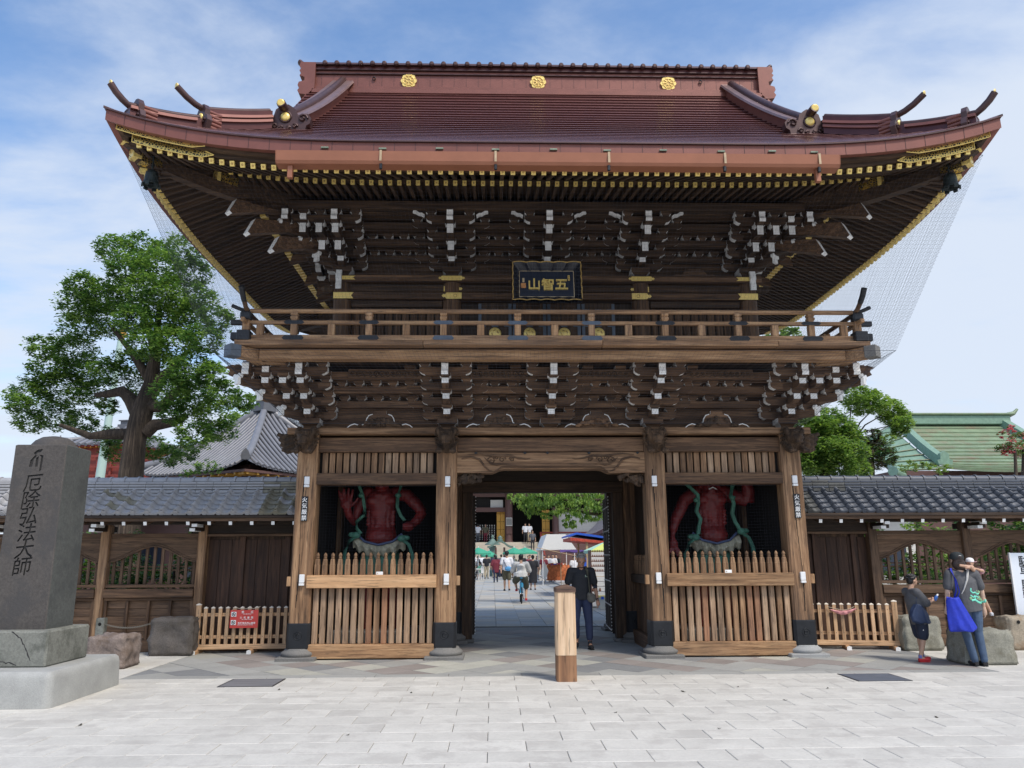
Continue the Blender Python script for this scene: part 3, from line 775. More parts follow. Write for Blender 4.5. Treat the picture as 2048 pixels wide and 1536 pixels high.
# frog-leg struts with carved filling
def strut(x, seed, tone):
    half = [(.55, 0), (.50, .045), (.43, .07), (.36, .05), (.29, .055), (.24, .10), (.225, .16), (.19, .215), (.13, .235)]
    out = [(-a, b) for a, b in half]+[(-.10, .235), (-.10, .29), (.10, .29), (.10, .235)]+[(a, b) for a, b in half[::-1]]
    n = len(out); ems = [1]*n; ems[n-1] = 0
    q = MB(); q.prism(out, -.05, .0, 'y', 0, 0, ems)
    o = q.build('frog_leg_strut', ['wood_%s_x' % tone, 'white_paint'], gate, (x, -.15, 3.697))
    w_ = MB()
    for s_ in (-1, 1): w_.tube([(s_*a, -.054, b-.004) for a, b in half], .0095, 5)
    w_.build('white_edge', 'white_paint', o)
    rr = random.Random(seed); c_ = MB()
    for k in range(42):
        a = rr.uniform(-1, 1); u = a*.36; h_ = .03+.17*max(0, 1-abs(a)**1.3)
        c_.ball((u, -.06-rr.random()*.02, rr.uniform(.02, h_)), (rr.uniform(.02, .045), .025, rr.uniform(.012, .028)), 7)
    for k in range(7):
        cx_ = rr.uniform(-.28, .28); cz_ = .04+.10*(1-abs(cx_)/.3)
        c_.tube([(cx_+.04*(1-b/11)*math.cos(b*.8+k), -.085, cz_+.04*(1-b/11)*math.sin(b*.8+k)) for b in range(10)], .010, 5)
    remesh(c_, 'carved_filling', 'carved_wood' if seed != 3 else 'carved_pale', .010, 1, o)
wood('carved_pale', (.10, .058, .033), (.20, .12, .072), (.30, .195, .12), 'z', .8, .85, blotch=.7)
for i, x in enumerate((-2.87, -.88, .78, 2.83)): strut(x, i+1, 'mid')
for i, x in enumerate((-2.7, -.87, .87, 2.7)):
    q = MB(); half = [(.42, 0), (.33, .05), (.25, .03), (.18, .10), (.10, .15)]
    out = [(-a, b) for a, b in half]+[(a, b) for a, b in half[::-1]]
    q.prism(out, -.05, 0, 'y', 0, 0, [1]*(len(out)-1)+[0]); q.build('frog_leg_strut', ['wood_old_x', 'white_paint'], gate, (x, UY0-.13, 6.545))
# carved frieze under the engawa beam
for a, b in ((-3.35, -2.15), (-1.35, -.40), (.40, 1.35), (2.15, 3.35)):
    q = MB(); q.cbox(a, b, -.66, -.63, 4.44, 4.60, .004); fr_ = q.build('frieze_board', 'wood_mid_x', gate); c_ = MB()
    x = a+.07
    while x < b-.05:
        r0 = rnd.uniform(.03, .05); dr_ = rnd.choice((-1, 1))
        c_.tube([(x+dr_*r0*(1-k/11)*math.cos(k*.8), -.665, 4.52+r0*(1-k/11)*math.sin(k*.8)) for k in range(10)], .009, 5)
        c_.tube([(x, -.665, 4.46), (x+.05, -.665, 4.50), (x+.12, -.665, 4.47)], [.004, .010, .004], 5); x += .095
    c_.build('carved_relief', 'carved_wood', fr_)

# ================================================================== balcony (engawa) and railing
EX, EY = 4.97, -1.45; EYB = 6.0
for nm, z0, z1, inset, tone in (('balcony_beam', 4.60, 4.765, .13, 'rail'),):
    MB().cbox(-EX+.35, EX-.35, EY+inset, EY+inset+.2, z0, z1, .012).build(nm, 'wood_rail_x', gate)
    for s_ in (-1, 1): MB().cbox(s_*(EX-.24)-.10, s_*(EX-.24)+.10, EY+.35, EYB-.3, z0+.002, z1+.002, .012).build(nm, 'wood_rail_y', gate)
x = -EX
while x < EX-.05:                                  # deck edge boards, butted end to end
    w = min(rnd.uniform(2.2, 3.2), EX-x)
    if EX-x-w < .8: w = EX-x
    MB().cbox(x+.003, x+w-.003, EY-.02, EY+.30, 4.785, 4.872+rnd.uniform(-.003, .003), .008).build('deck_plank', rnd.choice(('wood_rail_x', 'wood_pale_x')), gate); x += w
for s_ in (-1, 1): MB().cbox(s_*(EX-.15)-.16, s_*(EX-.15)+.16, EY+.31, EYB, 4.783, 4.870, .008).build('deck_plank', 'wood_rail_y', gate)
MB().box(-EX+.3, EX-.3, EY+.30, UY0+.1, 4.80, 4.86).build('deck', 'wood_mid_y', gate); MB().box(-EX+.3, EX-.3, UY1, EYB, 4.80, 4.86).build('deck', 'wood_mid_y', gate)
for s_ in (-1, 1):      # diagonal corner beams with metal-capped ends
    for yy, sy in ((EY, -1), (EYB, 1)):
        M_ = Matrix.Translation((s_*(EX-.35), yy-sy*.35, 0)) @ Matrix.Rotation(math.atan2(sy, s_), 4, 'Z')
        q = MB().cbox(-.6, .42, -.10, .10, 4.60, 4.775, .01, M=M_); cb_ = q.build('corner_beam', 'wood_rail_x', gate)
        MB().cbox(.42, .60, -.108, .108, 4.592, 4.783, .008, M=M_).build('end_cap', 'grey_metal' if s_ < 0 else 'plinth_stone', cb_)
ry_ = EY+.12
def plate(w, h, d=.006):
    c = h*.45; return MB().prism([(-w/2, 0), (-w/2+c, h/2), (w/2-c, h/2), (w/2, 0), (w/2-c, -h/2), (-w/2+c, -h/2)], -d, 0, 'y')
pl_ = plate(.34, .085).mesh('rail_plate', 'black_metal'); pl_g = plate(.34, .085).mesh('rail_plate', 'grey_metal')
rx_ = EX-.13
MB().cbox(-rx_+.05, rx_-.05, ry_-.05, ry_+.05, 4.875, 4.975, .008).build('bottom_rail', 'wood_rail_x', gate)
MB().cbox(-rx_-.05, rx_+.05, ry_-.03, ry_+.03, 5.155, 5.215, .006).build('middle_rail', 'wood_rail_x', gate)
q = MB(); n_ = 40
q.tube([(-rx_+.05+(2*rx_-.1)*k/n_, ry_, 5.375) for k in range(n_+1)], .037, 10); q.build('hand_rail', 'wood_rail_x', gate)
for s_ in (-1, 1):
    MB().cbox(s_*rx_-.05, s_*rx_+.05, ry_+.02, EYB-.1, 4.873, 4.973, .008).build('bottom_rail', 'wood_rail_y', gate)
    MB().cbox(s_*rx_-.03, s_*rx_+.03, ry_-.22, EYB-.1, 5.153, 5.213, .006).build('middle_rail', 'wood_rail_y', gate)
    q = MB(); q.tube([(s_*rx_, EYB-.1, 5.36), (s_*rx_, ry_+.3, 5.36), (s_*rx_, ry_+.1, 5.365), (s_*(rx_+.0), ry_-.08, 5.40), (s_*(rx_), ry_-.2, 5.48)], .037, 10); q.build('hand_rail', 'wood_mid_y', gate)
    q = MB(); q.tube([(s_*rx_, ry_-.2, 5.48), (s_*rx_, ry_-.30, 5.57), (s_*rx_, ry_-.37, 5.66)], [.042, .044, .046], 10); q.build('rail_cap', 'black_metal', gate)
    q = MB(); q.tube([(s_*(rx_-.05), ry_, 5.375), (s_*(rx_+.1), ry_, 5.40), (s_*(rx_+.24), ry_, 5.46)], [.038, .042, .045], 8, flat=.7); q.build('rail_cap', 'black_metal', gate)
    MB().cbox(s_*(rx_+.14)-.10, s_*(rx_+.14)+.10, ry_-.036, ry_+.036, 5.145, 5.225, .006).build('rail_cap', 'black_metal', gate)
    MB().cbox(-.10, .10, -.10, .10, 4.866, 5.03, .01).build('rail_cap', 'black_metal', gate, (s_*rx_, ry_-.05, 0)); MB().cbox(-.06, .06, -.06, .06, 4.9, 5.02, .01).build('rail_cap', 'black_metal', gate, (s_*(rx_+.17), ry_+.02, 0))
    MB().cbox(-.055, .055, -.055, .055, 4.98, 5.345, .008).build('corner_post', 'wood_rail_z', gate, (s_*rx_, ry_, 0))
    MB().cbox(-.085, .085, -.09, .05, 5.215, 5.345, .02).build('rail_cap', 'black_metal', gate, (s_*rx_, ry_-.015, 0))
post = MB().cbox(-.05, .05, -.045, .045, .10, .28, .006); post.rings([[(-a, -a, z), (a, -a, z), (a, a, z), (-a, a, z)] for a, z in ((.034, .335), (.055, .37), (.055, .40), (.04, .415), (.055, .43), (.055, .465))], smooth=False)
pom = post.mesh('rail_post', 'wood_rail_z'); spm = MB().cbox(-.055, .055, -.04, .04, 4.975, 5.155, .006).mesh('rail_strut', 'wood_rail_z')
for k, x in enumerate((-4.095, -2.925, -1.755, -.585, .585, 1.755, 2.925, 4.095)):
    place('rail_post', pom, gate, (x, ry_, 4.875)); g_ = pl_g if 2 <= k <= 4 else pl_
    place('rail_plate', g_, gate, (x, ry_-.051, 4.925)); place('rail_plate', g_, gate, (x, ry_-.031, 5.185), scale=(.95, 1, .72))
for x in (-4.62, -3.51, -2.34, -1.17, 0, 1.17, 2.34, 3.51, 4.62): place('rail_strut', spm, gate, (x, ry_, 0))
for s_ in (-1, 1):
    for y in (-.2, 1.0, 2.2, 3.4, 4.6): place('rail_post', pom, gate, (s_*rx_, y, 4.875))

# ================================================================== upper storey walls
uc = MB().lathe([(.165, 4.86), (.165, 6.44)], n=18); ucm = uc.mesh('upper_column', 'wood_mid_z')
for x in (-UX, -1.72, 1.72, UX):
    for y in (UY0, 2.28, UY1): place('upper_column', ucm, gate, (x, y, 0))
for a, b in ((-UX, UX),):
    for y in (UY0, UY1):
        beam('upper_head_beam', a-.12, b+.12, y-.16, y+.16, 6.105, 6.235, 'wood_mid_x'); beam('penetrating_beam', a, b, y-.09, y+.09, 6.262, 6.385, 'wood_old_x')
        beam('upper_wall_plate', a-.22, b+.22, y-.21, y+.21, 6.43, 6.545, 'wood_mid_x'); beam('filler', a, b, y-.05, y+.05, 6.236, 6.43, 'wood_deep_x')
for s_ in (-1, 1):
    for z0, z1, w in ((6.107, 6.237, .15), (6.264, 6.387, .09), (6.428, 6.543, .2)): MB().cbox(s_*UX-w, s_*UX+w, UY0+.22, UY1-.22, z0, z1, .006).build('upper_head_beam', 'wood_old_y', gate)
    MB().box(s_*UX-.03, s_*UX+.03, UY0, UY1, 4.86, 6.11).build('upper_wall', 'wood_old_z', gate)
MB().box(-UX, UX, UY0+.06, UY0+.10, 4.86, 6.12).build('upper_wall', 'wood_deep_z', gate); MB().box(-UX, UX, UY1-.03, UY1+.03, 4.86, 6.12).build('upper_wall', 'wood_old_z', gate)
for a, b in ((-3.53, -1.89), (1.89, 3.53)):
    beam('window_rail', a, b, UY0-.07, UY0+.05, 5.0, 5.12, 'wood_old_x'); beam('window_rail', a, b, UY0-.07, UY0+.05, 5.98, 6.10, 'wood_old_x'); beam('window_rail', a, b, UY0-.06, UY0+.05, 5.36, 5.42, 'wood_old_x')
    n = 11
    for k in range(n):
        x = a+(b-a)*(k+.5)/n; q = MB().prism([(x-.06, 0), (x, -.035), (x+.06, 0)], 5.42, 5.98, 'z'); q.build('window_slat', 'wood_mid_z', gate, (0, UY0+.02, 0))
        MB().cbox(x-.065, x+.065, UY0-.01, UY0+.03, 5.12, 5.36, .004).build('window_slat', 'wood_old_z', gate)
# doors with pewter fittings and gold crests
for k in range(4):
    x0 = -1.25+k*.625; dr_ = MB().cbox(x0+.004, x0+.621, UY0-.04, UY0+.05, 4.88, 6.08, .005).build('balcony_door', 'wood_old_z', gate); y = UY0-.042
    f = MB()
    for xx in (x0+.01, x0+.555): f.box(xx, xx+.055, y-.006, y, 4.9, 6.06)
    for z in (4.92, 5.30, 5.66, 5.93):
        for cx_ in (x0+.09, x0+.31, x0+.53):
            w_ = .08; f.prism([(cx_-w_, z), (cx_-w_*.6, z+.035), (cx_-w_*.3, z+.022), (cx_, z+.035), (cx_+w_*.3, z+.022), (cx_+w_*.6, z+.035), (cx_+w_, z), (cx_+w_*.6, z-.035), (cx_-w_*.6, z-.035)], y-.009, y-.0062, 'y')
    for cx_ in (x0+.31,): f.prism([(cx_-.12, 4.90), (cx_-.07, 4.96), (cx_-.03, 4.95), (cx_, 5.05), (cx_+.03, 4.95), (cx_+.07, 4.96), (cx_+.12, 4.90)], y-.012, y-.0095, 'y')
    f.build('pewter_fitting', 'grey_metal', dr_)
    cr_ = MB(); c0 = (x0+.31, 0, 5.50); M_ = Matrix.Translation((x0+.31, y-.006, 5.50)) @ Matrix.Rotation(R(90), 4, 'X')
    cr_.lathe([(.002, .022), (.09, .018), (.105, .012), (.11, 0)], n=24, M=M_); cr_.build('gold_crest', 'gold', dr_)
    gp = MB()
    for a in (0, 1.5, 3.1, 4.6): gp.tube([(x0+.31+.055*math.cos(a+b*.3), y-.03, 5.5+.055*math.sin(a+b*.3)) for b in range(4)], .009, 5)
    gp.build('crest_relief', 'gold_dark', dr_)
# gold fittings on the beams
def fitting(x, z, w, h, y, ends='both', nm='gold_fitting'):
    a = w/2; c = h*.5; L_ = [(-a, 0), (-a+c*.5, h*.28), (-a+c, h*.2), (-a+c*1.5, h/2)] if ends in ('both', 'l') else [(-a, -h/2), (-a, h/2)]
    R_ = [(a-c*1.5, h/2), (a-c, h*.2), (a-c*.5, h*.28), (a, 0), (a-c*.5, -h*.28), (a-c, -h*.2), (a-c*1.5, -h/2)] if ends in ('both', 'r') else [(a, h/2), (a, -h/2)]
    LL = L_+R_+([(-a+c*1.5, -h/2), (-a+c, -h*.2), (-a+c*.5, -h*.28)] if ends in ('both', 'l') else [])
    q = MB().prism(LL, -.008, 0, 'y'); o = q.build(nm, 'gold', gate, (x, y, z))
    r_ = MB()
    if h > .1: r_.tube([((.0 if ends == 'both' else (a*.35 if ends == 'l' else -a*.35))+.03*math.cos(k*.7), -.011, .03*math.sin(k*.7)) for k in range(10)], .005, 4); r_.build('relief_ring', 'gold_dark', o)
    return o
def swallow(x, z, w, h, y, s_):
    a = w/2; pts = [(-a, -h/2), (-a, h/2), (a, h/2), (a-.045, 0), (a, -h/2)]; pts = [(-s_*p[0], p[1]) for p in pts] if s_ > 0 else pts
    MB().prism(pts, -.008, 0, 'y').build('gold_fitting', 'gold', gate, (x, y, z))
for s_ in (-1, 1):
    fitting(s_*1.72, 6.487, .48, .085, UY0-.212); fitting(s_*1.70, 6.325, .34, .10, UY0-.092-.0, 'r' if s_ < 0 else 'l'); fitting(s_*1.72, 6.17, .36, .115, UY0-.162, 'l' if s_ < 0 else 'r')
    swallow(s_*3.66, 6.17, .36, .115, UY0-.163, s_); swallow(s_*3.62, 6.487, .34, .07, UY0-.213, s_)
    place('scroll_end', MB().prism([(-.06, .16), (-.02, .30), (.03, .30), (.03, .22), (.01, .15), (.03, .06), (.02, -.04), (-.03, -.06), (-.04, .03), (-.02, .1)], -.05, .05, 'x').mesh('scroll_end', 'white_paint'), gate, (s_*3.74, UY0-.24, 6.32), scale=1.0)
    c_ = MB()
    for k in range(5): c_.tube([(s_*(.10+.05*k)+.035*(1-b/10)*math.cos(b*.8), 0, .03+.02*math.sin(k)+.035*(1-b/10)*math.sin(b*.8)) for b in range(9)], .014, 6)
    c_.ball((s_*.18, 0, .02), (.14, .04, .07), 10)
    remesh(c_, 'beast_carving', 'carved_wood', .012, 1, gate, (s_*3.78, UY0-.05, 6.31))
    # tail rafters at the corners
    for d_, z_ in ((1.60, 7.19), (1.36, 6.93), (1.04, 6.76)):
        L = d_*math.sqrt(2); M_ = Matrix.Rotation(math.atan2(-1, s_), 4, 'Z')
        q = MB().prism([(.3, .36), (.3, .50), (L-.6, .29), (L-.10, .17), (L+.02, -.10), (L-.03, -.13), (L-.35, .0), (L-.7, .13)], -.08, .08, 'y', 0, 0, [0, 0, 0, 1, 1, 0, 0, 0], M=M_)
        q.build('tail_rafter', ['wood_mid_x', 'white_paint'], gate, (s_*UX, UY0, z_))
    for yy in (1.1, 2.28, 3.4):
        for d_, z_ in ((1.15, 7.18), (.9, 6.95)):
            if yy != 2.28 and d_ < 1: continue
            M_ = Matrix.Rotation(0 if s_ > 0 else math.pi, 4, 'Z')
            q = MB().prism([(.2, .28), (.2, .42), (d_-.4, .22), (d_, .09), (d_+.04, -.08), (d_-.2, -.0), (d_-.5, .10)], -.06, .06, 'y', 0, 0, [0, 0, 0, 1, 0, 0, 0], M=M_)
            q.build('tail_rafter', ['wood_mid_x', 'white_paint'], gate, (s_*UX, yy, z_))
# purlins under the rafters and soffit boards
P_Y, P_X = UY0-.84, UX+.84
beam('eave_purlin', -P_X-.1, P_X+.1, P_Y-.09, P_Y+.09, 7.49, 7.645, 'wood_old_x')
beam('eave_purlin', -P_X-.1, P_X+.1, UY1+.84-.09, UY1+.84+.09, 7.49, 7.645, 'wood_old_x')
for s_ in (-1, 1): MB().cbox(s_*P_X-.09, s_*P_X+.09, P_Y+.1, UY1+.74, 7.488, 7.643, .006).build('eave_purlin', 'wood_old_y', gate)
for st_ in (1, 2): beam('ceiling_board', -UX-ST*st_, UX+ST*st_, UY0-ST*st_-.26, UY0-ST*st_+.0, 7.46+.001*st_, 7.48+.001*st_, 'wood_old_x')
# ================================================================== ROOF
RX, RYF, RYB, RM = 6.58, -2.85, 7.41, 2.28     # eave rectangle, ridge line
def lift_x(x): return .50*max(0, (abs(x)-2.5)/4.08)**2.9
def lift_y(y): return .50*max(0, (abs(y-RM)-.95)/4.13)**2.9
def prof(d): return .60*d+.048*d*d
def zroof(x, y):
    d = min(y-RYF, RYB-y, 9 if abs(x) < 4.95 else RX-abs(x))
    fade = max(0, 1-max(0, d)/3.2)
    front = (min(y-RYF, RYB-y) <= RX-abs(x)) or abs(x) < 4.95
    l = lift_x(x) if front else lift_y(y)
    return 7.42+prof(max(0, d))+l*fade
plain('copper_grey', (.21, .14, .135), .35, metal=.2, n=.15, nscale=4); plain('copper_nose_glint', (.30, .165, .155), .25, metal=.4, n=.1)  # nose strip paler than the courses: sky glint put into its colour
def xs_list(w, n=44): return [-w+2*w*k/n for k in range(n+1)]
# stepped copper courses, front and back
nC = 26; T0 = 4.72
ds = [T0*((k/nC)**.95) for k in range(nC+1)]
for side in (0, 1):
    for k in range(nC):
        d0, d1 = ds[k], ds[k+1]+.03
        w0 = RX-d0 if d0 < 1.70 else 4.95; w1 = RX-d1 if d1 < 1.70 else 4.95
        q = MB(); n = 40; A_ = []; B_ = []; L_ = []; N_ = []
        for i in range(n+1):
            u = -1+2*i/n; u = math.copysign(abs(u)**.8, u)
            xa, xb = u*w0, u*w1
            ya, yb = (RYF+d0, RYF+d1) if side == 0 else (RYB-d0, RYB-d1)
            za = 7.42+prof(d0)+lift_x(xa)*max(0, 1-d0/3.2); zb_ = 7.42+prof(d1)+lift_x(xb)*max(0, 1-d1/3.2)
            e = .05 if side == 0 else -.05
            L_.append((xa, ya+e, za-.005)); A_.append((xa, ya, za+.045)); N_.append((xa, ya+e*.5, za+.066)); B_.append((xb, yb, zb_+.004))
        q.rings([L_, A_], 0, False, False, smooth=False); q.rings([A_, N_], 1, False, False, smooth=False); q.rings([N_, B_], 0, False, False, smooth=False)
        if side == 1: q.f = [f[::-1] for f in q.f]
        q.build('copper_course', ['copper', 'copper_nose_glint'], gate)
for s_ in (-1, 1):
    for k in range(9):
        d0, d1 = 1.75*k/9, 1.75*(k+1)/9+.03; q = MB(); A_ = []; B_ = []; L_ = []
        for i in range(31):
            u = -1+2*i/30; ya = RM+u*(5.13-d0); yb = RM+u*(5.13-d1)
            za = 7.42+prof(d0)+lift_y(ya)*max(0, 1-d0/3.2); zb_ = 7.42+prof(d1)+lift_y(yb)*max(0, 1-d1/3.2)
            A_.append((s_*(RX-d0), ya, za+.036)); L_.append((s_*(RX-d0), ya, za-.012)); B_.append((s_*(RX-d1), yb, zb_+.002))
        q.rings([L_, A_], 0, False, False, smooth=False); q.rings([A_, B_], 0, False, False, smooth=False); q.build('copper_course', 'copper', gate)
    gp = MB(); pts = [(RYF+d, 7.42+prof(d)-.03) for d in ds[8:]]; pts2 = [(RYB-(p[0]-RYF), p[1]) for p in pts[::-1]]
    gp.prism(pts+pts2+[(RYB-1.7, 8.5), (RYF+1.7, 8.5)], s_*4.5, s_*4.55, 'x'); gp.build('gable_wall', 'wood_old_y', gate)
    vb = MB()
    for sd_ in (0, 1):
        path = [(s_*4.95, (RYF+d) if sd_ == 0 else RYB-d, 7.42+prof(d)-.10) for d in [1.6+.35*k for k in range(10)]]
        for i in range(len(path)-1):
            p, p2 = path[i], path[i+1]
            for dz0, dz1 in ((-.16, .10),): vb.add([(p[0]-.03, p[1], p[2]+dz0), (p[0]+.03, p[1], p[2]+dz0), (p[0]+.03, p[1], p[2]+dz1), (p[0]-.03, p[1], p[2]+dz1), (p2[0]-.03, p2[1], p2[2]+dz0), (p2[0]+.03, p2[1], p2[2]+dz0), (p2[0]+.03, p2[1], p2[2]+dz1), (p2[0]-.03, p2[1], p2[2]+dz1)], [(0, 3, 7, 4), (1, 5, 6, 2), (0, 4, 5, 1), (3, 2, 6, 7)])
    vb.build('bargeboard', 'copper_light', gate)
# eave fascia (folded copper), with seams, and dark boards beneath
def eave_loop(off, z0, z1, mat, nm, t=.05, segs=True, inset=0.0):
    for side in range(4):
        q = MB(); rs = []; n = 34
        for i in range(n+1):
            u = -1+2*i/n; u = math.copysign(abs(u)**.8, u)
            if side in (0, 2):
                w = RX+off; x = u*w; sy = -1 if side == 0 else 1; y = RM+sy*(5.13+off); l = lift_x(x*RX/w); o = (0, -sy*t)
            else:
                w = 5.13+off; yy = u*w; sx = 1 if side == 1 else -1; x = sx*(RX+off); y = RM+yy; l = lift_y(RM+yy*5.13/w); o = (-sx*t, 0)
            # mitre at the corners
            m = t*u if abs(u) > .999 else 0
            ix = x+o[0]-(m if side in (0, 2) else 0); iy = y+o[1]-(m if side in (1, 3) else 0)
            r = [(x, y, 7.42+l+z0), (ix, iy, 7.42+l+z0), (ix, iy, 7.42+l+z1), (x, y, 7.42+l+z1)]
            rs.append(r)
        q.rings(rs, 0, True, True, smooth=False); q.build(nm, mat, gate)
eave_loop(.0, -.15, .022, 'copper_light', 'eave_fascia', .09)
eave_loop(.03, .024, .046, 'copper_dark', 'drip_edge', .14)
eave_loop(-.10, -.20, -.08, 'wood_old_x', 'eave_board', .10)
eave_loop(-.19, -.27, -.15, 'wood_old_x', 'eave_board', .10)
sm = MB()
for side in (0,):
    for k in range(-22, 23):
        x = k*.30
        if abs(x) > RX: continue
        l = lift_x(x); sm.box(x-.003, x+.003, RYF-.0045, RYF, 7.42+l-.149, 7.42+l+.02)
sm.build('seams', 'copper_dark', gate, kind='stuff')
# gold openwork at the corners
m, t, b = newmat('gold_lattice'); v, rn, base = coords(t, (1, 1, 1), 0)
vo = N(t, 'ShaderNodeTexVoronoi', feature='DISTANCE_TO_EDGE'); vo.inputs['Scale'].default_value = 26; t.links.new(v, vo.inputs['Vector'])
mk = ramp(t, vo.outputs['Distance'], [(.10, 1.0), (.16, 0.0)])
t.links.new(mixc(t, mk, (.02, .015, .01), (.80, .58, .18)), b.inputs['Base Color']); t.links.new(mk, b.inputs['Metallic']); b.inputs['Roughness'].default_value = .35
def lattice(x0, x1, yoff, z0, z1, s_, inset):
    """gold plate with a pierced pattern that follows the eave curve"""
    n = 14; fr_ = MB(); in_ = MB(); y = RM-(5.13+yoff)-.012
    top = []; bot = []
    for i in range(n+1):
        x = x0+(x1-x0)*i/n; l = lift_x(x*1.0); h = (z1-z0)
        k = 0 if i > 1 else (h*.25 if i == 1 else h*.5-.001)
        top.append((s_*x, y, 7.42+l+z1-k)); bot.append((s_*x, y, 7.42+l+z0+k))
    in_.rings([bot, top], 0, False, False, smooth=False)
    o = in_.build('gold_openwork', 'gold_lattice', gate)
    for p in (top, bot): fr_.tube([(a, b-.004, c) for a, b, c in p], .008, 4)
    fr_.tube([(top[-1][0], y-.004, top[-1][2]), (bot[-1][0], y-.004, bot[-1][2])], .008, 4); fr_.build('edge_moulding', 'gold', o)
for s_ in (-1, 1):
    lattice(5.15, 6.45, -.10, -.20+.0, -.10, s_, 0); lattice(5.05, 6.25, -.19, -.29, -.165, s_, 0)
# ---- rafters
def rafter_mesh(L, w, h, nm, cap, sleeve, _c={}):
    k = (round(L, 2), w, h, cap, sleeve)
    if k not in _c:
        q = MB(); q.box(-w/2, w/2, 0, L, -h, 0, [0, 0, 1 if cap else 0, 0, 0, 0])
        if cap:
            q.box(-w/2-.004, w/2+.004, -.008, sleeve, -h-.004, .004, 1); q.lathe([(w*.30, 0), (w*.26, .006)], (0, 0, 0), 10, 2, M=Matrix.Translation((0, -.009, -h/2)) @ Matrix.Rotation(R(90), 4, 'X'))
        _c[k] = q.mesh(nm, ['wood_old_y', 'gold', 'gold_dark'])
    return _c[k]
SPC = .152
def rafters(nm, y_tip, z_tip, slope, inner, w, h, xmax, side, n0):
    """side 0 front (runs along y), 1 right, -1 left (runs along x)"""
    k = 0; x = SPC/2
    pos = []
    while x < xmax: pos += [x, -x]; x += SPC
    for x in sorted(pos):
        if side == 0:
            l = lift_x(x*1.03); over = max(0, abs(x)-UX)
            yi = min(inner, 4.06-abs(x)+.02) if abs(x) > UX else inner
            L = yi-y_tip
            if L < .12: continue
            tl = l*.92*(min(1, 1.0))
            ang = math.atan2(-(slope*1.0)*-1, 1); dz = slope*L-tl*.55
            ang = math.atan2(dz, L)
            place(nm, rafter_mesh(L/math.cos(ang), w, h, nm, True, .03), gate, (x, y_tip, z_tip+tl), rot=(ang, 0, 0))
        else:
            yy = RM+x; l = lift_y(RM+x*1.03); e = abs(x)-(UY1-RM)
            xi = UX if e < 0 else UX+e
            xt = side*(abs(y_tip-RM)-5.13+RX)      # same overhang measured from the eave line
            if nm == 'flying_rafter': xi = max(xi, abs(xt)-1.35)
            L = abs(xt)-xi
            if L < .12: continue
            tl = l*.92; dz = slope*L-tl*.55; ang = math.atan2(dz, L)
            M_ = Matrix.Translation((xt, yy, z_tip+tl)) @ Matrix.Rotation(R(90)*side, 4, 'Z') @ Matrix.Rotation(ang, 4, 'X')
            place(nm, rafter_mesh(round(L/math.cos(ang), 1), w, h, nm, True, .11), gate, M=M_)
for side in (0, -1, 1):
    rafters('flying_rafter', -2.65, 7.135, .445, -1.30, .058, .07, 6.30 if side == 0 else 4.78, side, 0)
    rafters('base_rafter', -1.42, 7.585, .22, .36, .058, .07, 5.45 if side == 0 else 3.95, side, 0)
# soffit boards and the ledger between the two tiers of rafters
def soffit(nm, yt, zt, yi, zi, mat='wood_old_x', th=.02):
    for side in range(4):
        q = MB(); A_ = []; B_ = []; n = 30
        for i in range(n+1):
            u = -1+2*i/n
            hx = RX-(5.13-abs(yt-RM)); hx2 = RX-(5.13-abs(yi-RM)); hy = abs(yt-RM); hy2 = abs(yi-RM)
            if side in (0, 2):
                sy = -1 if side == 0 else 1; x = u*hx; x2 = u*hx2; l = lift_x(x*1.02)*.92; l2 = lift_x(x*1.02)*.92*.45
                A_.append((x, RM+sy*hy, zt+l)); B_.append((x2, RM+sy*hy2, zi+l2))
            else:
                sx = 1 if side == 1 else -1; y = u*hy; y2 = u*hy2; l = lift_y(RM+y*1.02)*.92; l2 = l*.45
                A_.append((sx*hx, RM+y, zt+l)); B_.append((sx*hx2, RM+y2, zi+l2))
        q.rings([A_, B_, [(a, b, c+th) for a, b, c in B_], [(a, b, c+th) for a, b, c in A_]], 0, False, False, smooth=False); q.build(nm, mat, gate)
soffit('soffit_board', -2.62, 7.16, -1.2, 7.79); soffit('soffit_board', -1.36, 7.61, .9, 8.12)
def ledger(y, z0, z1, t_, mat, nm):
    for side in range(4):
        q = MB(); rs = []; n = 30; hy = abs(y-RM); hx = RX-5.13+hy
        for i in range(n+1):
            u = -1+2*i/n
            if side in (0, 2): sy = -1 if side == 0 else 1; x = u*hx; l = lift_x(x*1.02)*.92; p = (x, RM+sy*hy); o = (0, -sy*t_)
            else: sx = 1 if side == 1 else -1; yy = u*hy; l = lift_y(RM+yy*1.02)*.92; p = (sx*hx, RM+yy); o = (-sx*t_, 0)
            rs.append([(p[0], p[1], z0+l), (p[0]+o[0], p[1]+o[1], z0+l), (p[0]+o[0], p[1]+o[1], z1+l), (p[0], p[1], z1+l)])
        q.rings(rs, 0, True, True, smooth=False); q.build(nm, mat, gate)
ledger(-1.40, 7.588, 7.632, .09, 'wood_old_x', 'rafter_ledger'); ledger(-2.60, 7.14, 7.27, .07, 'wood_old_x', 'rafter_ledger')
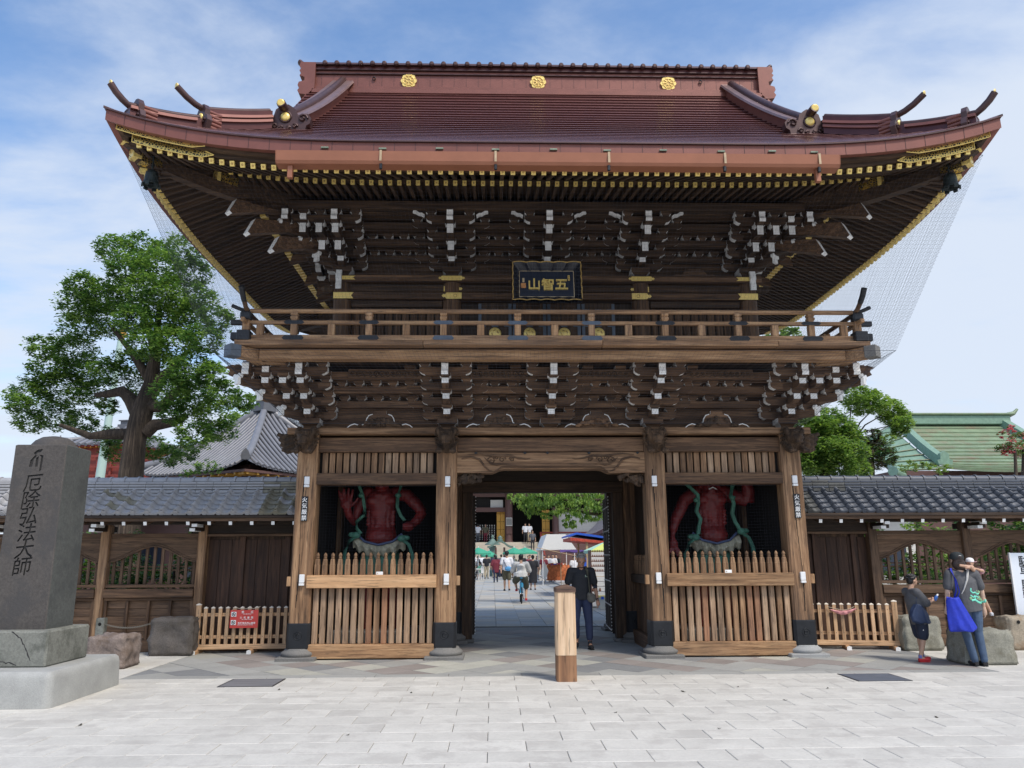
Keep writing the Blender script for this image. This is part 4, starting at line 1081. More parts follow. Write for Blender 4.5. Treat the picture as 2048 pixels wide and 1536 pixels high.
# hip rafters with gilded tips
for s_ in (-1, 1):
    for sy in (-1, 1):
        ang = math.atan2(sy, s_)
        def hr(d0, d1, z0, z1, w, h, cap, lt):
            L = (d1-d0)*math.sqrt(2); c0 = (s_*(UX+d0), RM+sy*(1.92+d0))
            q = MB(); n = 8; rs = []
            for i in range(n+1):
                u = i/n; z = z0+(z1-z0)*u+lt*(u**2.4)
                rs.append([(L*u, -w/2, z-h), (L*u, w/2, z-h), (L*u, w/2, z), (L*u, -w/2, z)])
            q.rings(rs, smooth=False)
            M_ = Matrix.Translation((c0[0], c0[1], 0)) @ Matrix.Rotation(ang, 4, 'Z')
            q2 = MB(); q2.v = [tuple(M_ @ Vector(v)) for v in q.v]; q2.f = q.f; q2.m = q.m; q2.sm = q.sm
            o = q2.build('hip_rafter', 'wood_old_x', gate); z = z1+lt
            g_ = MB(); g_.cbox(L-cap, L+.012, -w/2-.008, w/2+.008, z-h-.01, z+.008, .006, M=M_); g_.build('gilded_tip', 'gold', o)
            l_ = MB(); l_.box(L-cap-.30, L-cap, -w/2-.004, w/2+.004, z-h-.035, z-.03, 0, M=M_); l_.build('gold_openwork', 'gold_lattice', o)
            r_ = MB(); r_.tube([(L+.014, .035*math.cos(a*.7), z-h/2+.035*math.sin(a*.7)) for a in range(10)], .007, 4, M=M_); r_.build('crest_relief', 'gold_dark', o)
        hr(.3, 2.70, 7.72, 7.20, .16, .21, .12, .46); hr(.0, 1.78, 7.86, 7.62, .15, .19, .05, .12)
        hr(2.4, 2.80, 7.53, 7.62, .12, .06, .22, .08)
# box gutter in front
gt = MB(); x0, x1 = -4.05, 4.02
gt.prism([(-3.02, 7.215), (-3.0, 7.075), (-2.97, 7.035), (-2.80, 7.03), (-2.80, 7.045), (-2.96, 7.05), (-2.985, 7.08), (-3.005, 7.215)], x0, x1, 'x')
for x in (x0, x1): gt.prism([(-3.02, 7.215), (-3.0, 7.075), (-2.97, 7.035), (-2.80, 7.03), (-2.80, 7.215)], x-.006, x+.006, 'x')
gut = gt.build('gutter', 'gutter_copper', gate)
plain('gutter_strap', (.45, .33, .20), .5, n=.2); plain('verdigris', (.22, .27, .20), .7, n=.4)
for x in (-2.57, -.94, .68, 2.35, 3.72):
    MB().box(x-.016, x+.016, -3.03, -3.022, 7.06, 7.225).build('gutter_strap', 'gutter_strap', gut); MB().cbox(-.055, .055, -.012, .012, -.013, .013, .004).build('bracket_plate', 'verdigris', gut, (x, -2.868, 7.335)); MB().cbox(-.02, .02, -.02, .02, -.04, .04, .005).build('strap_foot', 'black_metal', gut, (x, -2.97, 7.0))
for x in (-3.4, -1.75, -.1, 1.5, 3.1): MB().cbox(-.055, .055, -.012, .012, -.013, .013, .004).build('bracket_plate', 'verdigris', gut, (x, -2.868, 7.345))
for x in (-3.86, 3.72): MB().cbox(-.035, .035, -.035, .035, 6.84, 7.03, .004).build('outlet', 'gutter_copper', gut, (x, -2.9, 0))
# ---- main ridge
y0, y1 = 1.93, 2.63
rdg = [(11.270, 11.370, 0.16, 'copper_light'), (11.370, 11.470, 0.1, 'copper_light'), (11.475, 11.770, 0.05, 'copper_light'), (11.770, 11.800, 0.09, 'copper_dark'), (11.800, 11.860, 0.06, 'copper_light'), (11.860, 11.890, 0.11, 'copper_dark'), (11.890, 11.970, 0.08, 'copper')]
for z0, z1, e, mt in rdg: MB().cbox(-4.86, 4.86, y0-e, y1+e, z0, z1, .008).build('ridge_course', mt, gate)
cp = MB(); cp.prism([(y0-.14, 11.97), (y0-.10, 12.04), (RM, 12.10), (y1+.10, 12.04), (y1+.14, 11.97)], -5.0, 5.0, 'x'); cp.build('ridge_cap', 'copper_dark', gate)
k = -4.6
kn = MB().lathe([(.052, 0), (.056, .02), (.05, .05), (.03, .06)], n=12, M=Matrix.Rotation(R(90), 4, 'X')).mesh('ridge_knob', 'copper_dark')
while k < 4.7: place('ridge_knob', kn, gate, (k, y0-.135, 11.985)); k += .255
for k in range(-18, 19): MB().box(k*.26-.0025, k*.26+.0025, y0-.0545, y0-.05, 11.48, 11.765).build('seam', 'copper_dark', gate)
def wheel_crest():
    q = MB(); n = 32; out = [(.165*(1+.07*math.cos(8*a)), a) for a in [2*math.pi*k/n for k in range(n)]]
    q.prism([(r*math.cos(a), r*math.sin(a)) for r, a in out], -.03, 0, 'y')
    o = MB()
    for r_ in (.115, .045): o.tube([(r_*math.cos(2*math.pi*k/20), -.035, r_*math.sin(2*math.pi*k/20)) for k in range(21)], .010, 5)
    for k in range(8):
        a = math.pi*k/4; o.tube([(.04*math.cos(a), -.035, .04*math.sin(a)), (.115*math.cos(a), -.035, .115*math.sin(a))], .011, 5)
        o.ball((.145*math.cos(a+.39), -.033, .145*math.sin(a+.39)), .013, 6)
    d_ = MB()
    d_.prism([(.10*math.cos(2*math.pi*k/20), .10*math.sin(2*math.pi*k/20)) for k in range(20)], -.0325, -.0305, 'y')
    return q, o, d_
for x in (-2.80, 0.0, 2.84):
    a, o_, d_ = wheel_crest(); c = a.build('wheel_crest', 'gold', gate, (x, y0-.055, 11.625)); o_.build('wheel_spokes', 'gold', c); d_.build('wheel_field', 'gold_dark', c)
for x in (-3.55, 3.55): q = MB(); q.tube([(.035*math.cos(2*math.pi*k/12), 0, .035*math.sin(2*math.pi*k/12)) for k in range(13)], .009, 5); q.ball((0, -.01, .03), .02, 6); q.build('ring_bolt', 'black_metal', gate, (x, y0-.075, 11.67))
for s_ in (-1, 1):        # ridge ends: stacked rolls and horn
    q = MB()
    for k in range(4): q.tube([(s_*4.84, 1.75, 12.03-.10*k), (s_*4.84, 2.8, 12.03-.10*k)], .001, 4)
    q = MB(); prof_ = [(4.80, 12.12), (5.12, 12.12), (5.14, 12.02), (5.10, 11.97), (5.14, 11.92), (5.10, 11.86), (5.13, 11.80), (5.02, 11.76), (5.02, 11.68), (5.14, 11.64), (5.16, 11.56), (5.12, 11.50), (5.16, 11.44), (5.12, 11.36), (4.95, 11.34), (4.80, 11.5)]
    q.prism([(s_*a, b-.12) for a, b in prof_], y0-.16, y1+.16, 'y'); q.build('ridge_end', 'copper_light', gate)
    h_ = MB(); h_.tube([(s_*4.6, RM, 12.09), (s_*4.95, RM, 12.12), (s_*5.13, RM, 12.20), (s_*5.28, RM, 12.34)], [.13, .13, .115, .10], 12, flat=.6); h_.build('ridge_horn', 'copper_dark', gate)
    # descending ridges
    for sy in (-1, 1):
        def P3(t_): # t 0 top .. 1 bottom
            y = RM+sy*(.42+(2.55+.15)*t_); x = s_*(4.22+.31*t_**1.0); d = 5.13-abs(y-RM); return x, y, 7.42+prof(d)
        q = MB(); top = MB(); rs = []; rt = []
        for k in range(13):
            t_ = k/12; x, y, z = P3(t_); hgt = .27
            rs.append([(x-.17, y, z-.05), (x+.17, y, z-.05), (x+.15, y, z+hgt), (x-.15, y, z+hgt)])
            rt.append((x, y, z+hgt+.05))
        q.rings(rs, 0, True, True, smooth=False); q.build('descending_ridge', 'copper_light', gate)
        rs2 = [[(p[0]-.24, p[1], p[2]-.055), (p[0]+.24, p[1], p[2]-.055), (p[0]+.22, p[1], p[2]-.01), (p[0]-.22, p[1], p[2]-.01)] for p in rt]
        c2 = MB(); c2.rings(rs2, 0, True, True, smooth=False); c2.build('ridge_cap', 'copper_grey', gate)
        x, y, z = P3(1.0); tp = rt+[(x+s_*.01, y+sy*.10, rt[-1][2]-.03), (x+s_*.03, y+sy*.22, rt[-1][2]-.04), (x+s_*.05, y+sy*.36, rt[-1][2]-.02)]
        top.tube(tp, [.078]*len(tp), 10); top.build('ridge_roll', 'copper_dark', gate)
        e_ = tp[-1]; dd = (Vector(tp[-1])-Vector(tp[-2])).normalized()
        q = MB(); M_ = Matrix.Translation(e_) @ Vector((0, sy, -.15)).to_track_quat('Z', 'Y').to_matrix().to_4x4(); q.lathe([(.066, -.004), (.066, .012), (.05, .016)], n=16, M=M_); q.build('gold_roundel', 'gold', gate)
        # demon-tile ornament
        if sy < 0:
            c0 = (x, y-.12, z+.06); o_ = MB()
            sh = [(-.34, -.20), (-.36, -.10), (-.42, -.06), (-.44, .04), (-.38, .12), (-.28, .13), (-.20, .08), (-.17, .20), (-.10, .26), (-.04, .30), (.04, .30), (.10, .26), (.17, .20), (.20, .08), (.28, .13), (.38, .12), (.44, .04), (.42, -.06), (.36, -.10), (.34, -.20)]
            o_.prism(sh, -.10, .05, 'y')
            oo = o_.build('demon_tile', 'copper_dark', gate, c0)
            r_ = MB()
            for ss in (-1, 1):
                for cx_, cz_, rr in ((.30, .03, .085), (.17, -.12, .05), (.06, -.15, .035)):
                    r_.tube([(ss*(cx_+rr*(1-b/12)*math.cos(b*.75)), -.115, cz_+rr*(1-b/12)*math.sin(b*.75)) for b in range(11)], .018, 6)
            r_.tube([(.10*math.cos(2*math.pi*k/20), -.11, .06+.10*math.sin(2*math.pi*k/20)) for k in range(21)], .014, 6); r_.build('cloud_relief', 'copper_dark', oo)
            g_ = MB(); g_.lathe([(.082, 0), (.078, .02), (.03, .026)], n=20, M=Matrix.Translation((0, -.10, .06)) @ Matrix.Rotation(R(90), 4, 'X')); g_.build('gold_roundel', 'gold', oo)
            b_ = MB(); b_.cbox(-.42, .42, -.14, .10, -.26, -.20, .008); b_.build('ornament_base', 'copper_light', oo)
        # hip ridges out to the corner
        hp = []
        for k in range(17):
            t_ = k/16; d = 1.78-1.58*t_; xx, yy = s_*(RX-d), RM+sy*(5.13-d); hp.append((xx, yy, 7.42+prof(d)+lift_x(RX-d)*max(0, 1-d/3.2)+.02))
        n1 = 8
        def hip(nm, pts, w, h, mt, z_=0):
            q = MB(); rs = []; nx, ny = -sy*1, s_*1
            L = math.sqrt(2); px, py = (sy/L, -s_/L)
            for p in pts: rs.append([(p[0]-px*w, p[1]-py*w, p[2]-.04+z_), (p[0]+px*w, p[1]+py*w, p[2]-.04+z_), (p[0]+px*w*.9, p[1]+py*w*.9, p[2]+h+z_), (p[0]-px*w*.9, p[1]-py*w*.9, p[2]+h+z_)])
            q.rings(rs, 0, True, True, smooth=False); return q.build(nm, mt, gate)
        hip('hip_ridge', hp[:n1+1], .12, .30, 'copper', 0); hip('hip_ridge', hp, .12, .12, 'copper', 0)
        for z_ in (.12, .20): hip('hip_ridge_band', hp[:n1+1], .15, .015, 'copper_light', z_)
        hip('hip_ridge_band', hp[n1+1:], .15, .015, 'copper_light', .10)
        def roll(p, extra, r_):
            tp = p+extra; q = MB(); q.tube(tp, r_, 10); o = q.build('ridge_roll', 'copper_dark', gate)
            dd = (Vector(tp[-1])-Vector(tp[-2])).normalized(); M_ = Matrix.Translation(tp[-1]) @ Vector((s_, sy, -.3)).to_track_quat('Z', 'Y').to_matrix().to_4x4()
            g_ = MB(); g_.lathe([(r_*1.0, -.006), (r_*1.0, .006), (r_*.8, .009)], n=14, M=M_); g_.build('gold_roundel', 'gold', o)
        up = [(p[0], p[1], p[2]+.33) for p in hp[:n1+1]]; e = up[-1]
        roll(up, [(e[0]+s_*.10, e[1]+sy*.10, e[2]+.03), (e[0]+s_*.20, e[1]+sy*.20, e[2]+.09), (e[0]+s_*.32, e[1]+sy*.32, e[2]+.20)], .052)
        up = [(p[0], p[1], p[2]+.17) for p in hp[n1:]]; e = up[-1]
        roll(up, [(e[0]+s_*.06, e[1]+sy*.06, e[2]+.05), (e[0]+s_*.13, e[1]+sy*.13, e[2]+.13), (e[0]+s_*.19, e[1]+sy*.19, e[2]+.23)], .052)
        for idx, zt in ((n1, .17), (15, .06)):
            p = hp[idx]; M_ = Matrix.Translation((p[0], p[1], p[2]+zt-.06)) @ Matrix.Rotation(math.atan2(sy, s_)+math.pi/2, 4, 'Z')
            q = MB(); q.prism([(a*1.2, b*1.2) for a, b in [(-.17, -.16), (-.22, -.06), (-.17, .04), (-.12, .02), (-.13, .14), (-.07, .22), (0, .24), (.07, .22), (.13, .14), (.12, .02), (.17, .04), (.22, -.06), (.17, -.16)]], -.04, .04, 'y', M=M_)
            oo = q.build('demon_tile', 'copper_dark', gate); r_ = MB()
            for ss in (-1, 1): r_.tube([(ss*(.15+.05*(1-b/10)*math.cos(b*.8)), -.05, -.06+.05*(1-b/10)*math.sin(b*.8)) for b in range(9)], .015, 5, M=M_)
            r_.build('cloud_relief', 'copper_dark', oo)
            q = MB(); q.lathe([(.07, 0), (.065, .02), (.03, .025)], n=16, M=M_ @ Matrix.Translation((0, -.04, .06)) @ Matrix.Rotation(R(90), 4, 'X')); q.build('gold_roundel', 'gold', oo)
            q = MB()
            for k in range(5): q.tube([(-.12, .04, -.12+.065*k), (-.12, .24, -.12+.065*k)], .035, 8, M=M_); q.tube([(.12, .04, -.12+.065*k), (.12, .24, -.12+.065*k)], .035, 8, M=M_)
            q.box(-.10, .10, .04, .22, -.14, .18, M=M_); q.build('rolled_stack', 'copper_light', oo)
# underside lining so no light leaks through the roof
q = MB(); q.box(-5.6, 5.6, -1.7, 6.2, 8.02, 8.04); q.build('light_leak_lining', 'dark_wall', gate)

# ================================================================== things hung on the gate
def bell(lbl):
    b_ = thing('wind_bell', lbl, 'wind bell', group='bronze bells under the roof corners'); q = MB()
    q.lathe([(.02, .0), (.06, -.005), (.085, -.03), (.095, -.09), (.10, -.17), (.115, -.22), (.125, -.24), (.11, -.235), (.09, -.17), (.06, -.02)], n=18)
    for k in range(6): a = k*math.pi/3; q.box(-.03, .03, -.012, .012, -.275, -.225, M=Matrix.Rotation(a, 4, 'Z') @ Matrix.Translation((0, -.118, 0)))
    q.build('bell_body', 'bronze', b_); q = MB(); q.tube([(0, 0, 0), (0, 0, .10), (0, 0, .24)], .012, 6); q.tube([(0, .0, .05), (.03, 0, .08), (0, 0, .11), (-.03, 0, .08), (0, 0, .05)], .008, 5); q.build('chain', 'bronze', b_)
    q = MB(); q.tube([(0, 0, -.05), (0, 0, -.20)], .006, 5); q.prism([(-.03, -.2), (.03, -.2), (.05, -.26), (0, -.29), (-.05, -.26)], -.004, .004, 'y'); q.build('clapper', 'bronze', b_); return b_
bl = bell('dark bronze bell under the roof corner nearer the big tree'); bl.location = (-6.10, -2.28, 7.27)
br = copy_tree(bl, (6.08, -2.26, 7.33), None, 'dark bronze bell under the roof corner on the side of the woman and boy')
# plaque
pq = thing('name_plaque', 'black lacquer plaque with three gold characters in a rippled gilded frame above the balcony', 'plaque', (-.055, UY0-.85, 6.15)); M_ = Matrix.Rotation(R(-9), 4, 'X')
plain('lacquer', (.012, .015, .024), .22, n=.1); plain('lacquer_face', (.022, .030, .05), .3, n=.1)
W2, H2 = .585, .365
q = MB(); q.prism([(-W2*.84, -H2*.72), (W2*.84, -H2*.72), (W2*.84, H2*.72), (-W2*.84, H2*.72)], -.0, .05, 'y', M=M_); pf = q.build('plaque_face', 'lacquer_face', pq)
def ripple(n, a0, a1, fixed, hor, amp):
    out = []
    for k in range(n+1):
        u = a0+(a1-a0)*k/n; w = amp*(abs(math.sin(k*math.pi/n*5))-.5)
        out.append((u, fixed+w) if hor else (fixed+w, u))
    return out
fr_ = MB()
outer = ripple(30, -W2, W2, H2, True, .018)[:-1]+ripple(18, H2, -H2, W2, False, .012)[:-1]+ripple(30, W2, -W2, -H2, True, .018)[:-1]+ripple(18, -H2, H2, -W2, False, .012)[:-1]
nO = len(outer); inner_ = [(max(-W2*.8, min(W2*.8, a*.80)), max(-H2*.68, min(H2*.68, b*.68))) for a, b in outer]
fr_.rings([[(a, -.12, b) for a, b in outer], [(a, .0, b) for a, b in inner_], [(a, .06, b) for a, b in inner_], [(a, .0, b) for a, b in outer]], 0, False, True, M=M_, smooth=False)
fo = fr_.build('frame', 'lacquer', pq); e_ = MB(); e_.tube([(a, -.122, b) for a, b in outer]+[(outer[0][0], -.122, outer[0][1])], .011, 5, M=M_); e_.build('gilded_edge', 'gold_dark', fo)
bd = MB()
for x0, x1, z0, z1 in ((-.475, .475, .245, .256), (-.475, .475, -.256, -.245), (-.475, -.464, -.245, .245), (.464, .475, -.245, .245)): bd.box(x0, x1, -.006, -.001, z0, z1, M=M_)
plain('border_gold', (.75, .60, .38), .4, metal=.3); bd.build('border_line', 'border_gold', pq)
for ch, x in (('山', -.215), ('智', .015), ('五', .255)):
    vs, fs = glyph(ch, .235, .02, .015); q = MB(); q.add([(a, b*1-.004, c) for a, b, c in vs], fs, M=M_ @ Matrix.Translation((x, -.012, -.02)) @ Matrix.Shear('XZ', 4, (0, 0)) ); q.build('gold_character', 'gold', pq)
plain('seal_orange', (.62, .28, .10), .5, n=.5, nscale=60)
for x, z, w, h, mt in ((.385, .115, .018, .052, 'gold'), (-.40, .07, .018, .04, 'border_gold'), (-.40, -.035, .043, .048, 'seal_orange')): MB().cbox(x-w, x+w, -.012, 0, z-h, z+h, .004, M=M_).build('seal', mt, pq)
for ch, x, z, s_ in (('金', .385, .135, .03), ('剛', .385, .095, .03), ('山', -.40, .07, .03)):
    vs, fs = glyph(ch, s_, .001); q = MB(); q.add(vs, fs, M=M_ @ Matrix.Translation((x, -.0145, z))); q.build('small_character', 'gold_dark', pq)
# fire-warning boards and white sensor boxes
def warn(x, lbl):
    s_ = thing('warning_board', lbl, 'sign', (x, -.182, 2.36), 0, 'fire warning boards'); MB().cbox(-.052, .052, -.012, .008, -.20, .20, .003).build('board', 'black_paint', s_)
    t_ = MB()
    for k, ch in enumerate('火気厳禁'):
        vs, fs = glyph(ch, .088, .001, .012); t_.add([(a, b, c+.145-k*.097) for a, b, c in vs], fs, M=Matrix.Translation((0, -.0145, 0)))
    t_.build('lettering', 'white_paint', s_); q = MB(); q.tube([(0, 0, .2), (.0, .01, .30)], .003, 4); q.build('hook', 'black_metal', s_); return s_
warn(-4.06, 'narrow black board with white characters on the column by the grey tiled wall'); warn(4.10, 'narrow black board with white characters on the column by the slate-blue tiled wall').location = (4.09, -.182, 2.38)
def sensor():
    s_ = thing('sensor_box', 'x', 'sensor', group='white sensor boxes on the columns'); MB().cbox(-.042, .042, -.04, 0, -.045, .085, .006).build('housing', 'white_metal', s_); MB().cbox(-.042, .042, -.05, 0, -.09, -.052, .006).build('lens_hood', 'white_metal', s_); return s_
sn = sensor(); lbl = ['by the grey tiled wall', 'left of the passage', 'right of the passage', 'by the slate-blue tiled wall']; ar = ['outermost column', 'inner column', 'inner column', 'outermost column']
for i, x in enumerate(CX):
    for z, w_ in ((2.80, 'high'), (1.23, 'low')):
        l_ = 'white sensor box mounted %s on the gate\'s %s %s' % (w_, ar[i], lbl[i])
        xx = x+(.02 if i != 2 else -.03)
        if i == 0 and z > 2: sn.location = (xx, -.172, z); sn['label'] = l_
        else: copy_tree(sn, (xx, -.172, z), None, l_)
for x, w_ in ((-2.80, 'left'), (2.86, 'right')):
    o = MB().cbox(-.055, .055, -.006, .006, 0, .05, .002).build('name_tag', 'white_paint', None, (x, -.20, 1.303)); tag(o, 'tiny white card standing on the rail before the %s red guardian statue' % w_, 'card')
    MB().ball((-.03, -.008, .026), .008, 6).build('printed_mark', 'gold_dark', o)
# bird netting
plain('net_cord', (.05, .055, .07), .8)
def net(corners, du, dv, th=.0012):
    a, b, c, d = [Vector(p) for p in corners]      # a-b top, d-c bottom
    q = MB(); nu = int((b-a).length/du); nv = int((d-a).length/dv)
    def strand(p0, p1, mid, t_=th):
        ax = (p1-p0).normalized(); u = ax.cross(Vector((0, 1, 0.3))).normalized()*t_; w = ax.cross(u).normalized()*t_; pts = [p0, (p0+p1)/2+mid, p1]; vs = []
        for p in pts: vs += [p+u, p-u*.5+w*.87, p-u*.5-w*.87]
        q.add(vs, [(i*3+j, i*3+(j+1) % 3, i*3+3+(j+1) % 3, i*3+3+j) for i in (0, 1) for j in range(3)])
    for k in range(nu+1):
        t_ = k/nu; p0 = a.lerp(b, t_); p1 = d.lerp(c, t_); strand(p0, p1, Vector((rnd.uniform(-.01, .01), .03, 0)))
    for k in range(nv+1):
        t_ = k/nv; p0 = a.lerp(d, t_); p1 = b.lerp(c, t_); strand(p0, p1, Vector((0, .02, -.02 if 0 < k < nv else 0)), th if 0 < k < nv else .004)
    return q
nets = thing('bird_netting', 'fine dark bird netting hung from the eaves corners down to the balcony ends', 'netting')
TL, TR, BL, BR = (-6.4, -2.62, 7.45), (6.4, -2.62, 7.45), (-5.25, -1.66, 4.66), (5.25, -1.66, 4.66)
net([TL, TR, BR, BL], .062, .062, .0008).build('net_panel', 'net_cord', nets, kind='stuff')
TLb, TRb, BLb, BRb = (-6.4, 7.1, 7.45), (6.4, 7.1, 7.45), (-5.25, 6.2, 4.66), (5.25, 6.2, 4.66)
net([TLb, TL, BL, BLb], .062, .062).build('net_panel', 'net_cord', nets, kind='stuff'); net([TR, TRb, BRb, BR], .062, .062).build('net_panel', 'net_cord', nets, kind='stuff')
net([BL, BR, (4.3, -.35, 3.75), (-4.3, -.35, 3.75)], .062, .062).build('net_panel', 'net_cord', nets, kind='stuff')
net([BLb, BL, (-4.3, -.35, 3.75), (-4.3, 4.9, 3.75)], .062, .062).build('net_panel', 'net_cord', nets, kind='stuff'); net([BR, BRb, (4.3, 4.9, 3.75), (4.3, -.35, 3.75)], .062, .062).build('net_panel', 'net_cord', nets, kind='stuff')
# ================================================================== ROOFED TIMBER WALLS ON BOTH SIDES
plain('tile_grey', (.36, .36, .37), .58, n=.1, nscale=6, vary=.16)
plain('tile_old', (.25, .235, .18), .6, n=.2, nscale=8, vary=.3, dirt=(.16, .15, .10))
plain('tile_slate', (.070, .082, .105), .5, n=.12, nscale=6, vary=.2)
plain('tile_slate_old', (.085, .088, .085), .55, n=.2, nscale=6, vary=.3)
def pantile(mirror=1, front=False):
    """one S-profile clay tile; x across, y up the slope"""
    q = MB(); w = .243; L = .20; n = 14; r0 = []; r1 = []
    def h(u): return (.066*math.sin(math.pi*min(1, u/.40))**.8 if u < .40 else -.022*math.sin(math.pi*(u-.40)/.60))
    for i in range(n+1):
        u = i/n*1.03; z = h(min(u, 1)); x = (-w/2+w*u)*mirror
        r0.append((x, 0, z*1.12+.022)); r1.append((x, L, z))
    low = [(x, y+.006, z-.024) for x, y, z in r0]
    q.rings([low, r0, r1], 0, False, False, smooth=False)
    for k in range(n, 2*n): q.sm[k] = True
    if front:
        c = (-w/2+w*.20)*mirror
        q.lathe([(.048, -.012), (.048, .006), (.036, .007), (.034, .002), (.02, .002), (.016, .006)], n=14, M=Matrix.Translation((c, -.004, .012)) @ Matrix.Rotation(R(90), 4, 'X'))
        lp = [(-w/2+w*u)*mirror for u in (.3, .45, .65, .85, 1.0)]; zz = [-.01, -.03, -.042, -.03, .0]
        q.rings([[(x, -.008, z) for x, z in zip(lp, zz)], [(x, -.008, z+.045) for x, z in zip(lp, zz)]], 0, False, False, smooth=False)
    return q
TW = .243
wood('wood_door_z', (.020, .010, .007), (.050, .026, .017), (.10, .055, .035), 'z', .8, vary=.2)
def roofed_wall(sg, x_in, x_out, mt, mto, label, ptop, nrow=5):
    tn = sg*1
    wl = thing('roofed_wall', label, 'wall', (0, 0, 0))
    yr, ye = 1.15, .47; zt, ze = 2.72, 2.295; ang = math.atan2(zt-ze, yr-ye-.10); SLm = math.hypot(zt-ze, yr-ye-.10)
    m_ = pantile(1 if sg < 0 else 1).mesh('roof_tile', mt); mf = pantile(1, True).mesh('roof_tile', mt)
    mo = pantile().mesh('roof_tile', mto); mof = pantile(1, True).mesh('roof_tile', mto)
    n = int(abs(x_out-x_in)/TW); ex = SLm/nrow
    for i in range(n):
        x = x_in+sg*(i+.5)*TW
        for r_ in range(nrow):
            old = i < (3 if sg < 0 else 2) and rnd.random() < .8 or (sg < 0 and rnd.random() < .06)
            me = (mof if old else mf) if r_ == 0 else (mo if old else m_)
            y = ye+ex*r_*math.cos(ang); z = ze+ex*r_*math.sin(ang)+.03
            place('roof_tile', me, wl, (x+rnd.uniform(-.002, .002), y, z+rnd.uniform(-.002, .002)), rot=(ang-.03, rnd.uniform(-.012, .012), 0))
    xa, xb = sorted((x_in, x_out))
    # rear slope, boards under the tiles
    q = MB(); q.prism([(ye-.02, ze-.012), (yr, zt+.02), (2*yr-ye+.02, ze-.012), (2*yr-ye+.02, ze-.045), (yr, zt-.02), (ye-.02, ze-.045)], xa, xb, 'x'); q.build('roof_board', 'wood_deep_x', wl)
    q = MB()
    for r_ in range(5):
        y0 = 2*yr-ye-r_*.12; q.rings([[(xa, y0, ze+.01+r_*.082), (xb, y0, ze+.01+r_*.082)], [(xa, y0-.13, ze+.10+r_*.082), (xb, y0-.13, ze+.10+r_*.082)]], 0, False, False, smooth=False)
    q.build('rear_tiling', mt, wl, kind='stuff')
    # layered ridge
    for z0, z1, d in ((2.715, 2.765, .165), (2.78, 2.815, .15), (2.83, 2.865, .14), (2.88, 2.915, .13)):
        x = xa
        while x < xb-.01:
            w = min(.30, xb-x); q = MB(); q.cbox(x+.002, x+w-.002, yr-d, yr+d, z0, z1, .006); q.build('ridge_tile', mt if not (abs(x-x_in) < 1.1 and rnd.random() < .6) else mto, wl); x += w
    MB().box(xa, xb, yr-.12, yr+.12, 2.70, 2.92).build('ridge_core', 'plinth_stone', wl)
    x = xa
    cap = MB(); pr = [(yr+.085*math.cos(a), 2.925+.085*math.sin(a)) for a in [math.pi*k/8 for k in range(9)]]
    cap.prism([(p[0]-yr, p[1]) for p in pr], 0, .243, 'x')
    cap2 = MB(); cap2.prism([(.10*math.cos(math.pi*k/8), 2.925+.10*math.sin(math.pi*k/8)) for k in range(9)], 0, .035, 'x')
    cm1 = cap.mesh('ridge_cap', mt); cm2 = cap2.mesh('cap_band', mt)
    while x < xb-.1:
        o = place('ridge_cap', cm1, wl, (x, yr, rnd.uniform(-.003, .003))); place('cap_band', cm2, o, (.0, 0, 0)); x += .247
    # eave fascia, rafters with white ends
    MB().cbox(xa, xb, ye+.015, ye+.05, ze-.10, ze-.045, .004).build('eave_board', 'wood_fence_x', wl)
    rm_ = MB(); rm_.box(-.028, .028, 0, .62, -.03, .03, [0, 0, 1, 0, 0, 0]); rm_ = rm_.mesh('rafter', ['wood_fence_y', 'white_paint'])
    x = x_in+sg*.12
    while abs(x-x_in) < abs(x_out-x_in)-.1: place('rafter', rm_, wl, (x, ye+.035, ze-.135), rot=(.25, 0, 0)); x += sg*.362
    MB().cbox(xa, xb, yr-.30, yr-.22, ze-.14, ze-.06, .004).build('eave_purlin', 'wood_deep_x', wl)
    # posts and bays
    for i, px in enumerate(ptop):
        MB().cbox(-.078, .078, -.075, .075, 0, 2.16, .008).build('post', 'wood_pale_z' if sg < 0 else 'wood_fence_z', wl, (px, yr, 0))
        MB().cbox(-.06, .06, -.52, .3, -.05, .05, .006).build('bracket_arm', 'wood_deep_y', wl, (px+sg*.03, yr, 2.09))
        for dx, z, y in ((.05, 2.13, -.60), (0.0, 2.055, -.55)):
            MB().cbox(-.045, .045, -.006, .3, -.026, .026, .002).build('bracket_tip', ['white_paint'], wl, (px+dx-.02, yr+y+.02, z))
    MB().cbox(xa, xb, yr-.05, yr+.05, 2.19, 2.27, .005).build('top_plate', 'wood_deep_x', wl)
    # door bay next to the gate
    d0, d1 = sorted((x_in+sg*.12, ptop[0]-sg*.08))
    MB().cbox(d0-.3, d1, yr-.03, yr+.08, 2.0, 2.19, .006).build('door_head', 'wood_deep_x', wl); MB().cbox(d0-.3, d1, yr-.05, yr+.0, 1.955, 1.998, .004).build('door_rail', 'wood_fence_x', wl)
    dd = MB(); dd.box(d0-.3, d1, yr+.10, yr+.13, .05, 1.96); dr_ = dd.build('side_door', 'wood_old_z', wl)
    for k in range(3):
        a = d0-.25+k*(d1-d0+.25)/2.4
        MB().cbox(a, a+.10, yr+.045, yr+.098, .05, 1.955, .005).build('stile', 'wood_door_z', dr_)
    nb = 9
    for k in range(nb): 
        a = d0-.25+k*(d1-d0+.3)/nb; MB().cbox(a+.003, a+(d1-d0+.3)/nb-.003, yr+.082, yr+.099, .08, 1.90, .003).build('plank', 'wood_door_z', dr_)
    MB().cbox(d0-.3, d1, yr-.02, yr+.09, .0, .10, .006).build('threshold', 'wood_fence_x', wl)
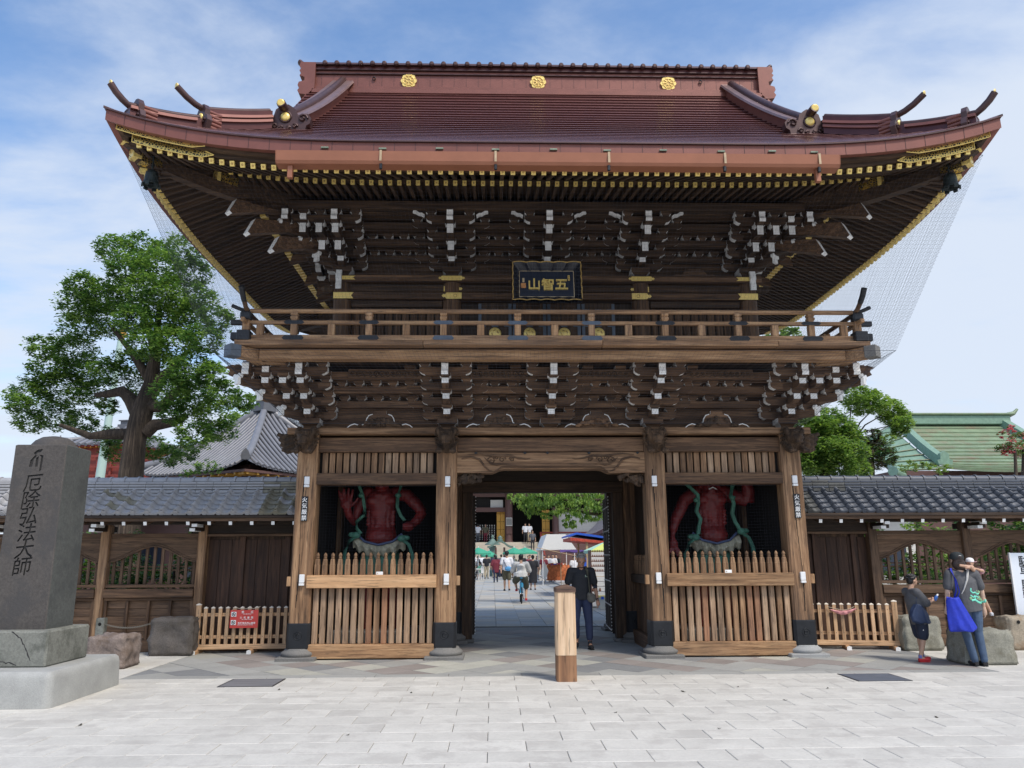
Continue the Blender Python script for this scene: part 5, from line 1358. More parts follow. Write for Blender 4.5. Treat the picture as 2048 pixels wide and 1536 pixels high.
    for k in range(len(ptop)-1):
        a, b = sorted((ptop[k]+sg*.08, ptop[k+1]-sg*.08)); W_ = b-a
        MB().cbox(a, b, yr-.03, yr+.05, 1.945, 2.01, .005).build('panel_head', 'wood_fence_x', wl)
        # ogee-arched board
        n = 16; cur = []
        for i in range(n+1):
            u = -1+2*i/n; t_ = abs(u); z = 1.50+.235*(.5+.5*math.cos(math.pi*t_))**.85+.045*(1-t_)**1.5
            cur.append(((a+b)/2+u*W_/2, z))
        q = MB(); q.prism(cur+[(b, 1.943), (a, 1.943)], yr-.012, yr+.03, 'y'); ab_ = q.build('arched_board', 'wood_fence_x', wl)
        q = MB(); q.tube([(x, yr-.022, z+.012) for x, z in cur], .016, 6); q.tube([(x, yr-.016, z+.06) for x, z in cur], .007, 5); q.build('arch_moulding', 'wood_fence_x', ab_)
        nb = 11
        for i in range(nb):
            x = a+(i+.5)*W_/nb; u = abs((x-(a+b)/2)/(W_/2)); MB().cbox(-.024, .024, -.02, .02, 1.13, 1.52+.235*(.5+.5*math.cos(math.pi*u))**.85+.045*(1-u)**1.5, .003).build('lattice_bar', 'wood_fence_z', wl, (x, yr+.055, 0))
        for z in (1.36, 1.42): MB().cbox(a, b, yr+.078, yr+.095, z, z+.025, .002).build('lattice_rail', 'wood_fence_x', wl)
        MB().cbox(a, b, yr-.06, yr+.08, 1.075, 1.13, .005).build('sill_rail', 'wood_fence_x' if sg > 0 else 'wood_mid_x', wl)
        MB().cbox(a+(0 if k else 0), b, yr-.10, yr+.05, .905, 1.055, .008).build('waist_rail', 'wood_mid_x' if sg < 0 else 'wood_fence_x', wl)
        MB().cbox(a, b, yr-.05, yr+.03, .855, .90, .004).build('panel_rail', 'wood_mid_x', wl)
        MB().box(a, b, yr+.036, yr+.046, .02, .90).build('backing_board', 'wood_deep_x', wl)  # added dark backing so no light shows through the board gaps
        for i in range(5):
            z0 = .20; MB().cbox(a, b, yr-.005+.003*i, yr+.02+.003*i, .20+i*.131, .20+(i+1)*.131-.004, .004).build('board', 'wood_fence_x', wl)
        for i in range(5):
            x = a+.03+i*(W_-.06)/4; MB().cbox(-.026, .026, -.045, -.004, .20, .853, .004).build('batten', 'wood_mid_z' if sg < 0 else 'wood_fence_z', wl, (x, yr, 0))
        MB().cbox(a, b, yr-.055, yr+.03, .0, .197, .006).build('base_board', 'wood_fence_x', wl)
    return wl
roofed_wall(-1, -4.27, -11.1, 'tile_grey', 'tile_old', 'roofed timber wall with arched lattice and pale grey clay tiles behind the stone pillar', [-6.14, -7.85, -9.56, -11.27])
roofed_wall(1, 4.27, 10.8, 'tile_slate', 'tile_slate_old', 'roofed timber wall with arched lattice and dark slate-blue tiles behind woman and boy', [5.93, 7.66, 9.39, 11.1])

# ================================================================== STONE PILLAR
stone_mat('stele_stone', (.080, .072, .066), .28, 12, .35, 0, .85, stain=(.058, .056, .056))
stone_mat('stele_side', (.085, .091, .087), .25, 10, .3, 0, .85, stain=(.05, .055, .056))
stone_mat('stele_groove_shade', (.035, .034, .034), .2, 12, .2, 0, .9)
stone_mat('granite_mid', (.20, .205, .18), .25, 14, .3, 0, .85, stain=(.085, .09, .075))
stone_mat('granite_pale', (.36, .365, .35), .14, 26, .35, 0, .85)
sp_ = thing('stone_pillar', 'tall dark square stone pillar carved with large characters on a stepped pale granite base', 'monument', (-6.56, -3.12, 0))
def rounded(w, d, z0, z1, r, tap=0.0, n=5, jit=0.0, seed=0):
    q = MB(); rs = []; rr = random.Random(seed)
    def ring(z, ins):
        out = []
        for cx_, cy_, a0 in ((w/2-r, d/2-r, 0), (-w/2+r, d/2-r, 90), (-w/2+r, -d/2+r, 180), (w/2-r, -d/2+r, 270)):
            for k in range(n+1): a = R(a0+90*k/n); out.append((cx_+(r-ins)*math.cos(a), cy_+(r-ins)*math.sin(a), z))
        return out
    prof_ = [(z0, tap*0)]+[(z0+(z1-z0)*k/4, tap*k/4) for k in range(1, 4)]+[(z1-r*.6, tap), (z1-r*.25, tap+r*.12), (z1, tap+r*.45)]
    for z, i_ in prof_: rs.append([(p[0], p[1], p[2]) for p in ring(z, i_)])
    return q.rings(rs)
rounded(1.62, 1.68, 0, .375, .10, .02).build('lower_base', 'granite_pale', sp_, (-.03, -.04, 0))
MB().cbox(-.47, .47, -.47, .47, .372, .775, .02).build('upper_base', 'granite_mid', sp_, (0, -.015, 0))
for seed_, pth in ((1, [(-.45, .46), (-.2, .50), (.0, .44), (.15, .40)]), (2, [(.05, .77), (.16, .70), (.22, .60), (.3, .45)])):
    q = MB(); 
    for k in range(len(pth)-1):
        cp_ = [(pth[k][0]+(pth[k+1][0]-pth[k][0])*j/5, -.4855, pth[k][1]+(pth[k+1][1]-pth[k][1])*j/5+(rnd.uniform(-.012, .012) if 0 < j < 5 else 0)) for j in range(6)]
        q.tube(cp_, [.004, .007, .005, .008, .005, .004], 5, flat=.3, up=(0, 1, 0))
    q.build('crack', 'stele_groove_shade', sp_)
sh = MB(); w0, w1 = .325, .315
def sq_(w, z, c=.012): return [(-w, -w*.94+c, z), (-w+c, -w*.94, z), (w-c, -w*.94, z), (w, -w*.94+c, z), (w, w*.94, z), (-w, w*.94, z)]
sh.rings([sq_(w0, .77), sq_(w0*.995, 1.5), sq_(w1*1.005, 2.3), sq_(w1, 2.955), sq_(w1-.012, 2.965)], 0, smooth=False)
shaft = MB(); shaft.v = sh.v; shaft.f = sh.f; shaft.m = [1 if (i % 6 == 3 and i < 24) else 0 for i in range(len(sh.f))]; shaft.sm = sh.sm
so = shaft.build('shaft', ['stele_stone', 'stele_side'], sp_)
dm = MB(); dm.lathe([(.27, 2.96), (.262, 2.985), (.22, 3.04), (.15, 3.085), (.06, 3.105), (.005, 3.108)], n=28); dm.build('dome_cap', 'stele_stone', sp_)
# carved characters: cut into the face with a boolean, recess shade put into a darker floor colour
cut = MB(); 
for i, ch in enumerate('厄除弘法大師'):
    vs, fs = glyph(ch, .232, .02, .006)
    z = 2.49-i*.198
    M_ = Matrix.Translation((-.035-.0*i, -.300, z)) @ Matrix(((1, 0, .06, 0), (0, 1, 0, 0), (.10, 0, 1, 0), (0, 0, 0, 1)))
    cut.add(vs, fs, 1, M=M_)
for pts in ([(-.05, 2.83), (.0, 2.87), (.06, 2.88), (.04, 2.84), (.0, 2.835), (-.02, 2.80)], [(-.085, 2.66), (-.075, 2.74), (-.03, 2.80), (.0, 2.80), (-.035, 2.75), (-.045, 2.66)], [(-.01, 2.66), (-.01, 2.77), (.02, 2.79), (.02, 2.66)], [(.045, 2.60), (.05, 2.78), (.02, 2.81), (.075, 2.80), (.07, 2.62)]):
    cut.prism([(a-.03, b+.03) for a, b in pts], -.32, -.28, 'y', 1)
ce = cut.mesh('cut', ['stele_stone', 'stele_groove_shade']); co = bpy.data.objects.new('cut', ce); COL.objects.link(co); co.location = (-6.56, -3.12, 0)
bpy.context.view_layer.update()
so.data.materials.append(MATS['stele_groove_shade'])
for p in ce.polygons: p.material_index = 1
ok = False
try:
    bmd = so.modifiers.new('b', 'BOOLEAN'); bmd.object = co; bmd.operation = 'DIFFERENCE'; bmd.solver = 'EXACT'; bmd.use_self = True
    dg = bpy.context.evaluated_depsgraph_get(); dg.update(); nm_ = bpy.data.meshes.new_from_object(so.evaluated_get(dg))
    ok = len(nm_.polygons) > 60
    so.modifiers.clear()
    if ok: so.data = nm_
except Exception as e: print('boolean', e); so.modifiers.clear()
bpy.data.objects.remove(co)
print('carved', ok, len(so.data.polygons), [m.name for m in so.data.materials])

# ================================================================== ROUGH STONE BLOCKS, CHAIN
from mathutils import noise as mnoise
def rock(w, d, h, mat, name, label, loc, rz=0, rough=.02, seed=0, taper=.03, group=None, res=.045, rnd_=.03):
    bm = bmesh.new(); bmesh.ops.create_cube(bm, size=1)
    bmesh.ops.bevel(bm, geom=bm.edges[:], offset=.035, segments=2, affect='EDGES')
    bmesh.ops.subdivide_edges(bm, edges=[e for e in bm.edges if e.calc_length() > .3], cuts=int(.8/res/1.6), use_grid_fill=True)
    for v in bm.verts:
        v.co.z += .5; k = 1-taper*v.co.z; v.co.x *= w*k; v.co.y *= d*k; v.co.z *= h
    bm.normal_update()
    for v in bm.verts:
        p = v.co*5+Vector((seed*7.3, seed*1.7, 0)); nse = mnoise.fractal(p*1.4, 1.0, 2.0, 5)
        if v.co.z > .02: v.co += v.normal*nse*rough
    me = bpy.data.meshes.new(name); bm.to_mesh(me); bm.free(); me.materials.append(MATS[mat])
    for p in me.polygons: p.use_smooth = True
    return place(name, me, None, loc, (0, 0, rz), label=label, cat='stone', group=group)
stone_mat('rock_pink', (.235, .190, .168), .3, 14, .7, 0, .9, stain=(.14, .10, .075)); stone_mat('rock_dark', (.125, .11, .098), .3, 16, .9, 0, .9, stain=(.08, .068, .055))
stone_mat('rock_grey', (.26, .255, .21), .28, 16, .6, 0, .9, stain=(.15, .14, .10)); stone_mat('rock_tan', (.34, .29, .22), .3, 14, .6, 0, .9, stain=(.26, .17, .10))
rock(.58, .55, .46, 'rock_pink', 'stone_block', 'small reddish rough-hewn stone block standing beside the pillar base', (-6.66, -.72, 0), .0, .045, 1)
b2 = rock(.72, .42, .60, 'rock_dark', 'stone_block', 'large dark brown rough stone block beside the left picket barrier', (-6.33, .72, 0), 0, .04, 2)
rock(.66, .42, .56, 'rock_grey', 'stone_block', 'grey stone block behind the boy\'s legs', (6.27, .60, 0), 0, .03, 3)
rock(.78, .55, .49, 'rock_grey', 'stone_block', 'wide rounded grey stone block just behind the woman\'s legs', (6.33, -1.06, 0), 0, .028, 4, taper=.12)
rock(.95, .4, .54, 'rock_tan', 'stone_block', 'tan stone block with a drilled chain hole at the foot of the white sign', (8.18, .55, 0), 0, .03, 5)
MB().lathe([(.03, 0), (.022, .004), (.001, .005)], n=12, M=Matrix.Translation((7.90, .338, .46)) @ Matrix.Rotation(R(90), 4, 'X')).build('chain_hole', 'black_void')
tag(bpy.data.objects['chain_hole'], 'dark drilled hole in the tan stone block', 'hole')
bpy.data.objects['chain_hole'].parent = [o for o in bpy.data.objects if o.get('label', '').startswith('tan stone')][0]
bpy.data.objects['chain_hole'].matrix_parent_inverse = Matrix.Translation((-8.18, -.55, 0))
for k_ in ('label', 'category'): del bpy.data.objects['chain_hole'][k_]
o = MB().cbox(-.07, .07, -.06, .06, 0, .60, .008).build('chain_post', 'granite_mid', None, (-7.58, .72, 0)); tag(o, 'slim grey granite post holding the chain beside the stone pillar', 'post')
q = MB(); q.lathe([(.028, 0), (.02, .004)], n=12, M=Matrix.Translation((0, -.062, .5)) @ Matrix.Rotation(R(90), 4, 'X')); q.build('hole', 'black_void', o)
def chain(p0, p1, sag, label):
    q = MB(); n = 40; p0, p1 = Vector(p0), Vector(p1)
    for k in range(n):
        t_ = (k+.5)/n; p = p0.lerp(p1, t_)-Vector((0, 0, sag*4*t_*(1-t_))); d = (p1-p0).normalized(); a = k % 2
        u = Vector((0, 0, 1)) if a else Vector((0, 1, 0))
        q.tube([p+d*(.022*math.cos(b))+u*(.011*math.sin(b)) for b in [2*math.pi*j/8 for j in range(9)]], .0035, 4)
    o = q.build('chain', 'chain_steel'); tag(o, label, 'chain'); return o
plain('chain_steel', (.28, .26, .22), .5, metal=.5)
chain((-7.52, .70, .50), (-6.70, .66, .52), .07, 'thin metal chain from the granite post to the dark stone block')

# ================================================================== PICKET BARRIERS
def barrier(x0, y0, x1, y1, tone, label, post_end, feet):
    L = math.hypot(x1-x0, y1-y0); b_ = thing('picket_barrier', label, 'barrier', (x0, y0, 0), math.atan2(y1-y0, x1-x0), 'low picket barriers beside the gate')
    W_ = 'wood_%s_' % tone
    def pick(x, w, z1, nm):
        q = MB(); q.cbox(-w, w, -.02, .02, .13, z1-.03, .003); q.rings([[(-w-.003, -.023, z1-.03), (w+.003, -.023, z1-.03), (w+.003, .023, z1-.03), (-w-.003, .023, z1-.03)], [(-w-.003, -.023, z1-.018), (w+.003, -.023, z1-.018), (w+.003, .023, z1-.018), (-w-.003, .023, z1-.018)], [(-.004, -.004, z1), (.004, -.004, z1), (.004, .004, z1), (-.004, .004, z1)]], 1, smooth=False)
        o = q.build(nm, [W_+'z', 'cut_top'], b_, (x, -.035, 0)); d_ = MB()
        for z in (.66, .27): d_.lathe([(.005, 0), (.005, .003)], n=6, M=Matrix.Translation((0, -.021, z)) @ Matrix.Rotation(R(90), 4, 'X'))
        d_.build('screw', 'black_metal', o)
    n = int((L-.2)/.1225)
    pe = 0 if post_end == 'l' else L
    pick(pe-(-.05 if post_end == 'l' else .05), .042, .82, 'end_post')
    for k in range(n): 
        x = .17+k*.1225 if post_end == 'l' else L-.17-k*.1225
        pick(x, .029, .765, 'picket')
    MB().cbox(.02, L-.02, -.014, .012, .60, .655, .003).build('rail', W_+'x', b_); MB().cbox(.02, L-.02, -.014, .012, .235, .29, .003).build('rail', W_+'x', b_)
    MB().cbox(-.10, L+.06, -.062, -.0, .065, .145, .004).build('base_rail', W_+'x', b_)
    for x in feet:
        q = MB(); q.prism([(-.038, 0), (.038, 0), (.038, .055), (0, .07), (-.038, .055)], -.22, .22, 'y', 0, (1, 0)); f_ = q.build('foot', [W_+'y', 'white_paint'], b_, (x, 0, 0))
    return b_
plain('cut_top', (.80, .72, .60), .6)
barrier(-6.06, .86, -3.9, .95, 'picket', 'pale picket barrier with a red notice tied on beside the dark stone block', 'l', (.06, .98))
barrier(4.30, .98, 5.98, .60, 'picket', 'picket barrier with a crumpled red notice between the gate and the boy', 'r', (1.62, .85))
plain('sign_red', (.62, .065, .055), .35, n=.06, nscale=3); plain('sign_pink', (.72, .30, .30), .4)
sg_ = thing('fire_notice', 'red no-smoking notice with two white pictograms tied flat on the left barrier', 'notice', (-5.22, .80, .565), R(2.4))
q = MB(); n = 10
q.rings([[(-.235+.47*k/n, -.004*math.sin(k), .145), ] for k in range(n+1)] and [[(-.235+.47*k/n-.02*(1 if r_ else 0)*0, -.012-.006*math.sin(k*.9), (.145, -.15)[r_]) for k in range(n+1)] for r_ in (0, 1)], 0, False, False, smooth=True); q.build('sheet', 'sign_red', sg_)
for z in (.075, -.06):
    q = MB(); q.cbox(-.215, -.13, -.024, -.021, z-.04, z+.04, .001); p_ = q.build('pictogram', 'white_paint', sg_); q = MB()
    q.tube([(-.172+.028*math.cos(2*math.pi*k/16), -.027, z+.028*math.sin(2*math.pi*k/16)) for k in range(17)], .0045, 4); q.tube([(-.19, -.027, z+.02), (-.152, -.027, z-.02)], .0045, 4); q.build('prohibition_ring', 'black_metal', p_)
    q = MB(); q.box(-.19, -.158, -.026, -.0245, z-.006, z+.002); q.build('cigarette', 'black_metal', p_)
for txt, z, x0, dx, s_ in (('禁煙', .11, -.06, .155, .045), ('火気厳禁', .02, -.085, .062, .04), ('危険物品持込厳禁', -.07, -.115, .037, .036)):
    q = MB()
    for k, ch in enumerate(txt):
        vs, fs = glyph(ch, s_, .0005, .01); q.add(vs, fs, M=Matrix.Translation((x0+.035+k*dx, -.0225, z)))
    q.build('lettering', 'white_paint', sg_)
for txt, z, x in (('NO SMOKING', .078, .05), ('NO OPEN FLAME', -.012, .05), ('NO DANGEROUS GOODS', -.10, .03)):
    vs, fs = glyph(txt, .022, .0005, .004); q = MB(); q.add(vs, fs, M=Matrix.Translation((x, -.0225, z))); q.build('lettering', 'white_paint', sg_)
plain('cord', (.55, .47, .36), .8); q = MB(); q.tube([(-.2, -.02, .14), (-.19, .0, .185), (-.05, -.02, .165), (.15, -.02, .165), (.26, .0, .20)], .005, 5); q.build('cord', 'cord', sg_)
sg2 = thing('crumpled_notice', 'crumpled red notice folded over a string on the right barrier', 'notice', (5.10, .735, .655), R(-13)); q = MB(); rs = []
for k in range(15):
    u = k/14; x = -.21+.42*u; dz = -.05*math.sin(math.pi*u)+.02*u; th = .012+.035*math.sin(math.pi*u)
    rs.append([(x, -.02-.01*math.sin(k*1.3), dz+th*.5), (x, -.045-.008*math.cos(k*1.7), dz), (x, -.02+.012*math.sin(k*2.1), dz-th)])
q.rings(rs, 0, False, False); q.build("sheet", "sign_pink", sg2); q = MB(); q.tube([(-.26, -.02, .05), (-.15, -.03, .02), (0, -.04, -.01), (.12, -.03, .02), (.18, -.01, .05)], .005, 5); q.build('cord', 'cord', sg2)
# white parking sign
ps = thing('parking_sign', 'tall white sign board with black vertical characters at the right behind the tan stone', 'sign', (8.60, .86, 0))
MB().cbox(-.36, .36, -.015, .015, .45, 1.60, .004).build('board', 'sign_white', ps) if 'sign_white' in MATS else (plain('sign_white', (.74, .79, .86), .35), MB().cbox(-.36, .36, -.015, .015, .45, 1.60, .004).build('board', 'sign_white', ps))
for x in (-.352, .352): MB().cbox(x-.012, x+.012, -.02, .02, .44, 1.605, .002).build('frame', 'white_metal', ps)
for x in (-.30, .30): MB().cbox(x-.015, x+.015, .016, .04, 0, 1.4, .003).build('leg', 'grey_metal', ps)
for i, ch in enumerate('駐車・駐輪禁'):
    vs, fs = glyph(ch, .20 if ch != '・' else .2, .0008, .012); q = MB(); q.add(vs, fs, M=Matrix.Translation((-.115, -.0175, (1.46, 1.30, 1.19, 1.05, .89, .73)[i]))); q.build('character', 'black_paint', ps)
    vs, fs = glyph('でください'[i % 5], .17, .0008, .012); q = MB(); q.add(vs, fs, M=Matrix.Translation((.18, -.0175, 1.46-.16*i))); q.build('character', 'black_paint', ps)
# wooden bollard
wood('bollard_wood', (.40, .29, .20), (.56, .43, .31), (.68, .56, .43), 'z', .5, vary=0, blotch=.3); wood('bollard_foot', (.10, .05, .03), (.22, .12, .065), (.32, .19, .11), 'z', .6, vary=0, blotch=.8)
wood('bollard_cap', (.06, .035, .03), (.11, .07, .058), (.17, .115, .095), 'x', 1, vary=0)
bo = thing('bollard', 'square pale wooden bollard with brown cap and darker weathered foot before the passage', 'bollard', (-.015, -2.36, 0))
def bsq(w, c, z): return [(-w, -w+c, z), (-w+c, -w, z), (w-c, -w, z), (w, -w+c, z), (w, w-c, z), (w-c, w, z), (-w+c, w, z), (-w, w-c, z)]
MB().rings([bsq(.133, .025, .325), bsq(.130, .030, 1.12)], smooth=False).build('post', 'bollard_wood', bo)
MB().rings([bsq(.1315, .024, -.01), bsq(.131, .024, .323)], smooth=False).build('foot', 'bollard_foot', bo)
MB().rings([bsq(.138, .02, 1.121), bsq(.138, .02, 1.175), bsq(.10, .01, 1.19), bsq(.008, .002, 1.215)], smooth=False).build('cap', 'bollard_cap', bo)
# ================================================================== PEOPLE
def cl(name, c, rough=.8, **kw):
    if name not in MATS: plain(name, c, rough, n=kw.pop('n', .14), nscale=kw.pop('nscale', 9), bmp=1.0, **kw)
    return name
cl('skin', (.50, .30, .20), .55); cl('skin_tan', (.46, .25, .16), .55); cl('skin_light', (.62, .42, .31), .5); cl('hair_black', (.012, .011, .011), .5); cl('hair_brown', (.028, .015, .011), .5); cl('hair_grey', (.26, .25, .24), .6); cl('lip', (.30, .10, .08), .5); cl('eye_dark', (.02, .015, .012), .3)
def V3(*a): return Vector(a)
def limb(q, pts, rad, n=10, flat=1.0):
    if flat > 1.2: q.tube(pts, rad, n, flat=flat); return
    for i in range(len(pts)-1):
        q.tube([pts[i], pts[i+1]], [rad[i], rad[i+1]], n)
        if i: q.ball(pts[i], rad[i]*1.0, n)
    q.ball(pts[-1], rad[-1]*.95, n); q.ball(pts[0], rad[0]*.95, n)
def hand(q, w, d, s=1.0, curl=.5, side=1, palm_n=None):
    """palm and five unequal bent fingers; w wrist, d pointing direction"""
    w = Vector(w); d = Vector(d).normalized(); pn = Vector(palm_n or (side, 0, 0)); pn = (pn-d*pn.dot(d)).normalized(); b = d.cross(pn).normalized()
    q.tube([w-d*.02*s, w+d*.03*s, w+d*.085*s], [.026*s, .034*s, .036*s], 10)
    for i, (o, L) in enumerate(((-.027, .062), (-.009, .072), (.009, .068), (.026, .052))):
        p0 = w+d*.075*s+b*o*s; p1 = p0+(d*math.cos(curl*.5)-pn*math.sin(curl*.5))*L*.5*s; p2 = p1+(d*math.cos(curl*1.4)-pn*math.sin(curl*1.4))*L*.5*s
        q.tube([p0, p1, p2], [.0115*s, .0105*s, .0095*s], 7)
    p0 = w+d*.02*s-b*.028*s; p1 = p0+(d*.75-b*.6-pn*.3).normalized()*.04*s; p2 = p1+(d*.9-b*.1-pn*.4).normalized()*.03*s
    q.tube([p0, p1, p2], [.013*s, .012*s, .010*s], 7)
def person(label, loc, rz, H=1.65, top=('white', (.7, .7, .7)), bottom=('navy', (.03, .035, .06)), hair='hair_black', skin='skin', J=None, sleeve='short', legs='long', shoe=('shoe_black', (.02, .02, .02)), vox=.03, fat=1.0, skirt=0, tuck=.50, head_tilt=0, hairstyle='short', near=False, group=None, topz=None):
    j = dict(pel=(0, 0, .53), che=(0, 0, .72), nk=(0, 0, .83), hd=(0, .012, .925), shl=(-.112, 0, .80), shr=(.112, 0, .80), ell=(-.15, -.01, .635), elr=(.15, -.01, .635), wrl=(-.155, .03, .50), wrr=(.155, .03, .50),
             hpl=(-.052, 0, .51), hpr=(.052, 0, .51), knl=(-.058, .012, .285), knr=(.058, .012, .285), anl=(-.06, -.01, .045), anr=(.06, -.01, .045), tol=None, tor=None)
    if J: j.update(J)
    P = {k: (Vector(v)*H if v is not None else None) for k, v in j.items()}
    for s_ in 'lr':
        if P['to'+s_] is None: P['to'+s_] = P['an'+s_]+V3(.012*(1 if s_ == 'r' else -1)*H, .085*H, -.028*H)
    root = thing('person', label, 'person', loc, rz, group); f = fat; h = H
    # ---- body: one continuous skin
    q = MB()
    limb(q, [P['pel']-V3(0, 0, .03*h), P['pel'].lerp(P['che'], .5), P['che'], P['nk']-V3(0, 0, .035*h)], [.058*h*f, .055*h*f, .062*h*f, .045*h], 14, 1.45)
    limb(q, [P['nk']-V3(0, 0, .04*h), P['nk'], P['hd']-V3(0, .008*h, .02*h)], [.036*h, .033*h, .034*h], 10)
    hd = P['hd']; HT = Matrix.Translation(hd) @ Matrix.Rotation(head_tilt, 4, 'X')
    def hb(c, r, n=14): q.ball((0, 0, 0), 1, n, M=HT @ Matrix.Translation(Vector(c)*h) @ Matrix.Diagonal((r[0]*h, r[1]*h, r[2]*h, 1)))
    hb((0, -.002, .012), (.047, .056, .052)); hb((0, .014, -.020), (.036, .040, .044)); hb((0, .054, -.010), (.008, .014, .014), 8); hb((0, .044, -.040), (.018, .016, .014), 8)
    for s_ in (-1, 1): hb((s_*.047, -.004, -.006), (.007, .013, .018), 8)
    for s_ in 'lr':
        sg = 1 if s_ == 'r' else -1
        limb(q, [P['nk']-V3(0, 0, .035*h), P['sh'+s_], P['sh'+s_].lerp(P['el'+s_], .5), P['el'+s_], P['el'+s_].lerp(P['wr'+s_], .4), P['wr'+s_]], [.034*h, .032*h*f, .028*h*f, .022*h, .021*h, .0145*h], 10)
        hand(q, P['wr'+s_], (P['wr'+s_]-P['el'+s_]), h/1.7 if near else h/1.5, .55, sg)
        limb(q, [P['pel'], P['hp'+s_], P['hp'+s_].lerp(P['kn'+s_], .5), P['kn'+s_], P['kn'+s_].lerp(P['an'+s_], .3), P['an'+s_]], [.05*h*f, .052*h*f, .044*h*f, .031*h, .032*h, .020*h], 10)
        limb(q, [P['an'+s_], P['an'+s_].lerp(P['to'+s_], .6), P['to'+s_]], [.020*h, .020*h, .014*h], 8)
    body = remesh(q, 'body', skin, vox, 2, root)
    # ---- clothes
    tn = cl(*top); bn = cl(*bottom); e = .008*h+vox*.35
    t = MB(); hem = P['pel'].lerp(P['che'], (tuck-.53)/.19) if topz is None else Vector((P['pel'].x, P['pel'].y, topz*h))
    limb(t, [hem, hem.lerp(P['che'], .45), P['che'], P['nk']-V3(0, 0, .06*h), P['nk']-V3(0, 0, .025*h), P['nk']-V3(0, 0, .008*h)], [.070*h*f, .064*h*f+e*.4, .064*h*f+e*.5, .056*h+e*.4, .034*h+e*.6, .020*h+e*.4], 18, 1.5)
    slv = {'short': .72, 'long': 1.9, 'none': .1, 'elbow': 1.0}[sleeve]
    for s_ in 'lr':
        sh, el, wr = P['sh'+s_], P['el'+s_], P['wr'+s_]; pts = [P['nk']-V3(0, 0, .035*h), sh-V3(0, 0, .006*h)]; rr = [.030*h+e, .031*h*f+e]
        if slv <= 1: pts += [sh.lerp(el, slv*.5), sh.lerp(el, slv)]; rr += [.031*h*f+e*.9, .031*h*f+e]
        else: pts += [sh.lerp(el, .5), el, el.lerp(wr, slv-1)]; rr += [.030*h*f+e, .026*h+e, .019*h+e]
        limb(t, pts, rr, 12)
    remesh(t, 'shirt' if not skirt or topz is None else 'dress', tn, vox*.85, 2, root)
    b = MB()
    if skirt:
        limb(b, [P['pel']+V3(0, 0, .06*h), P['pel'], Vector((P['pel'].x, P['pel'].y, skirt*h+.1*h)), Vector((P['pel'].x, P['pel'].y, skirt*h))], [.062*h*f, .078*h*f, .09*h*f, .10*h*f], 16, 1.35)
        remesh(b, 'skirt', bn, vox*.85, 2, root)
    else:
        limb(b, [P['pel']+V3(0, 0, .05*h), P['pel']+V3(0, 0, .0), P['pel']-V3(0, 0, .03*h)], [.062*h*f, .066*h*f, .055*h*f], 16, 1.4)
        for s_ in 'lr':
            hp, kn, an = P['hp'+s_], P['kn'+s_], P['an'+s_]
            if legs == 'long': pts = [P['pel'], hp, hp.lerp(kn, .5), kn, kn.lerp(an, .5), kn.lerp(an, .97)]; rr = [.055*h*f, .056*h*f, .050*h*f, .037*h, .035*h, .031*h]
            elif legs == 'calf': pts = [P['pel'], hp, hp.lerp(kn, .5), kn, kn.lerp(an, .45), kn.lerp(an, .72)]; rr = [.055*h*f, .058*h*f, .053*h*f, .043*h, .040*h, .036*h]
            else: pts = [P['pel'], hp, hp.lerp(kn, .5), hp.lerp(kn, .9)]; rr = [.055*h*f, .060*h*f, .058*h*f, .052*h*f]
            limb(b, pts, rr, 12)
        remesh(b, 'trousers' if legs != 'short' else 'shorts', bn, vox*.85, 2, root)
    sn_ = cl(*shoe)
    for s_ in 'lr':
        s = MB(); an, to = P['an'+s_], P['to'+s_]; k = .020*h
        d = (to-an); d.z = 0; d.normalize(); c0 = an-V3(0, 0, .018*h)
        s.tube([c0-d*.022*h, c0+d*.02*h, c0+d*.07*h, c0+d*.105*h], [k, k*1.25, k*1.2, k*.8], 10, flat=.85); s.box(-.02*h, .02*h, -.02*h, .10*h, -.005*h, .004*h, M=Matrix.Translation(Vector((an.x, an.y, an.z-.038*h))) @ Matrix.Rotation(math.atan2(-d.x, d.y), 4, 'Z'))
        s.build('shoe', sn_, root)
    hq = MB()
    def hh(c, r, n=14): hq.ball((0, 0, 0), 1, n, M=HT @ Matrix.Translation(Vector(c)*h) @ Matrix.Diagonal((r[0]*h, r[1]*h, r[2]*h, 1)))
    if near and h > 1.4: hh((0, -.020, .026), (.0505, .050, .0475)); hh((0, -.032, -.004), (.046, .034, .044)); hh((0, .012, .052), (.040, .034, .016), 10)
    else: hh((0, -.012, .024), (.052, .056, .052)); hh((0, -.030, -.004), (.046, .036, .048)); hh((0, .022, .050), (.040, .030, .020), 10)
    if hairstyle == 'bob': hh((0, -.026, -.030), (.062, .042, .056)); hh((.02, -.03, -.05), (.045, .035, .04))
    if hairstyle == 'bun': hh((0, -.05, .05), (.022, .024, .022), 10)
    if near:
        rr_ = random.Random(int(H*1000))
        for k in range(46):
            a = rr_.uniform(0, 6.28); el_ = rr_.uniform(.1, 1.4)
            x, y, z = .053*math.cos(a)*math.cos(el_), -.014+.058*math.sin(a)*math.cos(el_), .026+.055*math.sin(el_)
            if y > (.015 if h > 1.4 else .038) and z < .055: continue
            hh((x*.93, y-.006, z-.004), (.012, .014, .008), 6)
    remesh(hq, 'hair', hair, max(.006, vox*.6), 1, root)
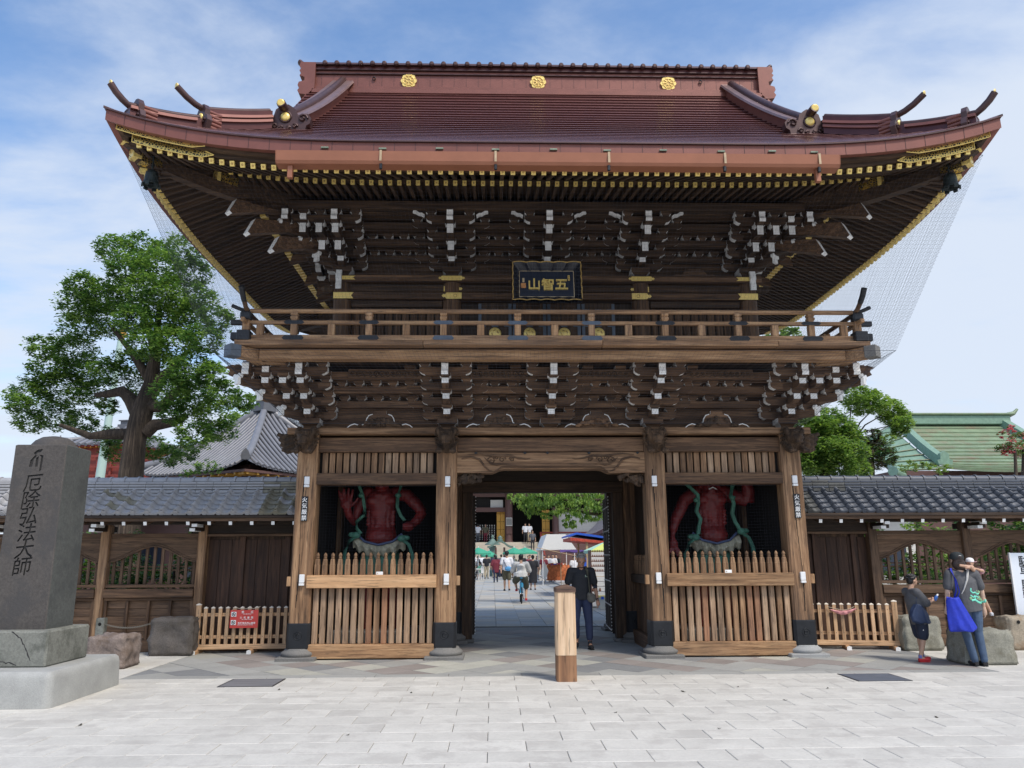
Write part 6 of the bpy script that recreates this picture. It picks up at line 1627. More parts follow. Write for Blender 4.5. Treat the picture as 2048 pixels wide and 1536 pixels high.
    if near:
        for s_ in (-1, 1): fq = MB(); fq.ball((0, 0, 0), 1, 8, M=HT @ Matrix.Translation(Vector((s_*.019, .048, .003))*h) @ Matrix.Diagonal((.008*h, .006*h, .0035*h, 1))); fq.build('eye', 'eye_dark', root); fq = MB(); fq.ball((0, 0, 0), 1, 8, M=HT @ Matrix.Translation(Vector((s_*.019, .051, .013))*h) @ Matrix.Diagonal((.010*h, .005*h, .002*h, 1))); fq.build('eyebrow', hair, root)
        fq = MB(); fq.ball((0, 0, 0), 1, 8, M=HT @ Matrix.Translation(Vector((0, .052, -.030))*h) @ Matrix.Diagonal((.014*h, .006*h, .003*h, 1))); fq.build('mouth', 'lip', root)
    root['_h'] = h
    return root, P, HT
def cap(root, HT, h, mat, brim=(0, .05, .012), bw=.04, m2=None, dirn=0):
    q = MB(); M_ = HT @ Matrix.Scale(h, 4) @ Matrix.Rotation(dirn, 4, 'Z'); q.lathe([(.058, .012), (.060, .03), (.055, .052), (.038, .070), (.015, .078), (.002, .079)], (0, -.006, 0), 16, M=M_)
    o = q.build('cap', mat, root); b = MB(); n = 8
    b.prism([(.042*math.cos(math.pi*k/n)*1.1, .035+.062*math.sin(math.pi*k/n)) for k in range(n+1)], .012, .018, 'z', M=M_); b.build('brim', m2 or mat, root if False else o); return o
def strap(root, pts, w, mat, nm='strap'): q = MB(); q.tube(pts, w, 6, flat=.35); return q.build(nm, mat, root)

# ---- man walking out of the gate
man, P, HT = person('elderly grey-haired man in black polo shirt and rolled navy trousers walking out behind the bollard', (.60, 1.13, 0), math.pi, 1.66, ('cloth_black', (.020, .022, .028)), ('trouser_navy', (.020, .030, .075)), 'hair_grey', 'skin_tan',
    dict(nk=(0, .02, .825), hd=(0.0, .055, .905), che=(0, .01, .715), knr=(.075, .07, .295), anr=(.06, -.02, .065), hpl=(-.052, 0, .51), knl=(-.066, .05, .285), anl=(-.072, .06, .045), ell=(-.150, -.012, .63), wrl=(-.165, .05, .49), elr=(.150, -.02, .64), wrr=(.155, .03, .51)), 'short', 'calf', ('shoe_black', (.016, .016, .018)), .0085, 1.02, head_tilt=R(-24), near=True, tuck=.50)
q = MB(); q.tube([P['ell'].lerp(P['shl'], .35), P['ell'], P['wrl']], [.050, .042, .029], 10); remesh(q, 'arm_cover', cl('arm_cover', (.02, .022, .04)), .01, 1, man)
for s_ in 'lr': q = MB(); q.tube([P['an'+s_]+V3(0, 0, .0), P['an'+s_]+V3(0, 0, .07)], [.040, .036], 10); q.build('sock', 'cloth_black', man)
q = MB(); q.tube([P['wrl']+V3(-.026*math.cos(a), .026*math.sin(a), .005) for a in [k*.7 for k in range(10)]], .007, 6); q.build('watch', 'hair_brown', man)
q = MB(); q.tube([(-.115*math.cos(a)*.55, .0+.10*math.sin(a)-.01, 1.365+.02*math.sin(a)) for a in [k*.63 for k in range(11)]], .016, 6); q.build('collar', 'cloth_black', man)
cl('bag_olive', (.10, .095, .065)); cl('bag_grey', (.13, .125, .11))
bg_ = thing('shoulder_bag', 'small olive shoulder bag hanging at the hip of the man in black', 'bag', (.60, 1.13, 0), math.pi)
strap(bg_, [(-.085, .0, 1.40), (-.10, .10, 1.33), (-.115, .155, 1.18), (-.125, .15, 1.02), (-.13, .13, .92)], .024, 'bag_olive'); strap(bg_, [(-.085, .0, 1.40), (-.09, -.09, 1.33), (-.12, -.13, 1.1), (-.15, -.05, .93)], .02, 'bag_olive')
q = MB(); q.ball((-.165, .10, .86), (.085, .06, .085), 12); q.ball((-.13, .12, .91), (.05, .05, .05), 10); q.ball((-.19, .12, .83), (.05, .04, .05), 10); remesh(q, 'pouch', 'bag_grey', .012, 1, bg_)
vs, fs = glyph('S', .045, .001, .003); q = MB(); q.add([(-x, -y, z) for x, y, z in vs], fs, M=Matrix.Translation((-.068, .127, 1.235)));
vs, fs = glyph('ima', .022, .001, .002); q.add([(-x, -y, z) for x, y, z in vs], fs, M=Matrix.Translation((-.098, .127, 1.225))); cl('logo_green', (.62, .78, .60)); q.build('chest_logo', 'logo_green', man)

# ---- woman seen from behind with a child on her arm
cl('shirt_grey', (.088, .090, .098)); cl('jeans', (.060, .098, .165), n=.25, nscale=9); cl('cap_black', (.016, .022, .024)); cl('bag_blue', (.010, .030, .42), .6); cl('print_cyan', (.20, .72, .55)); cl('print_green', (.24, .42, .22)); cl('strap_pale', (.50, .49, .46)); cl('cap_pink', (.78, .45, .50)); cl('cap_white', (.80, .78, .77)); cl('bag_navy', (.022, .040, .095), .6)
WL = (6.00, -1.40, 0)
wom, P, HT = person('woman in grey T-shirt, jeans and black cap seen from behind, carrying a child', WL, R(-2), 1.63, ('shirt_grey', None), ('jeans', None), 'hair_brown', 'skin_light',
    dict(pel=(.02, 0, .525), che=(-.005, 0, .72), nk=(-.02, .0, .825), hd=(-.032, .012, .915), hpl=(-.035, 0, .51), hpr=(.068, 0, .51), knl=(-.030, .01, .285), anl=(.008, -.01, .045), knr=(.080, .01, .29), anr=(.085, -.02, .045), ell=(-.155, .0, .645), wrl=(-.150, .05, .50), elr=(.158, .01, .64), wrr=(.180, .05, .49), shl=(-.122, 0, .80), shr=(.108, 0, .80)), 'short', 'long', ('shoe_black', None), .0095, 1.08, hairstyle='bob', near=False, tuck=.475)
cap(wom, HT, 1.63, 'cap_black'); q = MB(); q.tube([(-.052-.03, -.105, 1.515), (-.052, -.112, 1.525), (-.052+.03, -.105, 1.515)], .006, 5); q.build('cap_strap', 'cap_black', wom)
vs, fs = glyph('~', .06, .001, .006); q = MB(); q.add(vs, fs, M=Matrix.Translation((-.055, -.10, 1.565))); q.build('cap_mark', 'white_paint', wom)
pr_ = MB(); pg_ = MB()
from mathutils.bvhtree import BVHTree
_sh = [o for o in bpy.data.objects if o.parent is wom and o.name.startswith('shirt')][0].data
_bv = BVHTree.FromPolygons([v.co for v in _sh.vertices], [tuple(p.vertices) for p in _sh.polygons])
def back(x, z):
    hit = _bv.ray_cast(Vector((x, -1, z)), Vector((0, 1, 0)))[0]; return hit.y-.002 if hit else -.12
def sw(q, pts, r):
    pp_ = []
    for k in range(len(pts)-1):
        for j in range(3): pp_.append((pts[k][0]+(pts[k+1][0]-pts[k][0])*j/3, pts[k][1]+(pts[k+1][1]-pts[k][1])*j/3))
    pp_.append(pts[-1]); q.tube([(x, back(x, z), z) for x, z in pp_], r, 6, flat=.4, up=(0, 1, 0))
for pts, r in (([(.03, 1.10), (.02, 1.06), (.05, 1.03), (.09, 1.04), (.12, 1.01), (.16, 1.02)], .010), ([(.01, 1.0), (.05, .97), (.10, .985), (.14, .96)], .009), ([(.02, .925), (.07, .935), (.12, .90), (.17, .885), (.21, .905), (.22, .94)], .015), ([(.07, 1.0), (.08, .95), (.06, .92)], .008)): sw(pr_, pts, r)
for c_ in ((.17, 1.04), (.01, .955), (.15, .965), (.19, .93)): pg_.ball((c_[0], back(*c_), c_[1]), (.022, .004, .024), 8)
for pts in ([(.12, 1.07), (.13, 1.03)], [(.10, .95), (.18, .93), (.24, .90)]): sw(pg_, pts, .007)
pr_.build('shirt_print', 'print_cyan', wom); pg_.build('shirt_print', 'print_green', wom)
bb = thing('tote_bag', 'bright blue cloth bag hanging at the woman\'s side', 'bag', WL, R(-2)); q = MB()
q.rings([[(math.cos(a)*w*(1+.10*math.sin(5*a+z*4))-.17+o, math.sin(a)*(.065+.022*math.cos(6*a+z*9)*(1.3-z))-.12, z+.02*math.cos(3*a)) for a in [2*math.pi*k/26 for k in range(26)]] for z, w, o in ((.50, .19, -.0), (.53, .205, .0), (.66, .175, -.03), (.80, .135, -.06), (.93, .10, -.085), (.97, .085, -.09))]); sb_ = remesh(q, 'sack', 'bag_blue', .012, 2, bb)
strap(bb, [(-.20, -.06, .95), (-.19, -.13, 1.08), (-.185, -.11, 1.24), (-.19, -.05, 1.38), (-.19, .03, 1.36)], .017, 'bag_blue'); strap(bb, [(-.18, -.10, .95), (-.16, -.15, 1.05), (-.18, -.13, 1.22), (-.20, -.06, 1.36)], .014, 'bag_blue')
strap(wom, [(.05, .04, 1.37), (.04, -.08, 1.355), (-.02, -.135, 1.22), (-.09, -.145, 1.08), (-.12, -.13, 1.02)], .018, 'strap_pale')
# child carried on her front: head, arms round her neck, one shoe
ch, P2, HT2 = person('small child in pink and white cap held by the woman, arms round her neck', (6.27, -1.15, .55), R(150), .98, ('kid_pink', (.55, .30, .34)), ('kid_grey', (.16, .13, .13)), 'hair_brown', 'skin', dict(hd=(-.02, .02, .925), shl=(-.11, .02, .79), shr=(.11, .02, .79), ell=(-.17, .12, .80), wrl=(-.02, .24, .86), elr=(.20, .14, .80), wrr=(.17, .31, .86), knl=(-.12, .14, .42), knr=(.13, .14, .42), anl=(-.20, .10, .20), anr=(.21, .12, .19)), 'short', 'short', ('shoe_white', (.7, .7, .72)), .011, 1.0, near=False)
cap(ch, HT2, .98, 'cap_white', m2='cap_pink', dirn=R(115)).data.materials.append(MATS['cap_pink'])
# the arm laid over the woman's nape belongs to the child
q = MB(); q.tube([(6.20, -1.36, 1.34), (6.10, -1.49, 1.40), (6.02, -1.52, 1.405), (5.90, -1.515, 1.425)], [.036, .030, .026, .018], 10); q.tube([(6.22, -1.3, 1.30), (6.13, -1.47, 1.36), (6.05, -1.53, 1.41)], [.032, .026, .018], 10); hand(q, (6.05, -1.53, 1.41), (-.6, -.1, -.35), .6, .4, 1)
o = remesh(q, 'arms', 'skin', .007, 1); o.parent = ch; bpy.context.view_layer.update(); o.matrix_parent_inverse = ch.matrix_world.inverted()

# ---- boy in profile
BL = (5.52, -.86, 0)
boy, P, HT = person('boy in grey T-shirt, navy shorts and red clogs standing in profile', BL, R(-84), 1.30, ('shirt_grey', None), ('shorts_navy', (.014, .020, .042)), 'hair_black', 'skin',
    dict(che=(0, -.015, .72), nk=(0, -.03, .825), hd=(0, .0, .915), pel=(0, .02, .52), hpl=(-.05, .02, .50), hpr=(.05, .02, .50), shl=(-.105, -.03, .79), shr=(.105, -.03, .79), ell=(-.125, .06, .665), elr=(.125, .065, .66), wrl=(-.04, .205, .69), wrr=(.03, .215, .685), knl=(-.05, .045, .28), anl=(-.055, .06, .045), knr=(.05, .025, .27), anr=(.06, -.045, .045)), 'elbow', 'short', ('clog_red', (.62, .035, .04)), .0085, 1.22, near=True, tuck=.44)
for s_ in 'lr': q = MB(); q.tube([P['an'+s_]+V3(0, 0, .0), P['an'+s_]+V3(0, 0, .045)], [.028, .028], 10); q.build('sock', cl('sock_blue', (.16, .18, .42)), boy)
nb_ = thing('bag', 'navy cloth bag slung over the boy\'s shoulder', 'bag', BL, R(-84)); q = MB()
q.rings([[(.135+math.sin(a)*(.055+.015*math.cos(5*a)), math.cos(a)*w*(1+.08*math.sin(4*a+z*7))+o, z+.015*math.cos(3*a)) for a in [2*math.pi*k/26 for k in range(26)]] for z, w, o in ((.56, .10, .05), (.60, .155, -.02), (.68, .16, -.04), (.76, .12, -.05), (.84, .05, -.05))]); remesh(q, 'sack', 'bag_navy', .011, 2, nb_)
strap(nb_, [(.13, -.06, .84), (.15, -.05, .98), (.13, -.03, 1.06)], .014, 'bag_navy')
wb = thing('bottle', 'small blue and white bottle in the boy\'s hands', 'bottle', (5.83, -.87, .89), R(-84)); q = MB(); M_ = Matrix.Rotation(R(-35), 4, 'X')
cl('bottle_blue', (.05, .17, .55), .3); q.lathe([(.018, 0), (.024, .01), (.024, .07), (.014, .085)], n=12, M=M_); q.build('body_label', 'bottle_blue', wb); q = MB(); q.lathe([(.014, .085), (.014, .11), (.008, .115)], n=12, M=M_); q.build('cap', 'white_paint', wb)
q = MB(); q.prism([(-.03, 0), (.03, 0), (.0, .07)], 0, .004, 'x', M=Matrix.Translation((.142, .015, .46))); q.build('shorts_mark', 'white_paint', boy)
q = MB(); q.ball((.17, .035, .925), (.008, .03, .035), 8); q.build('sleeve_print', 'print_cyan', boy)

# ---- cyclist and the others on the path
bike = thing('bicycle', 'light blue bicycle ridden away along the flagstone path', 'bicycle', (.0, 14.55, 0)); cl('bike_blue', (.05, .30, .50), .3); cl('tyre', (.02, .02, .02))
def wheel(y): 
    q = MB(); q.tube([(0, y+.32*math.cos(a), .33+.32*math.sin(a)) for a in [2*math.pi*k/28 for k in range(29)]], .02, 8); w_ = q.build('wheel', 'tyre', bike)
    q = MB()
    for k in range(14): a = 2*math.pi*k/14; q.tube([(0, y, .33), (0, y+.31*math.cos(a), .33+.31*math.sin(a))], .002, 4)
    q.tube([(-.05, y, .33), (.05, y, .33)], .02, 8); q.build('spokes', 'white_metal', w_)
wheel(-.5); wheel(.55); q = MB()
for pts in ([(0, .55, .33), (0, .42, .85)], [(0, .42, .72), (0, -.05, .30)], [(0, -.05, .30), (0, -.2, .80)], [(-.03, -.5, .33), (0, -.2, .62)], [(.03, -.5, .33), (0, -.2, .62)], [(-.04, -.5, .33), (0, -.05, .30)], [(.04, -.5, .33), (0, -.05, .30)], [(-.05, -.5, .33), (-.05, -.5, .62), (-.05, -.2, .66)], [(.05, -.5, .33), (.05, -.5, .62), (.05, -.2, .66)]): q.tube(pts, .014, 7)
q.build('frame', 'bike_blue', bike); q = MB(); q.tube([(-.3, .25, .95), (-.2, .38, .97), (0, .42, .93), (.2, .38, .97), (.3, .25, .95)], .012, 7); q.build('handlebar', 'white_metal', bike)
q = MB(); q.ball((0, -.22, .84), (.09, .13, .04), 12); q.build('saddle', 'bike_blue', bike); q = MB(); q.box(-.03, .03, -.86, -.80, .55, .70); q.build('rear_mudguard', 'bike_blue', bike)
for s_ in (-1, 1): q = MB(); q.tube([(s_*.05, -.05, .30), (s_*.08, -.05+s_*.02, .30-s_*.17), (s_*.16, -.05+s_*.02, .30-s_*.17)], .014, 6); q.build('pedal', 'tyre', bike)
person('heavy cyclist in pale grey T-shirt, olive shorts and red shoes seen from behind', (.0, 14.55, 0), 0, 1.70, ('shirt_pale', (.60, .60, .59)), ('shorts_olive', (.085, .085, .06)), J=dict(pel=(0, -.12, .53), che=(0, -.10, .70), nk=(0, -.06, .80), hd=(0, -.03, .89), hpl=(-.06, -.12, .51), hpr=(.06, -.12, .51), knl=(-.12, .06, .42), knr=(.11, .08, .30), anl=(-.085, -.0, .27), anr=(.10, -.02, .09), shl=(-.12, -.06, .775), shr=(.12, -.06, .775), ell=(-.175, .0, .63), elr=(.175, .0, .63), wrl=(-.17, .14, .57), wrr=(.17, .14, .57)), sleeve='elbow', legs='short', shoe=('shoe_red', (.60, .04, .05)), vox=.018, fat=1.3, tuck=.50)
cw = lambda *a, **k: person(*a, **dict(dict(vox=.03), **k))
wk = lambda s=1: dict(knl=(-.055, .05*s, .29), anl=(-.055, .07*s, .045), knr=(.055, -.01*s, .285), anr=(.055, -.09*s, .06), wrl=(-.15, -.05*s, .51), wrr=(.15, .08*s, .52))
cl('tee_white', (.74, .75, .78)); cl('maroon', (.16, .02, .035)); cl('olive', (.10, .095, .06)); cl('black_cloth', (.016, .017, .022)); cl('beige', (.42, .36, .25)); cl('grey_cloth', (.10, .105, .12)); cl('green_tee', (.25, .60, .38)); cl('dark_blue', (.02, .028, .07)); cl('robe_brown', (.30, .18, .10))
tb, P, HT = cw('man in white T-shirt, olive shorts and black cap with blue shoulder bag', (-.33, 23.6, 0), 0, 1.80, ('tee_white', None), ('olive', None), J=wk(), legs='short', vox=.02, fat=1.12); cap(tb, HT, 1.8, 'cap_black')
bs = thing('shoulder_bag', 'sky blue shoulder bag on the back of the man in white T-shirt', 'bag', (-.33, 23.6, 0)); q = MB(); q.ball((.06, -.17, 1.0), (.16, .05, .11), 12); q.build('pouch', cl('bag_sky', (.10, .33, .62)), bs); strap(bs, [(.0, -.18, 1.08), (-.12, -.14, 1.3), (-.16, .0, 1.48)], .02, 'dark_blue')
cw('woman in loose maroon top and dark leggings walking away', (-.80, 35.0, 0), 0, 1.62, ('maroon', None), ('dark_blue', None), J=wk(-1), sleeve='elbow', fat=1.25, tuck=.36, hairstyle='bob')
cw('woman in long black dress over a white top walking away beside the cyclist', (.92, 24.5, 0), 0, 1.62, ('black_cloth', None), ('black_cloth', None), sleeve='short', skirt=.20, hairstyle='bun')
cw('child in dark grey dress holding hands near the white chairs', (-1.95, 42, 0), R(20), 1.38, ('grey_cloth', None), ('grey_cloth', None), sleeve='short', skirt=.32, hairstyle='bob')
cw('person in black shirt and beige trousers with a backpack', (-1.42, 43, 0), 0, 1.66, ('black_cloth', None), ('beige', None), legs='long')
cw('man in white shirt standing left of the green parasol pole', (-2.9, 44, 0), R(30), 1.74, ('tee_white', None), ('dark_blue', None))
cw('second man in white shirt with dark backpack by the parasols', (-2.45, 46.5, 0), R(-30), 1.74, ('tee_white', None), ('black_cloth', None))
cw('person in white T-shirt with brown hair behind the child', (-1.85, 47, 0), 0, 1.70, ('tee_white', None), ('grey_cloth', None), hair='hair_brown')
cw('person in navy T-shirt before the incense pavilion', (-.85, 44, 0), 0, 1.68, ('dark_blue', None), ('beige', None), hair='hair_brown')
cw('person in striped dark top right of the maroon woman', (-.35, 46, 0), 0, 1.68, ('grey_cloth', None), ('dark_blue', None), hair='hair_brown')
cw('woman in pale blouse behind the cyclist\'s shoulder', (.55, 44, 0), R(160), 1.58, ('beige', None), ('grey_cloth', None), hairstyle='bob')
cw('person in black cap and dark shirt behind the cyclist', (1.0, 40, 0), 0, 1.70, ('black_cloth', None), ('dark_blue', None))
cw('woman in maroon dress walking towards the gate right of the crowd', (2.25, 37, 0), math.pi, 1.60, ('maroon', None), ('maroon', None), skirt=.22, hairstyle='bob')
cw('man in white shirt and dark trousers beside the orange stall', (2.75, 36, 0), R(170), 1.68, ('tee_white', None), ('olive', None))
cw('person in black carrying a backpack next to the white tent', (3.3, 40, 0), R(150), 1.66, ('black_cloth', None), ('grey_cloth', None))
cw('man in dark navy shirt standing inside the stalls', (4.15, 29.6, 0), R(90), 1.70, ('dark_blue', None), ('black_cloth', None))
cw('shopper in beige hat and blouse at the orange stall table', (3.9, 33, 0), R(120), 1.58, ('beige', None), ('grey_cloth', None), hair='hair_brown')
cw('shopper in grey top bending at the stall table', (4.3, 34, 0), R(200), 1.52, ('grey_cloth', None), ('dark_blue', None))
for x_, y_, r_, l_, a_, b_, k_ in ((.05, 47.5, 10, 'person in navy top just left of the bright green parasol pole', 'dark_blue', 'olive', {}), (1.5, 42, 190, 'person in red-brown top facing the gate under the darker parasol', 'maroon', 'grey_cloth', {}),
    (1.75, 45, 170, 'person in pale shirt behind the maroon dress', 'tee_white', 'dark_blue', {}), (1.95, 39, 200, 'woman in dark blouse right of the black dress', 'grey_cloth', 'black_cloth', dict(hairstyle='bob')), (3.05, 44, 180, 'person in white far behind the orange stall', 'tee_white', 'beige', {}),
    (2.55, 41, 160, 'person in beige top close to the white sheet', 'beige', 'dark_blue', {}), (-2.15, 49, 0, 'person in dark jacket at the foot of the stairs, left side', 'black_cloth', 'olive', {}), (-.1, 43, 0, 'person in brown hair and striped top by the pavilion post', 'grey_cloth', 'beige', dict(hair='hair_brown', hairstyle='bob')), (3.6, 31.5, 200, 'vendor in white apron behind the orange stall', 'tee_white', 'dark_blue', {}), (4.5, 36.5, 180, 'vendor in dark cap far inside the stalls', 'olive', 'black_cloth', {})):
    cw(l_, (x_, y_, 0), R(r_), rnd.uniform(1.55, 1.72), (a_, None), (b_, None), J=wk(rnd.choice((-1, 1))), **k_)
cw('person in loose brown coat half hidden behind the left door', (-1.72, 7.1, 0), R(25), 1.62, ('robe_brown', None), ('robe_brown', None), sleeve='long', skirt=.25, fat=1.45, vox=.02, hairstyle='bob')
# ================================================================== GUARDIAN STATUES
def lacq(name, c, **k): return plain(name, c, .55, **k)
m, t, b = newmat('statue_red'); v, rn, base = coords(t); vo = N(t, 'ShaderNodeTexVoronoi'); vo.inputs['Scale'].default_value = 10; t.links.new(v, vo.inputs['Vector'])
t.links.new(ramp(t, noise(t, v, 5, 5), [(.3, (.13, .011, .012)), (.7, (.24, .024, .023))]), b.inputs['Base Color']); b.inputs['Roughness'].default_value = .5; bump(t, b, vo.outputs['Distance'], .5, .03)
lacq('statue_green', (.07, .22, .155), n=.3, nscale=8); lacq('statue_cream', (.52, .49, .36), n=.15, nscale=6, dirt=(.03, .025, .025)); lacq('statue_blue', (.08, .11, .22))
def nio(side):
    if side < 0: cx0 = -3.0; lab = 'red guardian statue with one open palm raised and green scarves in the left bay'
    else: cx0 = 3.03; lab = 'red guardian statue with clenched mouth and one arm lowered in the right bay'
    st = thing('guardian_statue', lab, 'statue', (0, 1.25, 0), 0, 'guardian statues in the gate'); q = MB()
    q.tube([(cx0, .0, 1.7), (cx0, -.03, 1.95), (cx0, .0, 2.15), (cx0, .0, 2.45), (cx0, .0, 2.68), (cx0, .02, 2.8)], [.19, .215, .175, .20, .22, .12], 18, flat=1.35)
    for s_ in (-1, 1):
        q.ball((cx0+s_*.14, -.13, 2.58), (.15, .09, .10), 14); q.ball((cx0+s_*.27, 0, 2.72), (.13, .13, .13), 12)
        for k in range(4):
            for c_ in range(3): q.ball((cx0+s_*(.06+.085*c_), -.16+.03*c_, 2.12+.075*k+.02*c_), (.042, .035, .036), 8)
    q.ball((cx0, -.10, 1.93), (.26, .17, .19), 16); hz = 2.95 if side < 0 else 2.86
    q.tube([(cx0, 0, 2.7), (cx0, -.02, hz-.08)], [.11, .11], 12); q.ball((cx0, -.06, hz), (.155, .17, .19), 16); q.ball((cx0, -.16, hz-.12), (.085, .07, .07), 10); q.ball((cx0, -.24, hz-.01), (.05, .05, .045), 8)
    for s_ in (-1, 1): q.ball((cx0+s_*.07, -.20, hz+.05), (.045, .04, .04), 8); q.ball((cx0+s_*.17, -.03, hz), (.03, .05, .07), 8)
    if side < 0:
        q.tube([(-3.26, 0, 2.72), (-3.42, -.05, 2.45), (-3.50, -.10, 2.20), (-3.55, -.25, 2.32), (-3.58, -.30, 2.42)], [.11, .10, .085, .075, .07], 12)
        q.ball((-3.59, -.32, 2.52), (.115, .05, .115), 12)
        for k, (dx, L) in enumerate(((-.095, .16), (-.04, .20), (.02, .20), (.075, .17))): q.tube([(-3.59+dx, -.32, 2.58), (-3.59+dx*1.35, -.33, 2.60+L*.6), (-3.59+dx*1.5, -.32, 2.60+L)], [.030, .027, .022], 8)
        q.tube([(-3.50, -.33, 2.48), (-3.42, -.35, 2.54), (-3.38, -.36, 2.62)], [.035, .030, .024], 8)
        q.tube([(-2.72, 0, 2.72), (-2.55, .0, 2.68), (-2.36, -.05, 2.50), (-2.25, -.08, 2.36)], [.13, .125, .11, .09], 12); q.tube([(-2.25, -.08, 2.38), (-2.34, -.16, 2.22), (-2.45, -.22, 2.12)], [.09, .085, .065], 12)
        q.ball((-2.49, -.24, 2.11), (.10, .08, .09), 12)
        for k in range(4): q.tube([(-2.56+.05*k, -.30, 2.16), (-2.56+.05*k, -.33, 2.11), (-2.56+.05*k, -.29, 2.06)], .028, 8)
    else:
        q.tube([(2.76, 0, 2.72), (2.56, 0, 2.58), (2.45, -.03, 2.38), (2.36, -.05, 2.22), (2.30, -.10, 2.05), (2.27, -.14, 1.88)], [.13, .12, .11, .10, .08, .06], 12)
        q.ball((2.28, -.16, 1.78), (.085, .06, .11), 12)
        for k, dx in enumerate((-.07, -.02, .03, .08)): q.tube([(2.28+dx*.7, -.17, 1.72), (2.28+dx*1.5, -.20, 1.62), (2.28+dx*1.7, -.24, 1.56)], [.028, .025, .02], 8)
        q.tube([(3.28, 0, 2.72), (3.50, 0, 2.64), (3.72, -.02, 2.56)], [.14, .135, .12], 12); q.tube([(3.72, -.02, 2.54), (3.74, -.06, 2.75), (3.68, -.1, 3.0)], [.13, .12, .09], 12)
    remesh(q, 'body', 'statue_red', .018, 1, st)
    if side > 0: q = MB(); q.tube([(cx0-.07, -.245, hz-.10), (cx0, -.26, hz-.065), (cx0+.07, -.245, hz-.10)], .012, 6); q.build('mouth', 'white_paint', st)
    # draped skirt cloth
    n = 22; q = MB(); rs = []
    for k in range(n+1):
        u = -1+2*k/n; x = cx0+u*.47; top_ = 1.80+.16*abs(u)**1.6; bot = 1.56+.16*abs(u)+.045*math.sin(k*1.7)
        rs.append([(x, -.26+.10*u*u+.02*math.sin(k*2.1), top_), (x, -.34+.10*u*u+.03*math.cos(k*1.9), (top_+bot)/2), (x*1.0, -.28+.10*u*u+.02*math.sin(k), bot), (x, -.1, bot+.02), (x, -.1, top_)])
    q.rings(rs); c_ = remesh(q, 'waist_cloth', 'statue_cream', .014, 1, st)
    for s_ in (-1, 1):
        for k in range(3): c2 = MB()
    q = MB(); q.tube([(cx0-.40, -.2, 1.98), (cx0-.25, -.27, 1.85), (cx0, -.31, 1.79), (cx0+.25, -.27, 1.85), (cx0+.40, -.2, 1.98)], .022, 8); q.build('waist_cord', 'statue_blue', st)
    q = MB(); rs = []
    for z, w in ((1.72, .30), (1.5, .38), (1.3, .44), (1.12, .47)): rs.append([(cx0+(w+.03*math.sin(5*a))*math.cos(a), .22*math.sin(a)+.02*math.cos(7*a), z) for a in [2*math.pi*k/30 for k in range(30)]])
    q.rings(rs); q.build('skirt', 'statue_green', st)
    for s_ in (-1, 1): q = MB(); q.tube([(cx0+s_*.18, 0, 1.2), (cx0+s_*.26, -.05, .75), (cx0+s_*.28, 0, .35)], [.13, .11, .08], 12); q.build('leg', 'statue_red', st)
    q = MB(); q.cbox(cx0-.75, cx0+.75, -.5, .6, .06, .35, .02); q.build('rock_base', 'plinth_stone', st)
    def scarf(pts):
        q = MB(); q.tube(pts, .038, 8, flat=.8); q.tube([(a+.02, b-.03, c) for a, b, c in pts], .016, 6); q.build('scarf', 'statue_green', st)
    if side < 0:
        scarf([(-3.46, -.2, 3.05), (-3.39, -.26, 2.86), (-3.31, -.28, 2.64), (-3.27, -.28, 2.45), (-3.28, -.28, 2.30), (-3.41, -.28, 2.19), (-3.40, -.28, 2.08), (-3.32, -.28, 1.99)]); scarf([(-2.5, -.2, 3.0), (-2.63, -.26, 2.85), (-2.69, -.28, 2.65), (-2.69, -.28, 2.45), (-2.62, -.28, 2.3), (-2.55, -.30, 2.22)])
        ends = ((-3.37, 1.96), (-2.62, 1.90)); kn = [(-3.33, 2.66), (-2.67, 2.66)]
    else:
        scarf([(2.46, -.2, 2.95), (2.60, -.26, 2.80), (2.73, -.28, 2.66), (2.73, -.28, 2.50), (2.69, -.28, 2.36), (2.76, -.28, 2.22), (2.72, -.28, 2.08), (2.70, -.28, 1.95)]); scarf([(3.50, -.2, 2.95), (3.38, -.26, 2.80), (3.33, -.28, 2.64), (3.38, -.28, 2.5), (3.34, -.28, 2.32), (3.38, -.28, 2.18), (3.45, -.28, 2.05)])
        ends = ((2.68, 1.90), (3.46, 2.0)); kn = [(2.70, 2.56), (3.36, 2.60)]
    for i, (x, z) in enumerate(ends):
        s_ = -1 if i == 0 else 1; q = MB(); q.ball((x+s_*.03, -.30, z), (.085, .05, .06), 10); q.ball((x+s_*.10, -.29, z+.01), (.075, .04, .045), 10); q.build('knot', 'statue_green', st)
        scarf([(x+s_*.03, -.28, z-.02), (x+s_*.15, -.27, z-.10), (x+s_*.22, -.27, z-.28), (x+s_*.23, -.27, z-.5), (x+s_*.2, -.27, z-.8)])
    for x, z in kn: q = MB(); q.ball((x, -.31, z), (.06, .05, .045), 10); q.build('knot', 'statue_green', st)
nio(-1); nio(1)
nb = thing('statue_bay_netting', 'thin wire netting stretched across the statue bays behind the pickets', 'netting')
for a, b in ((-3.86, -1.94), (1.94, 3.86)): net([(a, .10, 2.75), (b, .10, 2.75), (b, .10, 1.3), (a, .10, 1.3)], .05, .05, .0007).build('net_panel', 'net_cord', nb, kind='stuff')

